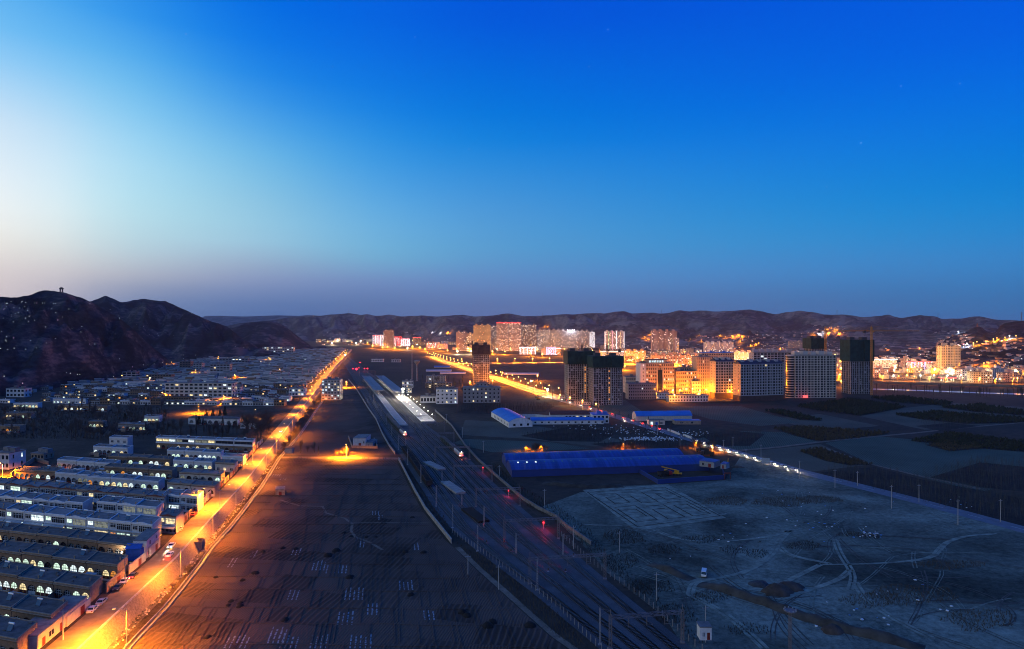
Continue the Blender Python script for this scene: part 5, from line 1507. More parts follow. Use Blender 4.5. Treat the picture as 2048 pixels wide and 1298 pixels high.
# high signals on posts
def post_signal(px, py, h, label, sz=.3, power=1200):
	x, y = gp(px, py, h)
	root = empty('post_signal', (x, y, 0), 0, label, 'signal', 'red signals on posts over the railway')
	b = MB(); b.tube((0, 0, 0), (0, 0, h + .4), .1, n=6); b.build('post', M['pole_grey'], root, (0, 0, 0))
	b = MB(); b.box(-.4, .4, -.1, .25, h - .8, h + .8); b.build('housing', M['trim_dark'], root, (0, 0, 0))
	b = MB(); b.lathe([(.02, h - sz), (sz * .75, h - sz * .6), (sz, h), (sz * .75, h + sz * .6), (.02, h + sz)], 10, 0, 0, -.35); b.build('lens', M['lamp_red'], root, (0, 0, 0))  # far lenses enlarged, their wide glow standing in for bloom
	if power: point_light('signal_light', (0, -1.4, h), power * .45, (1, .03, .06), root, .3)
for px, py, h, lb, sz, pw in ((713, 738, 6, 'large bright red signal left of the tracks before the far platforms', 2.1, 9000), (706, 737.5, 6, 'small red signal just left of the large bright one', .8, 0), (729, 737, 6, 'red signal above the tracks, left of a close pair', 1.0, 1500), (735, 737, 6, 'red signal above the tracks, right of a close pair', 1.2, 1500), (718, 735.5, 6, 'tiny red signal right of the large bright one', .6, 0), (720, 725, 6, 'single red signal up the line before the dazzling headlight', 1.0, 800), (1087, 1045, 3.0, 'red signal hanging near the gantry beam by the sandy lot', .28, 2500), (1017, 981, 3.2, 'red signal near the fourth gantry from the bottom', .22, 1500), (966, 935, 3.2, 'red signal near the fifth gantry from the bottom', .2, 1000)):
	post_signal(px, py, h, lb, sz, pw)
# substation, stub hut at the bottom edge, small station buildings
def fix_block(name, label, pxs, py, d, h, wall, roof, wins, ang=0, cat='building', z=0):
	A = gp(pxs[0], py, z); W = (pxs[1] - pxs[0]) * A[1] / F; c, s = math.cos(ang), math.sin(ang)
	pts = [(0, 0), (W * c, W * s), (W * c - d * s, W * s + d * c), (-d * s, d * c)]
	return street_block(name, label, [(A[0] + p[0], A[1] + p[1]) for p in pts], h, wall, roof, wins, cat, z)
fix_block('substation', 'small white flat-roofed substation with a dark door beside the field', (706, 731), 894, 17, 6.2, 'white_plaster', 'roof_grey', [(0, .45, .65, .1, 2.8, 'door_red', 'door'), (0, .8, .92, 2.6, 4.0, 'glass_dark', 'window'), (1, .3, .5, 2.6, 4, 'glass_dark', 'window')])
fix_block('yard_annexe', 'low grey walled annexe attached to the white substation', (732, 746), 894, 15, 3.0, 'grey_plaster', 'roof_grey', [(0, .3, .5, .5, 2, 'glass_dark', 'window')])
boundary_wall('brown compound wall around the white substation', [gp(*p) for p in ((697, 876), (704, 896), (755, 897), (748, 880))], 1.6, 'side_brick')
A = gp(1405, 1300)
street_block('relay_hut', 'pale relay hut whose top shows at the bottom photo edge', [(A[0] - 1.5, A[1] - 3), (A[0] + 1.5, A[1] - 3), (A[0] + 1.5, A[1]), (A[0] - 1.5, A[1])], 3.3, 'white_plaster', 'roof_grey', [(0, .2, .4, 1, 2, 'glass_dark', 'window'), (0, .6, .85, .1, 2, 'door_red', 'door')])
# ------------------------------------------------------------------ the plain right of the railway
# town boulevard: dual carriageway lit orange, running on as the country road in the right foreground
BV = [(-250, 1950), (-188, 1700), (-70, 1250), (52, 789), (88, 660), (122, 539), (170, 384), (198, 320), (215, 273), (236, 215), (262, 150)]
def bv_x(y): return itp(sorted([(p[1], p[0]) for p in BV]), y)
pmat('asphalt', (.13, .135, .15), .6, .25, .3, .1, detail=7)
pmat('asphalt_worn', (.21, .19, .16), .85, .25, .2, .1, detail=7)
b = MB(); b.ribbon([p for p in BV if p[1] > 780], 22, .10); tag(b.build('boulevard', M['asphalt_worn']), kind='structure')
b = MB(); b.ribbon([p for p in BV if p[1] < 800], [17, 14, 12, 11, 10.5, 10, 10, 10], .106); tag(b.build('road', M['asphalt']), kind='structure')
pmat('road_paint', (.65, .65, .6), .7, .15)
b = MB()
for k in range(36):
	y = 170 + k * 17; b.ribbon([(bv_x(y), y), (bv_x(y + 6), y + 6)], .18, .115)
tag(b.build('road_markings', M['road_paint']), kind='structure')
b = MB()
for s in (-11.5, 11.5): b.wallrun([(p[0] + s, p[1]) for p in BV if p[1] > 780], .5, 0, .25)
b.ribbon([p for p in BV if p[1] > 780], 2.2, .22, 0)
tag(b.build('kerb', M['kerb_stone']), kind='structure')
# crossing avenue
CR = [gp(*p) for p in ((905, 727.5), (980, 726.5), (1060, 726), (1130, 725), (1240, 727), (1420, 738), (1560, 760))]
b = MB(); b.ribbon(CR, 26, .15); tag(b.build('avenue', M['asphalt_worn']), kind='structure')
# riverside road and river on the right
RR = [gp(*p) for p in ((1640, 763), (1740, 765), (1850, 768), (1960, 771), (2060, 774), (2200, 778))]
b = MB(); b.ribbon(RR, 15, .14); tag(b.build('riverside_road', M['asphalt_worn']), kind='structure')
pmat('river_ice', (.36, .40, .46), .35, .35, .02, spec=.5, stretch=(1, 4, 1))
b = MB(); RV = [gp(*p) for p in ((1700, 777.5), (1760, 778.5), (1850, 781.5), (1950, 785.5), (2060, 789), (2250, 795))]
b.ribbon(RV, [10, 14, 17, 16, 18, 18], .12); tag(b.build('river', M['river_ice']), kind='structure')
pmat('embankment', (.16, .14, .125), .95, .3, .1, .2)
b = MB(); b.wallrun([(p[0], p[1] - 13) for p in RR], 1.0, 0, 3.2); tag(b.build('river_wall', M['embankment']), 'long pale embankment wall between riverside road and river', 'wall')

# --- sheets of fields
def sheet(name, pxs, m, z=.05, kind='structure', dense=False):
	b = MB(); b.poly([(*gp(x, y), z) for x, y in pxs]); return tag(b.build(name, M[m]), kind=kind)
soil_mat('sand_lot', [(.038, .043, .036), (.122, .138, .110), (.205, .230, .182)], .03, .5, .6, .4)
soil_mat('stubble', [(.028, .034, .027), (.058, .073, .056), (.095, .118, .09)], .03, .8, .4, rows=1.6, rot=R(16), rowamp=.6)
soil_mat('stubble_b', [(.04, .036, .028), (.085, .078, .058), (.125, .118, .088)], .03, .8, .4, rows=2.3, rot=R(-70), rowamp=.5)
soil_mat('dark_soil', [(.015, .013, .012), (.035, .03, .026), (.06, .05, .042)], .05, .9, .5)
SAND = [(1085, 1013), (1160, 985), (1240, 972), (1315, 969), (1450, 960), (1480, 915), (1560, 935), (1610, 947), (1710, 974), (1830, 1005), (1950, 1036), (2060, 1064), (2200, 1102), (2200, 1330), (1390, 1330), (1330, 1235), (1215, 1146), (1185, 1110)]
m_ = M['sand_lot']; nt_ = m_.node_tree; bs = nt_.nodes['Principled BSDF']; lk = bs.inputs['Base Color'].links[0].from_socket
tn = nt_.nodes.new('ShaderNodeTexNoise'); tn.inputs['Scale'].default_value = .016; tn.inputs['Detail'].default_value = 7; tn.inputs['Roughness'].default_value = .6; tn.inputs['Distortion'].default_value = .8
nt_.links.new(nt_.nodes['Texture Coordinate'].outputs['Object'], tn.inputs[0]); mr_ = nt_.nodes.new('ShaderNodeMapRange'); mr_.inputs[1].default_value = .36; mr_.inputs[2].default_value = .62; mr_.inputs[3].default_value = .42; mr_.inputs[4].default_value = 1.4
hv_ = nt_.nodes.new('ShaderNodeHueSaturation'); nt_.links.new(tn.outputs[0], mr_.inputs[0]); nt_.links.new(mr_.outputs[0], hv_.inputs['Value']); nt_.links.new(lk, hv_.inputs['Color']); nt_.links.new(hv_.outputs[0], bs.inputs['Base Color'])
sheet('sandy_lot', SAND, 'sand_lot', .05)
# darker scrub stains and trodden tracks on the lot
def soft_patch_mat(name, col, scale=.25):
	m = pmat(name, col, .95, .5, scale, .4, detail=8); return m
soft_patch_mat('dry_weeds', (.040, .036, .027)); soft_patch_mat('black_ash', (.02, .02, .022)); soft_patch_mat('brown_earth', (.075, .055, .042)); soft_patch_mat('lane_soil', (.062, .054, .042)); soft_patch_mat('orchard_soil', (.085, .078, .064)); soft_patch_mat('pale_track', (.21, .235, .18))
tb = MB()
for pts, w in ((((1310, 1060), (1350, 1078), (1400, 1084), (1480, 1082), (1550, 1072), (1580, 1062)), 2.4), (((1580, 1060), (1555, 1085), (1548, 1105), (1520, 1130), (1480, 1148)), 3.2), (((1560, 1095), (1575, 1110), (1620, 1120), (1660, 1128)), 2.6), (((1380, 1190), (1430, 1215), (1480, 1250), (1530, 1298)), 3.0), (((1480, 1148), (1420, 1160), (1385, 1165), (1380, 1190)), 2.8), (((1710, 1165), (1730, 1200), (1790, 1240), (1860, 1275)), 2.2), (((1700, 1180), (1710, 1150), (1680, 1110), (1670, 1080)), 1.6), (((1870, 1110), (1890, 1085), (1930, 1072), (1990, 1068)), 2.4), (((1650, 1130), (1760, 1128), (1850, 1120), (1870, 1110)), 3.0), (((1560, 1200), (1620, 1180), (1680, 1160), (1700, 1140)), 2.0), (((1170, 1050), (1250, 1052), (1330, 1046), (1410, 1036), (1450, 1028)), 2.8), (((1640, 1130), (1600, 1150), (1540, 1180)), 1.5)):
	P = [gp(*p) for p in pts]; Q = []
	for a, c in zip(P[:-1], P[1:]):
		for k in range(5): Q.append((a[0] + (c[0] - a[0]) * k / 5, a[1] + (c[1] - a[1]) * k / 5))
	Q.append(P[-1])
	for _ in range(6): Q = [Q[0]] + [((Q[i - 1][0] + Q[i][0] * 2 + Q[i + 1][0]) / 4, (Q[i - 1][1] + Q[i][1] * 2 + Q[i + 1][1]) / 4) for i in range(1, len(Q) - 1)] + [Q[-1]]
	for s in (-.8, .8):
		tb.ribbon([(p[0] + s, p[1]) for p in Q], .75 + w * .12, .142 + (.004 if s > 0 else 0))
tag(tb.build('tyre_tracks', M['pale_track']), kind='structure')
tb = MB(); rq = random.Random(9); zt = .09
for k in range(70):   # faint wheel ruts
	px, py = rq.choice(((1560, 1090), (1450, 1170), (1700, 1170), (1690, 1080), (1850, 1110), (1900, 1230), (1500, 1230), (1620, 1010))); x, y = gp(px + rq.gauss(0, 50), py + rq.gauss(0, 26)); a = rq.uniform(0, 6.28); c = rq.gauss(0, .035); P = []
	for s in range(rq.randint(10, 30)):
		P.append((x, y)); x += math.cos(a) * 2; y += math.sin(a) * 2; a += c + rq.gauss(0, .02)
	P = [p for p in P if p[0] > 62 - (p[1] - 165) * .33 and p[0] < bv_x(p[1]) - 9 and p[1] < 352]
	if len(P) < 4: continue
	for s in (0, 1.5): zt += .0004; tb.ribbon([(p[0] + s, p[1] + s * .3) for p in P], rq.uniform(.25, .5), zt, k % 2)
soft_patch_mat('faint_rut', (.16, .185, .14)); tag(tb.build('wheel_ruts', [M['faint_rut'], M['orchard_soil']]), kind='structure')
# outlines of a building marked in the ground
ol = MB()
PL = [(1128, 1000), (1270, 1054), (1430, 1033), (1350, 985)]
def quadp(u, v):
	a, b_, c, d = [Vector((*gp(*p), 0)) for p in ((1175, 985), (1275, 1054), (1440, 1032), (1330, 975))]
	p = a.lerp(b_, v).lerp(d.lerp(c, v), u); return (p.x, p.y)
for L in ([(0, 0), (1, 0), (1, 1), (0, 1), (0, 0)], [(.06, .1), (.3, .1), (.3, .4), (.12, .4), (.12, .2), (.24, .2)], [(.06, .5), (.3, .5), (.3, .9), (.06, .9), (.06, .55), (.25, .6), (.25, .8)], [(.38, .1), (.62, .1), (.62, .45), (.42, .45), (.42, .2)], [(.7, .1), (.95, .1), (.95, .4), (.75, .4), (.75, .2), (.9, .2)], [(.4, .55), (.62, .55), (.62, .92), (.42, .92), (.42, .65), (.57, .65)], [(.7, .5), (.94, .5), (.94, .92), (.72, .92), (.72, .6), (.88, .6), (.88, .84)]):
	ol.ribbon([quadp(*p) for p in L], .7, .15 + len(ol.f) * .0005)
tag(ol.build('trench_outlines', M['dry_weeds']), kind='structure')
sheet('levelled_ground', [(1165, 980), (1272, 1062), (1452, 1036), (1335, 968)], 'pale_track', .060)
# litter
lt = MB(); rl = random.Random(21)
for (px, py, n, sx, sy) in ((1740, 1068, 40, 26, 9), (1650, 1010, 18, 90, 40), (1560, 985, 10, 40, 20), (1620, 1050, 20, 60, 20), (1900, 1010, 10, 60, 14), (1480, 1080, 14, 70, 30), (1800, 1210, 14, 120, 50), (1700, 1230, 10, 80, 30), (1380, 1100, 8, 60, 30)):
	for _ in range(n):
		x, y = gp(px + rl.gauss(0, sx * .5), py + rl.gauss(0, sy * .5)); s = rl.uniform(.12, .55); a = rl.uniform(0, 3)
		lt.prism([(x - s * math.cos(a), y - s * math.sin(a)), (x + s * math.sin(a), y - s * math.cos(a) * .6), (x + s * math.cos(a), y + s * math.sin(a)), (x - s * math.sin(a), y + s * math.cos(a) * .6)], .1, .2 + s * .3, rl.choice((0, 0, 1, 2)))
pmat('litter_white', (.65, .68, .70), .6, .2); pmat('litter_blue', (.10, .25, .50), .6, .2); pmat('litter_dark', (.05, .05, .05), .8, .3)
tag(lt.build('litter', [M['litter_white'], M['litter_blue'], M['litter_dark']]), 'scraps of pale litter strewn over the sandy lot', 'litter', kind='stuff')
# rubbish tip between the lane and the blue roofed yard
lt = MB()
for (px, py, n, sx, sy, mm) in ((1180, 855, 160, 60, 10, (0, 2, 2, 2)), (1260, 863, 260, 90, 10, (0, 2, 2, 2)), (1290, 878, 300, 55, 4, (0, 0, 2)), (1335, 879, 120, 30, 4, (0, 2)), (1390, 868, 120, 36, 8, (0, 2, 2, 2)), (1100, 905, 0, 0, 0, (0,))):
	for _ in range(n):
		x, y = gp(px + rl.gauss(0, sx * .4), py + rl.gauss(0, sy * .4)); s = rl.uniform(.12, .7); a = rl.uniform(0, 3)
		lt.prism([(x - s * math.cos(a), y - s * math.sin(a)), (x + s * math.sin(a), y - s * math.cos(a)), (x + s * math.cos(a), y + s * math.sin(a)), (x - s * math.sin(a), y + s * math.cos(a))], 0, .3 + s * .5, rl.choice(mm))
tag(lt.build('rubbish_tip', [M['litter_white'], M['litter_blue'], M['litter_dark']]), 'tip of pale rubbish and rubble on waste ground beside the road', 'rubbish', kind='stuff')
# earth banks on the lot
def bank_ridge(label, pxs, w, h, m, seed):
	rr = random.Random(seed); P = [gp(*p) for p in pxs]; Q = []
	for a, c in zip(P[:-1], P[1:]):
		n = max(2, int(Vector((c[0] - a[0], c[1] - a[1])).length / 2.0))
		for k in range(n): Q.append((a[0] + (c[0] - a[0]) * k / n, a[1] + (c[1] - a[1]) * k / n))
	Q.append(P[-1]); o = Q[0]; b = MB(); n = 7; rows = []
	for i, p in enumerate(Q):
		a = Q[max(0, i - 1)]; c = Q[min(len(Q) - 1, i + 1)]; d = Vector((c[0] - a[0], c[1] - a[1])).normalized(); fade = min(1, i / 3, (len(Q) - 1 - i) / 3)
		hh = h * fade * rr.uniform(.7, 1.15); ww = w * rr.uniform(.85, 1.15); r = []
		for k in range(n):
			t = k / (n - 1) * 2 - 1; r.append((p[0] - o[0] - d.y * ww * t, p[1] - o[1] + d.x * ww * t, max(0, hh * (1 - abs(t) ** 1.6)) * rr.uniform(.8, 1.1)))
		rows.append(r)
	for r in rows: b.v += r
	for i in range(len(rows) - 1):
		for k in range(n - 1): b.f.append((i * n + k, i * n + k + 1, (i + 1) * n + k + 1, (i + 1) * n + k)[::-1]); b.m.append(0)
	return tag(b.build('earth_bank', M[m], None, (o[0], o[1], .08), smooth=True), label, 'earth bank')
bank_ridge('long dark earth bank beside a trench across the lower sandy lot', ((1398, 1168), (1450, 1180), (1520, 1203), (1600, 1232), (1680, 1258), (1760, 1275), (1850, 1298)), 2.6, 1.9, 'lane_soil', 1)
bank_ridge('short brown earth bank left of the parked white van', ((1300, 1128), (1340, 1142), (1385, 1160)), 2.2, 1.6, 'lane_soil', 2)
bank_ridge('lumpy scrub bank in front of the blue warehouse', ((1085, 966), (1130, 971), (1190, 974), (1245, 972)), 3.4, 1.6, 'dry_weeds', 3)
for px, py, rx, ry, h, lb in ((1555, 1184, 6, 4, 2.6, 'large dark spoil heap in the middle of the sandy lot'), (1580, 1176, 5, 4, 2.0, 'dark spoil heap behind the largest one'), (1520, 1170, 4, 3, 1.3, 'low rubble heap left of the large spoil heap'), (1665, 1262, 3.4, 2.6, 1.8, 'small brown spoil heap beside the long trench bank'), (1475, 935, 4, 3, 1.2, 'dark earth heap behind the blue yard hut')):
	x, y = gp(px, py); mound('spoil_heap', x, y, rx, ry, h, M['brown_earth'] if px != 1520 else M['litter_dark'], lb, 'heap', n=16)

# --- patchwork of fields right of the road
PATCH = [([(1100, 812), (1320, 846), (1250, 800)], 'stubble'), ([(1380, 880), (1470, 902), (1660, 882), (1590, 865), (1480, 862)], 'stubble'), ([(1480, 905), (1610, 945), (1735, 930), (1640, 888)], 'stubble_b'), ([(1650, 886), (1745, 929), (1960, 985), (2060, 960), (2060, 905), (1900, 886), (1750, 872)], 'stubble'),
		 ([(1540, 838), (1640, 862), (1760, 852), (1640, 828)], 'stubble_b'), ([(1330, 812), (1420, 838), (1520, 852), (1600, 845), (1480, 812)], 'stubble'), ([(1700, 828), (1850, 860), (2060, 842), (2060, 815), (1900, 806)], 'stubble_b'), ([(1640, 945), (1720, 972), (1830, 1002), (2060, 1058), (2060, 1010), (1960, 990), (1750, 934)], 'dark_soil'), ([(920, 870), (1060, 878), (1180, 892), (1290, 894), (1210, 872), (1020, 845), (930, 840)], 'stubble_b'), ([(985, 905), (1060, 903), (1180, 897), (1100, 884), (930, 878), (905, 886)], 'stubble')]
for k, (q, m) in enumerate(PATCH): sheet('field', q[::-1], m, .04 + k * .003)
b = MB(); b.ribbon([gp(*p) for p in ((1470, 902), (1560, 894), (1640, 884), (1740, 874), (1830, 866), (1930, 855), (2060, 844))], 4.0, .09)
b.ribbon([gp(*p) for p in ((1640, 893), (1740, 928), (1830, 950), (1960, 978))], 2.4, .092)
tag(b.build('farm_track', M['lane_dirt']), kind='structure')

# --- blue warehouse: two long gabled halls side by side
pmat('blue_sheet', (.022, .06, .25), .5, .35, .05, spec=.35, stretch=(8, .3, 1)); pmat('blue_wall', (.018, .04, .17), .6, .15, .08, spec=.3)
pmat('blue_light_roof', (.03, .16, .50), .55, .15, .1, spec=.35); pmat('skylight', (.10, .20, .16), .4, .2, 1)
def hall(label, O, ang, L, D, he, hr, nsky, lit=(), roofm='blue_sheet', wallm='blue_wall', name='warehouse', seg=10, curved=True):
	root = empty(name, (O[0], O[1], 0), ang, label, 'warehouse')
	b = MB()
	prof = []
	for k in range(seg + 1):
		t = k / seg; z = he + (hr - he) * (math.sin(math.pi * t) ** .8 if curved else 1 - abs(2 * t - 1)); prof.append((D * t, z))
	b.poly([(0, 0, 0), (L, 0, 0), (L, 0, he), (0, 0, he)]); b.poly([(L, D, 0), (0, D, 0), (0, D, he), (L, D, he)])
	b.poly([(0, D, 0), (0, 0, 0)] + [(0, y, z) for y, z in prof]); b.poly([(L, 0, 0), (L, D, 0)] + [(L, y, z) for y, z in reversed(prof)])
	b.build('wall', M[wallm], root, (0, 0, 0))
	b = MB(); o = .35
	for (y0, z0), (y1, z1) in zip(prof[:-1], prof[1:]):
		b.poly([(-o, y0, z0 + .06), (L + o, y0, z0 + .06), (L + o, y1, z1 + .06), (-o, y1, z1 + .06)])
	b.box(-o, L + o, -.3, -.02, he - .25, he + .04); b.build('roof', M[roofm], root, (0, 0, 0))
	for k in range(nsky):
		x = L * (k + .8) / (nsky + .6); i = seg // 2 - 2; (y0, z0), (y1, z1) = prof[i], prof[i + 1]
		sb = MB(); sb.poly([(x, y0, z0 + .1), (x + .9, y0, z0 + .1), (x + .9, y1, z1 + .1), (x, y1, z1 + .1)])
		w = sb.build('skylight', M['lit_cool'] if k in lit else M['skylight'], root, (0, 0, 0))
		if k in lit: w['label'] = 'lit skylight'
	return root
A0 = gp(1024, 954.6); B0 = gp(1418, 941); wang = math.atan2(B0[1] - A0[1], B0[0] - A0[0]); wL = Vector((B0[0] - A0[0], B0[1] - A0[1])).length
wn_ = (-math.sin(wang), math.cos(wang))
hall('long blue sheet-metal warehouse, front one of a pair, with three lit skylights', A0, wang, wL, 21.5, 4.1, 7.0, 22, (0, 1, 2))
hall('long blue sheet-metal warehouse, rear one of a pair', (A0[0] + wn_[0] * 22, A0[1] + wn_[1] * 22), wang, wL - 6, 21.5, 4.1, 7.2, 16)
boundary_wall('blue sheet-metal fence enclosing the machinery yard', [gp(*p) for p in ((1279, 946), (1316, 968), (1380, 963), (1450, 958.5), (1445, 945))], 2.2, 'blue_wall')
x, y = gp(1399, 948)
street_block('yard_office', 'small grey site office with blue roof and lit doorway in the blue yard', [gp(1399, 946), gp(1428, 950), gp(1440, 945), gp(1410, 940)], 3.2, 'grey_plaster', 'blue_sheet', [(3, .3, .7, .2, 2.5, 'lit_green', 'door'), (0, .15, .35, 1, 2.2, 'glass_dark', 'window'), (0, .6, .8, .1, 2.2, 'door_red', 'door')])
street_block('yard_office', 'tiny blue roofed hut right of the grey site office', [gp(1441, 951), gp(1452, 952), gp(1459, 949), gp(1447, 946)], 2.6, 'grey_plaster', 'blue_sheet', [(0, .3, .6, .1, 2, 'door_red', 'door')])

# --- school / workshop complexes with blue roofs
hall('white workshop with blue arched roof and a row of windows, left wing', gp(1065, 853.5), R(104), 70, 21, 4.6, 8.2, 0, roofm='blue_light_roof', wallm='white_plaster')
o = bpy.data.objects['warehouse.002']
for k in range(10):
	b = MB(); x = 3 + k * 5.8; b.poly([(x + 1.4, 21.05, 1.2), (x, 21.05, 1.2), (x, 21.05, 3.1), (x + 1.4, 21.05, 3.1)]); b.build('window', M['glass_dark'], o, (0, 0, 0))
for k in range(3):
	b = MB(); y = 3 + k * 6; b.poly([(-.05, y + 2, 1.2), (-.05, y, 1.2), (-.05, y, 3.1), (-.05, y + 2, 3.1)]); b.build('window', M['glass_dark'], o, (0, 0, 0))
hall('long low white workshop with flat blue roof, middle wing', gp(1062, 849), R(2), 64, 13, 3.6, 5.4, 0, roofm='blue_light_roof', wallm='white_plaster')
o = bpy.data.objects['warehouse.003']
for k in range(11):
	b = MB(); x = 3 + k * 5.9; b.poly([(x, -.05, 1.2), (x + 1.6, -.05, 1.2), (x + 1.6, -.05, 2.5), (x, -.05, 2.5)]); b.build('window', M['glass_dark'], o, (0, 0, 0))
blk, Wb, hb = block('workshop_block', 'white two-storey workshop end block with blue roof beside the road', 1186, 1218, 847, 17, 14, R(4), 2, 4, 'white_plaster', 0, z=0, roofm='blue_light_roof', cat='building')
hall('white hall with red roof and lit porch behind the blue workshops', gp(1101, 838), R(2), 38, 12, 4.2, 7.0, 0, roofm='trim_red', wallm='white_plaster', curved=False, name='hall')
o = bpy.data.objects['hall']
for k in range(7):
	b = MB(); x = 14 + k * 3.4; b.poly([(x, -.05, 1.0), (x + 1.8, -.05, 1.0), (x + 1.8, -.05, 2.8), (x, -.05, 2.8)]); b.build('window', M['lit_warm'] if k in (3, 5) else M['glass_dark'], o, (0, 0, 0))
boundary_wall('white wall linking the arched workshop to the red-roofed hall', [gp(*p) for p in ((1035, 836), (1070, 835), (1100, 838))], 3.0, 'white_plaster')
hall('pale shed with blue barrel roof right of the road', gp(1273, 842), R(5), 52, 15, 4.4, 8.0, 0, roofm='blue_light_roof', wallm='cream_plaster')
fix_block('shed_office', 'low cream office lit at one end before the blue barrel shed', (1298, 1330), 850, 9, 4.0, 'cream_plaster', 'roof_grey', [(0, .1, .25, .3, 2.8, 'lit_cool', 'window'), (0, .4, .55, .2, 2.6, 'roof_blue', 'door'), (0, .7, .85, 1, 2.5, 'glass_dark', 'window')])
fix_block('brick_shed', 'low brick shed with blue patched roof right of the cream office', (1350, 1402), 849, 9, 3.4, 'side_brick', 'blue_light_roof', [(0, .2, .3, 1, 2.4, 'glass_dark', 'window'), (0, .6, .7, 1, 2.4, 'glass_dark', 'window')])
# fence walls on the road
boundary_wall('broken white wall along the road near the rubbish tip', [gp(*p) for p in ((1335, 861), (1360, 871))], 1.6, 'white_plaster')
boundary_wall('second broken white wall farther down the same road', [gp(*p) for p in ((1366, 872), (1384, 878))], 1.6, 'white_plaster')

# --- railway town blocks left of the boulevard
block('railway_office', 'white four-storey office block with one blue window near the platform', 872, 915, 808, 30, 13, R(3), 4, 5, 'white_plaster', .2, z=0, litm=('lit_cool', 'lit_warm'), ww=.38, hh=.42, side=1, cat='office block')
block('railway_office', 'large grey four-storey office block with stepped centre and lit lower windows', 926, 1001, 806, 31, 14, R(3), 4, 9, 'grey_plaster', .22, z=0, litm=W_, ww=.36, hh=.42, side=2, cat='office block')
block('railway_office', 'raised centre block on the large grey offices', 952, 974, 800, 34, 10, R(3), 5, 3, 'grey_plaster', .1, z=0, litm=W_, ww=.36, hh=.42, side=0, cat='office block')
block('railway_hostel', 'low brown three-storey hostel behind bare trees', 853, 891, 764, 12, 12, R(2), 3, 8, 'cream_plaster', .1, z=0, litm=W_)
block('railway_hostel', 'dark hostel with a few yellow windows behind the white office block', 851, 903, 776, 10, 12, R(2), 3, 9, 'side_brick', .25, z=0, litm=('lit_warm',))
block('station_building', 'pale two-storey station building beside the lit platform', 804, 826, 776, 13, 14, R(8), 2, 5, 'white_plaster', .2, z=0, litm=W_, cat='station')
block('station_building', 'lower lit station wing next to the floodlight', 812, 823, 786, 10, 10, R(8), 2, 3, 'white_plaster', .5, z=0, litm=('lit_warm',), cat='station')
block('station_annexe', 'low white annexe left of the white office block', 841, 871, 806, 13, 10, R(3), 1, 5, 'white_plaster', .1, z=0, litm=W_, cat='building')
block('farm_shed', 'long white shed with small windows out on the dark plain', 742, 766, 724, 6, 10, R(-5), 1, 7, 'white_plaster', .1, z=0, litm=W_, cat='shed')
block('farm_shed', 'shorter white shed right of the long one on the dark plain', 782, 800, 724.5, 5.5, 10, R(-2), 1, 5, 'white_plaster', .2, z=0, litm=W_, cat='shed')
# greenhouses: long pale strips
pmat('greenhouse_film', (.40, .42, .50), .35, .2, .05, spec=.4)
for k, (x0, x1, yy, lb) in enumerate(((852, 902, 743, 'long pale greenhouse below the start of the boulevard'), (880, 930, 748, 'long pale greenhouse beside the lone tower'), (1008, 1078, 749.5, 'long pale greenhouse strip on the dark plain right of the lone tower'), (868, 900, 735, 'blue roofed strip shed left of the boulevard'))):
	X, Y = gp(x0, yy); L = (x1 - x0) * Y / F
	hall(lb, (X, Y), R(-1), L, 11, 1.2, 3.4, 0, roofm='greenhouse_film' if k < 3 else 'blue_light_roof', wallm='white_plaster', name='greenhouse')
# tall chimney-mast and mushroom water tower
x, y = gp(824, 764); root = empty('slender_mast', (x, y, 0), 0, 'very slender pale mast standing left of the mushroom water tower', 'mast')
b = MB(); b.tube((0, 0, 0), (0, 0, 46), .8, .45, n=8); b.tube((0, 0, 46), (0, 0, 49), .15, n=5); b.build('shaft', M['channel_concrete'], root, (0, 0, 0)); b = MB(); b.lathe([(.9, 0), (1.4, 0), (1.4, 1.0), (.9, 1.4)], 10); b.build('base', M['channel_concrete'], root, (0, 0, 0))
x, y = gp(833.5, 762); root = empty('water_tower', (x, y, 0), 0, 'mushroom-shaped concrete water tower near the railway station', 'water tower')
b = MB(); b.lathe([(1.5, 0), (1.1, 3), (1.0, 26)], 12); b.build('shaft', M['channel_concrete'], root, (0, 0, 0)); b = MB(); b.lathe([(1.0, 26), (4.8, 30.5), (5.0, 32), (4.6, 32.3), (.5, 33.2)], 16); b.build('tank', M['channel_concrete'], root, (0, 0, 0))
# ------------------------------------------------------------------ new towers, court, city
from mathutils.bvhtree import BVHTree
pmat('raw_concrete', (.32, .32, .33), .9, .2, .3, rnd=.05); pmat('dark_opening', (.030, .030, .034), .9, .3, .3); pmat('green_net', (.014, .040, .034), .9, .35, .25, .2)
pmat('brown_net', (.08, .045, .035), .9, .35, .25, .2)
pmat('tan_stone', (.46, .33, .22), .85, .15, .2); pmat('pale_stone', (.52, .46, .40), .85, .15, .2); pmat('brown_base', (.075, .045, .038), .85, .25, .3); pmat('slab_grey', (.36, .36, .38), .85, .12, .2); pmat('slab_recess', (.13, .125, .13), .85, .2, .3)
pmat('roof_slate', (.035, .038, .065), .7, .25, .4); pmat('crane_yellow', (.42, .20, .04), .6, .2, .5); pmat('crane_dark', (.05, .05, .055), .7, .2, .5)
emat('city_warm', (1.0, .70, .34), 1.5); emat('city_white', (1.0, .92, .80), 1.9); emat('city_orange', (1.0, .42, .08), 1.4); emat('neon_red', (1.0, .05, .05), 4); emat('neon_white', (1.0, .92, .95), 4); emat('neon_violet', (.72, .55, 1.0), 2.6); emat('neon_green', (.15, 1.0, .55), 1.6); emat('neon_blue', (.25, .35, 1.0), 2.2); emat('neon_pink', (1.0, .30, .42), 3)
emat('stair_orange', (1.0, .42, .10), 1.0)

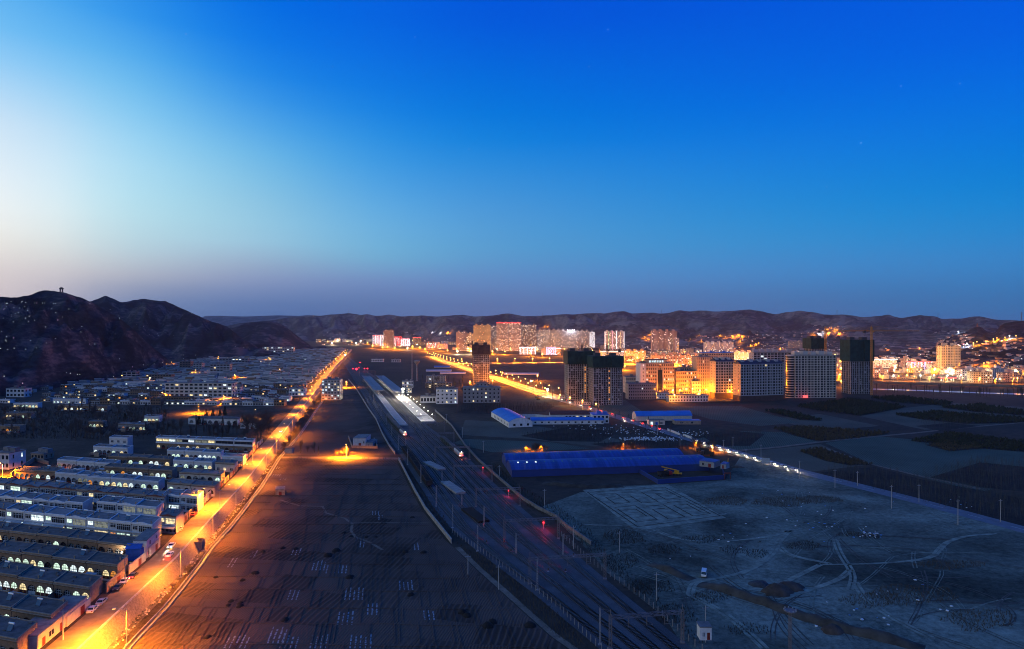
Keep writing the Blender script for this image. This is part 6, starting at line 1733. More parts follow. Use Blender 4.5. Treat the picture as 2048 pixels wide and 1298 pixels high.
def raw_tower(label, xl, xr, yb, yt, yn, dpt, ang, nfl, ncol, net='green_net', lit_col=None, notch=True, hoist=None, z=0.0, name='unfinished_tower', conc='raw_concrete', shade_core='dark_opening'):
	A = gp(xl, yb, z); W = (xr - xl) * A[1] / F * .94; h = (yb - yt) * A[1] / F; hn = (yb - yn) * A[1] / F
	root = empty(name, (A[0], A[1], z), ang, label, 'tower', 'unfinished residential towers')
	fl = hn / nfl; cw = W / ncol
	b = MB()   # boxes coloured dark to stand in for shade inside the open bays; three volumes with recesses between
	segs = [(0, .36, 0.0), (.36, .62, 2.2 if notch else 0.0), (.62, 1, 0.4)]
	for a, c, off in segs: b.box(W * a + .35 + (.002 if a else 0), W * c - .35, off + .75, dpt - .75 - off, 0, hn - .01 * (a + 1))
	b.build('shade_core', M[shade_core], root, (0, 0, 0))
	b = MB()
	for a, c, off in segs:
		for k in range(nfl + 1): b.box(W * a, W * c - .004, off, dpt - off, fl * k - .18 + (.004 if a else 0), fl * k + .17 + (.004 if a else 0))
	b.build('floor_slabs', M[conc], root, (0, 0, 0))
	b = MB(); rr = random.Random(int(xl))
	for a, c, off in segs:
		n = max(2, round(ncol * (c - a)))
		for i in range(n + 1):
			x = W * (a + (c - a) * i / n); t = .42 if i in (0, n) else .26
			x0, x1 = max(W * a + .01, x - t), min(W * c - .01, x + t)
			b.box(x0, x1, off + .04, off + .8, 0, hn - .02); b.box(x0, x1, dpt - off - .8, dpt - off - .04, 0, hn - .02)
		# infill panels already bricked up
		for i in range(n):
			for k in range(nfl):
				if rr.random() < .3:
					x0 = W * (a + (c - a) * i / n) + .5; x1 = W * (a + (c - a) * (i + 1) / n) - .5
					if x1 - x0 > .8: b.box(x0, x0 + (x1 - x0) * rr.choice((.35, .5, 1)), off + .3, off + .74, fl * k + .18, fl * k + fl * rr.choice((.4, .4, .82)))
	for e in (0, 1):
		x0 = -.02 if e == 0 else W - .5
		for j in range(6): y = .5 + (dpt - 1.6) * j / 5; b.box(x0, x0 + .52, y, y + .6, 0, hn - .03)
	b.build('columns', M[conc], root, (0, 0, 0))
	b = MB(); q = 1.3
	if yn > yt:
		for a, c, off in segs: b.box(W * a - (q if a == 0 else -.005), W * c + (q if c == 1 else 0), off - q, dpt - off + q, hn - 2.5, h + (.3 if off < 1 else -.4))
		for i in range(int(W / 2.2)): x = i * 2.2; b.box(x - .06, x + .06, -q - .09, -q - .002 if not (.36 * W < x < .62 * W) else -q - .002, hn - 2.5, h + 1.2)
		b.build('scaffold_net', M[net], root, (0, 0, 0))
		for x in (W * .2, W * .75): b = MB(); b.box(x - 3, x + 3, dpt * .3, dpt * .7, h + .31, h + 3.5); b.build('stair_head', M['crane_dark'], root, (0, 0, 0))
	if lit_col is not None:
		for k in range(1, nfl):
			if rr.random() < .7:
				sb = MB(); x = W * lit_col; off = [s[2] for s in segs if s[0] <= lit_col <= s[1]][0]
				sb.poly([(x - .6, off + .25, fl * k + .3), (x + .6, off + .25, fl * k + .3), (x + .6, off + .25, fl * k + fl * .8), (x - .6, off + .25, fl * k + fl * .8)]); sb.build('window', M['stair_orange'], root, (0, 0, 0))
	return root, W, h
def crane(label, px, yb, ytop, jl, jr, z0, depth, col='crane_dark', rot=0.0):
	"""tower crane: mast foot at photo px/depth, jib reaching jl metres to the left and jr to the right"""
	X = (px - CX) * depth / F; zt = H + (YH - ytop) * depth / F
	root = empty('tower_crane', (X, depth, z0), rot, label, 'crane', 'tower cranes over the unfinished towers'); h = zt - z0
	b = MB(); lattice(b, (0, 0, 0), (0, 0, h), 1.8, int(h / 2.4), .22); b.build('mast', M[col], root, (0, 0, 0))
	b = MB(); lattice(b, (-jl, 0, h - 4.5), (jr, 0, h - 4.5), 1.3, int((jl + jr) / 2.4), .2); b.build('jib', M[col], root, (0, 0, 0))
	b = MB(); b.tube((0, 0, h - 4.5), (0, 0, h + 1.5), .35, n=4); b.tube((0, 0, h + 1.5), (-jl * .8, 0, h - 4), .08, n=3); b.tube((0, 0, h + 1.5), (jr * .8, 0, h - 4), .08, n=3); b.build('tie_bars', M[col], root, (0, 0, 0))
	s = -1 if jl < jr else 1; e = min(jl, jr)
	b = MB(); b.box(s * e - 1.5, s * e + 1.5, -1, 1, h - 7.5, h - 4.4); b.build('counterweight', M['crane_dark'], root, (0, 0, 0))
	b = MB(); b.box(.9, 2.4, -1.9, -.5, h - 6.6, h - 4.6); b.build('cab', M[col], root, (0, 0, 0))

raw_tower('lone tower beside the orange boulevard, its dark top still scaffolded', 946, 981, 771, 690, 706, 22, R(3), 17, 7, 'brown_net', None, True, conc='pale_stone', shade_core='brown_base')  # warm frame and brown inside put lamplight on the shaft into the colour
crane('dark tower crane on the left of the lone tower by the boulevard', 945, 771, 682, 6, 22, 0, 955)
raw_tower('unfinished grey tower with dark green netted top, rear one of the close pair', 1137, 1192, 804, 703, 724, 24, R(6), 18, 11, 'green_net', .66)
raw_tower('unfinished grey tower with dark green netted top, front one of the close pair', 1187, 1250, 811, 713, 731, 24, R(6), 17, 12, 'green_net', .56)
crane('dark tower crane above the rear tower of the close pair', 1164, 804, 690, 16, 20, 40, 775)
crane('dark tower crane above the front tower of the close pair', 1214, 811, 691, 16, 14, 45, 728)
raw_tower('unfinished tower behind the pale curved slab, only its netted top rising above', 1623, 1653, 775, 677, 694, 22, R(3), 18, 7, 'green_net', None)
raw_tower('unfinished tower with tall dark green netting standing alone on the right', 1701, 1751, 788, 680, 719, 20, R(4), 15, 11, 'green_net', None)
crane('orange tower crane in front of the lone netted tower', 1743, 788, 654, 9, 60, 0, 815, 'crane_yellow')
crane('orange tower crane rising behind the pale curved slab', 1651, 770, 655, 9, 60, 0, 900, 'crane_yellow')

def slab(label, xl, xr, yb, yt, dpt, ang, nfl, nbay, wall, p, base=0, gable=None, name='apartment_slab', z=0, pent=5, bands=True, roof='roof_grey', pitched=False):
	A = gp(xl, yb, z); W = (xr - xl) * A[1] / F / math.cos(ang) * 1.02; h = (yb - yt) * A[1] / F
	root = empty(name, (A[0], A[1], z), ang, label, 'apartment block', 'new apartment slabs at the edge of the fields')
	fl = h / nfl; bw = W / nbay; rr = random.Random(int(xl))
	b = MB(); b.box(0, W, 0, dpt, fl * base, h, 0)
	if base: b.box(-.15, W + .15, -.15, dpt + .15, 0, fl * base - .003, 2)
	for i in range(nbay + 1):
		x = bw * i; b.box(max(0, x - .35), min(W, x + .35), -.9, -.004, fl * base, h + .6, 0)
	if bands:
		for k in range(base, nfl + 1): b.box(0.0, W, -.75 if k % 1 == 0 else -.5, -.006, fl * k - .25, fl * k + (.55 if k < nfl else .2), 0)
	for i in range(nbay):
		if i % 2: b.box(bw * i + bw * .62, bw * i + bw * .64, -.7, -.008, fl * base, h, 0)
	if gable: 
		b.box(-.12, -.004, -.2, dpt + .2, fl * base, h + .4, 3); b.box(W + .004, W + .12, -.2, dpt + .2, fl * base, h + .4, 3)
	b.build('wall', [M[wall], M['trim_white'], M['brown_base'], M[gable or wall]], root, (0, 0, 0))
	window_grid(root, [(bw * i + bw * .11, -.03, fl * k + fl * .22, 'F') for k in range(base, nfl) for i in range(nbay)], bw * .78, fl * .66, rr, p, ('lit_warm', 'lit_cool'))
	window_grid(root, [(-.16, dpt * (j + .35) / 2, fl * k + fl * .35, 'L') for k in range(base, nfl) for j in range(2)], 1.2, fl * .4, rr, 0, ('lit_warm',), first=False)
	b = MB()
	if pitched:
		b.poly([(-.5, -.8, h + .61), (W + .5, -.8, h + .61), (W + .5, dpt / 2, h + 4.2), (-.5, dpt / 2, h + 4.2)]); b.poly([(W + .5, dpt + .8, h + .61), (-.5, dpt + .8, h + .61), (-.5, dpt / 2, h + 4.2), (W + .5, dpt / 2, h + 4.2)]); b.poly([(-.5, dpt + .8, h + .61), (-.5, -.8, h + .61), (-.5, dpt / 2, h + 4.2)]); b.poly([(W + .5, -.8, h + .61), (W + .5, dpt + .8, h + .61), (W + .5, dpt / 2, h + 4.2)])
	else: b.box(-.2, W + .2, -.2, dpt + .2, h + .605, h + 1.2)
	b.build('roof', M[roof], root, (0, 0, 0))
	for i in range(pent):
		x = W * (i + .5) / pent; s = MB(); t = 1.9 if pitched else 3.2
		s.box(x - t, x + t, dpt * .25, dpt * .7, h + 1.21, h + 4.6 + (i % 2) * .8); s.box(x - t - .3, x + t + .3, dpt * .25 - .3, dpt * .7 + .3, h + 4.61 + (i % 2) * .8, h + 4.9 + (i % 2) * .8); s.build('stair_head', M[wall], root, (0, 0, 0))
	return root, W, h
slab('dark apartment slab with orange-lit gable, left of the two pitched-roof slabs', 1431, 1468, 797, 724, 15, R(8), 13, 7, 'pale_stone', .02, 2, 'tan_stone', roof='roof_slate', pitched=True, pent=3)
slab('long dark apartment slab with orange-lit gable and slate roof, right of the two pitched-roof slabs', 1481, 1574, 803, 729, 15, R(14), 13, 16, 'slab_grey', .015, 2, 'tan_stone', roof='roof_slate', pitched=True, pent=5)
slab('pale apartment slab with strong horizontal bands and roof cubes', 1590, 1673, 796, 712, 18, R(4), 17, 13, 'pale_stone', .006, 0, None, pent=5)
o = bpy.data.objects['apartment_slab.002']   # rounded corner bay at its left end
A = gp(1590, 796); Hh = 84 * A[1] / F; b = MB(); b2 = MB()
for k in range(18): b.lathe([(5.6, Hh * k / 17 - .3), (5.6, Hh * k / 17 + .65)], 20, 0, 0, 5.7)
b2.lathe([(5.2, 0), (5.2, Hh)], 20, 0, 0, 5.7)
b.build('corner_balcony', M['pale_stone'], o, (-3.0, 0, 0)); b2.build('corner_glazing', M['glass_dark'], o, (-3.0, 0, 0))
slab('apartment slab whose upper floors and roof cubes show behind the long dark slab', 1507, 1590, 772, 706, 15, R(4), 14, 12, 'slab_grey', .01, 0, None, pent=6)
# small lit shop sign at the foot of the pale slab
b = MB(); b.box(0, 5.5, -.3, 0, 0, 3.0); tag(b.build('shop_sign', M['neon_red'], None, (*gp(1606, 797), .8)), 'small glowing red shop front at the foot of the pale slab', 'sign')
# court, offices
def facade(label, xl, xr, yb, yt, d, ang, nfl, nw, wall, p, name='office_block', roof='roof_grey', ww=.5, hh=.5, z=0, cat='office block', side=3, band=None):
	return block(name, label, xl, xr, yb, yb - yt, d, ang, nfl, nw, wall, p, z=z, cat=cat, roofm=roof, ww=ww, hh=hh, side=side, band=band)
ct, Wc, hc = facade('tan courthouse with tall dark central recess and round emblem', 1292, 1350, 791, 727, 22, R(6), 9, 13, 'tan_stone', .22, name='courthouse', cat='courthouse')
b = MB(); b.box(Wc * .40, Wc * .58, -.30, -.06, hc * .06, hc * .80); b.build('entrance_recess', M['glass_dark'], ct, (0, 0, 0))
b = MB(); b.box(Wc * .40 - .8, Wc * .40 - .01, -1.0, -.07, 0, hc * .86); b.box(Wc * .58 + .01, Wc * .58 + .8, -1.0, -.07, 0, hc * .86); b.box(Wc * .3, Wc * .68, -5, -.07, hc * .0, hc * .06); b.build('portico', M['pale_stone'], ct, (0, 0, 0))
b = MB(); b.tube((Wc * .49, -.5, hc * .91), (Wc * .49, -.07, hc * .91), 1.5, n=18); b.build('emblem', M['trim_red'], ct, (0, 0, 0)); b = MB(); b.tube((Wc * .49, -.62, hc * .91), (Wc * .49, -.52, hc * .91), 1.0, n=18); b.build('emblem', M['crane_yellow'], ct, (0, 0, 0))
b = MB(); b.box(Wc * .08, Wc * .74, 3, 16, hc + .6, hc + 4.4); b.build('roof_pavilion', M['tan_stone'], ct, (0, 0, 0)); b = MB(); b.box(Wc * .04, Wc * .78, 2, 17, hc + 4.41, hc + 5.1); b.build('pavilion_roof', M['roof_slate'], ct, (0, 0, 0))
for k in range(6):
	b = MB(); x = Wc * (.14 + k * .09); b.poly([(x, 2.95, hc + 1.2), (x + 2.2, 2.95, hc + 1.2), (x + 2.2, 2.95, hc + 3.6), (x, 2.95, hc + 3.6)]); b.build('window', M['lit_cool'], ct, (0, 0, 0))
facade('white stair tower on the left flank of the tan courthouse', 1281, 1292, 791, 727, 20, R(6), 9, 1, 'white_plaster', .1, ww=.14, side=1)
facade('low brown wing left of the courthouse', 1252, 1288, 786, 754, 16, R(4), 4, 9, 'cream_plaster', .02)
facade('yellow lit office wing right of the courthouse', 1352, 1394, 789, 743, 16, R(5), 6, 10, 'tan_stone', .12)
facade('upper block on the yellow office wing', 1360, 1387, 786, 735, 12, R(5), 7, 6, 'tan_stone', .05)
facade('tall tan hotel with vertical slit windows, narrow end toward the courthouse', 1394, 1424, 789, 714, 20, R(4), 12, 8, 'tan_stone', .03, ww=.3, hh=.7)
facade('long upper tan hotel block with blue roof edge', 1404, 1470, 776, 706, 18, R(4), 12, 14, 'tan_stone', .02, roof='blue_light_roof')
facade('low tan podium at the foot of the tall hotel', 1385, 1402, 790, 763, 14, R(4), 4, 5, 'pale_stone', .05)
facade('grey five-storey office behind the front netted tower', 1257, 1313, 799, 768, 15, R(4), 5, 13, 'grey_plaster', .05)
facade('long low white building whose right half glows orange', 1338, 1418, 804, 791, 12, R(3), 2, 14, 'white_plaster', .16, cat='building')
facade('low white wing with dark windows left of the glowing orange building', 1313, 1338, 798, 786, 20, R(-8), 2, 5, 'white_plaster', .05, cat='building')
facade('row of site cabins along the road before the netted towers', 1120, 1145, 800, 791, 6, R(-14), 2, 9, 'white_plaster', .08, cat='site cabin', name='site_cabin')
facade('second row of lower site cabins nearer the netted towers', 1148, 1180, 809, 803, 6, R(-12), 1, 9, 'white_plaster', .05, cat='site cabin', name='site_cabin')
facade('small lit guard house by the glowing orange court yard', 1434, 1452, 793, 779, 8, R(3), 2, 3, 'tan_stone', .1, cat='building')
boundary_wall('dark railing wall with pale posts in front of the long dark slab', [gp(*p) for p in ((1405, 806), (1480, 805), (1575, 800))], 1.4, 'brown_base')

# ---- far city: towers
def city(label, xl, xr, yb, yt, wall, p, litm, nfl=None, nw=None, d=16, ang=0.0, crown=None, strips=None, name='city_tower', dark='glass_dark', ww=.5, hh=.5, z=0, group=None):
	A = gp(xl, yb, z); W = (xr - xl) * A[1] / F; h = (yb - yt) * A[1] / F
	root = empty(name, (A[0], A[1], z), ang, label, 'high-rise' if name == 'city_tower' else 'building', group)
	nfl = nfl or max(2, round(h / 3.1)); nw = nw or max(3, round(W / 3.4)); rr = random.Random(int(xl * 3 + yb)); b = MB()
	b.box(0, W, 0, d, 0, h, 0)
	n = max(1, int(W / 16))
	for i in range(n): x = W * (i + .5) / n; b.box(x - 2.6, x + 2.6, -1.2, -.004, 0, h + 2.5, 0); b.box(x - 3.5, x + 3.5, d * .3, d * .7, h + .01, h + 5, 0)
	for k in range(1, nfl): b.box(0, W, -.35, -.008, h * k / nfl - .18, h * k / nfl + .18, 0)
	b.build('wall', M[wall], root, (0, 0, 0))
	fl = h / nfl; bw = W / nw; wb = MB()
	mats_ = [M[dark]] + [M[k] for k in litm]
	for k in range(nfl):
		for i in range(nw):
			li = 0 if rr.random() > p else 1 + rr.randrange(len(litm)); x = bw * (i + .5 - ww / 2); zz = fl * (k + .5 - hh / 2); y = -.05
			if any(abs(x + bw * ww / 2 - W * (j + .5) / n) < 2.7 for j in range(n)): y = -1.26
			wb.poly([(x, y, zz), (x + bw * ww, y, zz), (x + bw * ww, y, zz + fl * hh), (x, y, zz + fl * hh)], li)
		for sx in (-.05, W + .05):
			for j in range(3):
				li = 0 if rr.random() > p else 1; yy_ = d * (j + .3) / 3; pts = [(sx, yy_, fl * k + .8), (sx, yy_ + 1.6, fl * k + .8), (sx, yy_ + 1.6, fl * k + 2.2), (sx, yy_, fl * k + 2.2)]
				wb.poly(pts if sx > 0 else pts[::-1], li)
	tag(wb.build('window', mats_, root, (0, 0, 0)), kind='stuff')
	b = MB(); b.box(-.4, W + .4, -.5, d + .4, h + .012, h + .8); b.build('roof', M['roof_grey'], root, (0, 0, 0))
	if crown:
		b = MB(); b.box(-.6, W + .6, -1.4, -1.24, h - .2, h + 1.2); b.box(-.75, -.59, -1.4, d, h - .2, h + 1.2); b.build('neon_band', M[crown], root, (0, 0, 0))
	if strips:
		m, cnt_ = strips
		for i in range(cnt_):
			x = W * i / (cnt_ - 1); b = MB(); b.box(x - .45, x + .45, -1.45, -1.27, 1, h); b.build('neon_strip', M[m if isinstance(m, str) else m[i % len(m)]], root, (0, 0, 0))
	return root
cw = ('city_warm', 'city_white'); co = ('city_orange', 'city_warm')
pmat('tower_pink', (.42, .30, .26), .85, .15, .05); pmat('tower_yellow', (.50, .38, .20), .85, .15, .05); pmat('tower_brown', (.24, .16, .13), .85, .15, .05); pmat('tower_grey', (.30, .29, .31), .85, .15, .05); pmat('tower_white', (.50, .48, .50), .85, .12, .05); pmat('tower_olive', (.40, .38, .29), .85, .12, .05)
for c in [
  ('pinkish tower at the left end of the high-rise cluster', 912, 934, 702, 664, 'tower_pink', .12, cw), ('slim yellow tower left of the tallest yellow one', 934, 947, 703, 667, 'tower_yellow', .15, cw),
  ('tall floodlit yellow tower behind the lone scaffolded tower', 947, 981, 703, 650.5, 'tower_yellow', .12, co), ('dark tower squeezed between yellow tower and tallest pink block', 981, 993, 701, 652, 'tower_grey', .2, cw),
  ('tallest pinkish high-rise block with red crown, left half', 993, 1017, 702, 646, 'tower_pink', .34, cw), ('tallest pinkish high-rise block with red crown, right half', 1018, 1042, 702, 646, 'tower_pink', .36, cw),
  ('dark brown high-rise right of the tallest pink block', 1043, 1073, 700, 650, 'tower_brown', .34, cw), ('wide grey high-rise slab with many lit windows, left of the rooftop floodlights', 1075, 1131, 700, 660, 'tower_grey', .30, cw),
  ('wide grey high-rise slab under the white rooftop floodlights', 1131, 1179, 700, 662, 'tower_grey', .30, cw), ('narrow bright white-lit tower edge right of the floodlit slab', 1179, 1190, 697, 664, 'tower_white', .9, ('neon_white', 'city_white')),
  ('white tower outlined with coloured neon strips', 1210, 1248, 704, 663, 'tower_white', .25, cw), ('pale pink twin tower left half', 1304, 1327, 712, 661.5, 'tower_pink', .12, cw), ('pale pink twin tower right half', 1328, 1354, 712, 662, 'tower_pink', .10, cw),
  ('shorter pale block before the pink twin tower', 1331, 1358, 712, 676, 'tower_white', .25, cw), ('white ten-storey slab with bright windows above the tan hotel', 1410, 1467, 712, 685, 'tower_white', .3, cw),
  ('olive seventeen-storey tower standing alone at the right before the dark hill', 1884, 1921, 743, 692, 'tower_olive', .02, cw), ('brown tower behind the neon hotel on the left of the city', 767, 787, 694, 661, 'tower_brown', .2, cw)]:
	nm = c[0]
	city(c[0], c[1], c[2], c[3], c[4], c[5], c[6], c[7], crown='neon_red' if 'red crown' in nm else None, strips=(('neon_white', 'neon_green', 'neon_pink', 'neon_white', 'city_warm'), 6) if 'neon strips' in nm else None)
o = [q for q in COL.objects if q.get('label', '').startswith('wide grey high-rise slab under')][0]
for k in range(4):
	A = gp(1131, 700); b = MB(); b.lathe([(.1, -1.8), (1.5, -1.2), (2.0, 0), (1.5, 1.2), (.1, 1.8)], 10); b.build('floodlight', M['neon_white'], o, (8 + k * 8.5, -2, 38 * A[1] / F + 4))
point_light('roof_flood', (20, -9, 38 * gp(1131, 700)[1] / F + 8), 160000, (.85, .88, 1), o, 2.0)
# neon-lit low blocks
for c in [
  ('white and red neon hotel at the left end of the city', 746, 766, 692, 671, 'tower_white', .5, ('neon_white', 'neon_pink'), 'neon_red', ('neon_white', 5)), ('neon-striped department store with green and white pillars', 766, 784, 692, 676, 'tower_white', .4, ('neon_white',), 'neon_white', (('neon_green', 'neon_white'), 6)),
  ('red neon pavilion with stepped roof right of the striped store', 784, 803, 692, 674, 'trim_red', .5, ('neon_red', 'neon_white'), 'neon_red', ('neon_red', 6)), ('white neon block right of the red pavilion', 803, 819, 692, 678, 'tower_white', .6, ('neon_white', 'neon_pink'), 'neon_pink', ('neon_white', 5)),
  ('small red crowned block in the neon quarter', 826, 842, 690, 675, 'tower_brown', .4, co, 'neon_red', None), ('pink lit block below the red crowned one', 852, 872, 697, 686, 'tower_pink', .4, ('neon_pink', 'neon_white'), None, None), ('pink lit block left of the pinkish tower', 873, 895, 698, 688, 'tower_pink', .4, ('neon_pink', 'city_warm'), None, None),
  ('white neon podium below the tallest pink block', 1040, 1071, 709, 695.5, 'tower_white', .5, ('neon_white', 'city_warm'), 'neon_white', ('neon_white', 5)), ('violet neon block below the wide grey slab', 1093, 1111, 710, 696, 'tower_white', .5, ('neon_violet',), 'neon_violet', ('neon_violet', 6)), ('red and white neon block right of the violet one', 1111, 1121, 710, 697, 'tower_pink', .5, ('neon_red', 'neon_white'), 'neon_white', None), ('pink shop block left of the violet neon', 1083, 1093, 710, 699, 'tower_pink', .3, ('neon_pink',), None, None),
  ('bright yellow lit block below the neon-outlined tower', 1202, 1248, 718, 703, 'tower_white', .6, cw, 'city_white', None), ('tan lit block right of the bright yellow one', 1250, 1291, 720, 702, 'tower_yellow', .5, cw, None, None), ('long low lit block behind the courthouse roof', 1304, 1400, 733, 710, 'tower_pink', .35, cw, None, None),
  ('block with green glowing front behind the yellow office wing', 1378, 1394, 732, 716, 'tower_grey', .8, ('neon_green', 'city_white'), 'neon_white', None), ('dazzling white school block right of the tan hotel', 1468, 1506, 720, 704.5, 'tower_white', .95, ('city_white', 'city_warm'), None, None), ('pink terrace block on the lower hillside left of the netted top', 1579, 1613, 697, 683, 'tower_pink', .12, co, None, None),
  ('white lit office with bright roof line right of the lone netted tower', 1747, 1794, 738, 719, 'tower_white', .5, ('city_white', 'city_warm'), 'city_white', None), ('small pink tower block left of the neon hotel on the right', 1809, 1821, 735, 717, 'tower_pink', .15, cw, None, None), ('pink and white neon hotel at the right of the city', 1822, 1862, 740, 724, 'tower_white', .5, ('neon_pink', 'neon_white'), 'neon_red', (('neon_white', 'neon_blue', 'neon_pink'), 7)), ('bluish white block between neon hotel and olive tower', 1863, 1882, 741, 728, 'tower_white', .2, cw, None, None),
  ('pink gabled four-storey block beside the riverside road', 1749, 1777, 756, 738, 'tower_pink', .2, cw, None, None), ('white five-storey block right of the olive tower', 1925, 1960, 760, 739, 'tower_white', .25, cw, None, None), ('grey block with blank cream end wall near the right edge', 1947, 1984, 766, 744, 'tower_olive', .12, cw, None, None), ('white block with dark windows near the right edge', 1985, 2016, 758, 738, 'tower_white', .05, cw, None, None), ('pink block at the right photo edge', 2006, 2040, 764, 746, 'tower_pink', .25, co, None, None), ('bright low market hall at the foot of the olive tower', 1890, 1920, 749, 741, 'tower_white', .8, cw, None, None), ('white end block with blank wall beside the right edge road', 1967, 1986, 765, 756, 'tower_white', .0, cw, None, None)]:
	city(c[0], c[1], c[2], c[3], c[4], c[5], c[6], c[7], crown=c[8], strips=c[9], name='city_block', d=14)
# fillers: lower city blocks
rc = random.Random(17); FB = 0
wl = ['tower_pink', 'tower_yellow', 'tower_brown', 'tower_grey', 'tower_white', 'tower_olive']
wname = {'tower_pink': 'pink', 'tower_yellow': 'yellow', 'tower_brown': 'brown', 'tower_grey': 'grey', 'tower_white': 'white', 'tower_olive': 'olive'}
fpos = []
def filler(px, py, w, h, row, i, what):
	wall = rc.choice(wl); A = gp(px, py); W = w * A[1] / F; hh = h * A[1] / F; b = MB(); d = rc.uniform(9, 15); ms = [M[wall], M['roof_grey'], M['glass_dark'], M['city_warm'], M['city_white'], M['city_orange']]
	b.box(0, W, 0, d, 0, hh, 0, 1); b.box(-.2, W + .2, -.25, d + .2, hh + .003, hh + .6, 0, 1); b.box(W * .6, W * .6 + 3, d * .3, d * .7, hh + .61, hh + 2.8, 0, 1)
	n = max(2, int(W / 3.4)); m = max(1, int(hh / 3.2)); pl = rc.choice((.1, .2, .35, .6))
	for k in range(m):
		for q in range(n):
			li = rc.choice((3, 4, 3, 5)) if rc.random() < pl else 2; x = W * (q + .5) / n; z = hh * (k + .5) / m
			b.poly([(x - W / n * .28, -.05, z - .7), (x + W / n * .28, -.05, z - .7), (x + W / n * .28, -.05, z + .7), (x - W / n * .28, -.05, z + .7)], li)
	o = b.build('town_building', ms, None, (A[0], A[1], 0), rc.uniform(-.12, .12))
	tag(o, '%s %s-storey town building, %s from the left in the %s' % (wname[wall], ['one', 'two', 'three', 'four', 'five', 'six', 'seven', 'eight', 'nine', 'ten'][min(9, m - 1)], nth(i), what), 'building', 'lower town buildings of the ' + what)
FR = ((683, 632, 745, 11, 5, 'strip left of the neon quarter'), (690, 745, 905, 13, 6, 'neon quarter'), (700, 905, 1205, 15, 7, 'strip under the high-rises'), (706, 1200, 1480, 14, 8, 'back row behind the courthouse'), (714, 1195, 1500, 16, 9, 'middle row behind the courthouse'), (724, 1250, 1420, 17, 10, 'front row behind the courthouse'),
											  (712, 1500, 1690, 13, 7, 'back row before the hill'), (722, 1680, 1890, 14, 7, 'back row beyond the river'), (733, 1752, 1890, 14, 8, 'middle row beyond the river'), (745, 1780, 2060, 15, 8, 'quarter beside the olive tower'), (757, 1752, 1935, 17, 6, 'shop row along the riverside road'), (750, 1920, 2060, 16, 7, 'row at the right edge'), (735, 1640, 1690, 14, 9, 'gap beside the netted tower'), (750, 1650, 1690, 14, 9, 'gap below the netted tower'))
for row, (py, x0, x1, st, hm, what) in enumerate(FR):
	x = x0; i = 0
	while x < x1:
		w = rc.uniform(.6, 1.15) * st
		filler(x, py + rc.uniform(-2, 2.5), w, rc.uniform(.55, 1.25) * hm, row, i, what); i += 1; x += w + rc.uniform(.5, 5)
# petrol station with lit canopy beside the riverside road
A = gp(1885, 763); root = empty('petrol_station', (A[0], A[1], 0), 0, 'petrol station canopy glowing orange beside the riverside road', 'petrol station')
b = MB(); b.box(0, 22, 0, 10, 5, 6); b.build('canopy', M['neon_red'], root, (0, 0, 0)); b = MB()
for x in (3, 19):
	for y in (2, 8): b.tube((x, y, 0), (x, y, 5), .35, n=6)
b.build('pillar', M['trim_white'], root, (0, 0, 0)); point_light('canopy_light', (11, 4, 4.2), 30000, WARMW, root, 1)

# ---- houses and lamps on the far hillsides
dg_objs = [o for o in COL.objects if o.type == 'MESH' and o.get('kind') == 'structure' and o.name.split('.')[0] in ('hill', 'far_hills')]
BV_ = []
for o in dg_objs:
	me = o.data; BV_.append(BVHTree.FromPolygons([v.co.copy() for v in me.vertices], [tuple(p.vertices) for p in me.polygons]))
def on_hill(px, py, far=1e9):
	d = Vector((px - CX, F, YH - py)).normalized(); best = None
	for t in BV_:
		r = t.ray_cast(Vector((0, 0, H)), d)
		if r[0] is not None and r[3] < far and (best is None or r[3] < best[1]): best = (r[0], r[3])
	if best is None and py > YH + 2:
		g_ = gp(px, py); return Vector((g_[0], g_[1], 0))
	return best[0] if best else None
hs = MB(); rh = random.Random(23)
for (x0, x1, y0, y1, n, oc) in ((1370, 1530, 672, 704, 90, .6), (1280, 1310, 672, 700, 26, .7), (1500, 1700, 664, 706, 110, .35), (1530, 1690, 690, 708, 70, .5), (740, 900, 664, 690, 70, .5), (1190, 1300, 676, 700, 40, .5), (1760, 1890, 690, 722, 70, .35), (1885, 2048, 680, 740, 110, .25), (640, 745, 664, 690, 50, .5), (1620, 1690, 652, 668, 40, .6), (1860, 1940, 664, 690, 30, .2)):
	for _ in range(n):
		px, py = rh.uniform(x0, x1), rh.uniform(y0, y1); p = on_hill(px, py)
		if p is None: continue
		w = rh.uniform(6, 13); h = rh.uniform(2.6, 5.5); s0 = len(hs.v); x, y, z = p.x, p.y, p.z - 1
		hs.box(x, x + w, y, y + 8, z, z + h + 1, rh.choice((0, 1, 2)), 3)
		if rh.random() < .55:
			m = 5 if rh.random() < oc * .55 else 4; k = rh.random() * (w - 2.2); hs.poly([(x + k, y - .1, z + 1.9), (x + k + 1.7, y - .1, z + 1.9), (x + k + 1.7, y - .1, z + 3.3), (x + k, y - .1, z + 3.3)], m)
tag(hs.build('hillside_houses', [M['tower_pink'], M['tower_grey'], M['brown_brick'], M['roof_grey'], M['city_white'], M['city_orange']]), 'small houses with lit windows scattered over the lower hillsides', 'houses', kind='stuff')
def lamp_ball(r, m, z=0.0):
	def mk():
		b = MB(); b.lathe([(.05 * r, -r), (.7 * r, -.7 * r), (r, 0), (.7 * r, .7 * r), (.05 * r, r)], 8); return b.mesh('hill_light', M[m])
	return shared(('ball', r, m), mk)
emat('hill_white', (.86, 1.0, .92), 1.6); emat('hill_pink', (1.0, .6, .9), 1.5); emat('hill_orange', (1.0, .5, .12), 3.0)
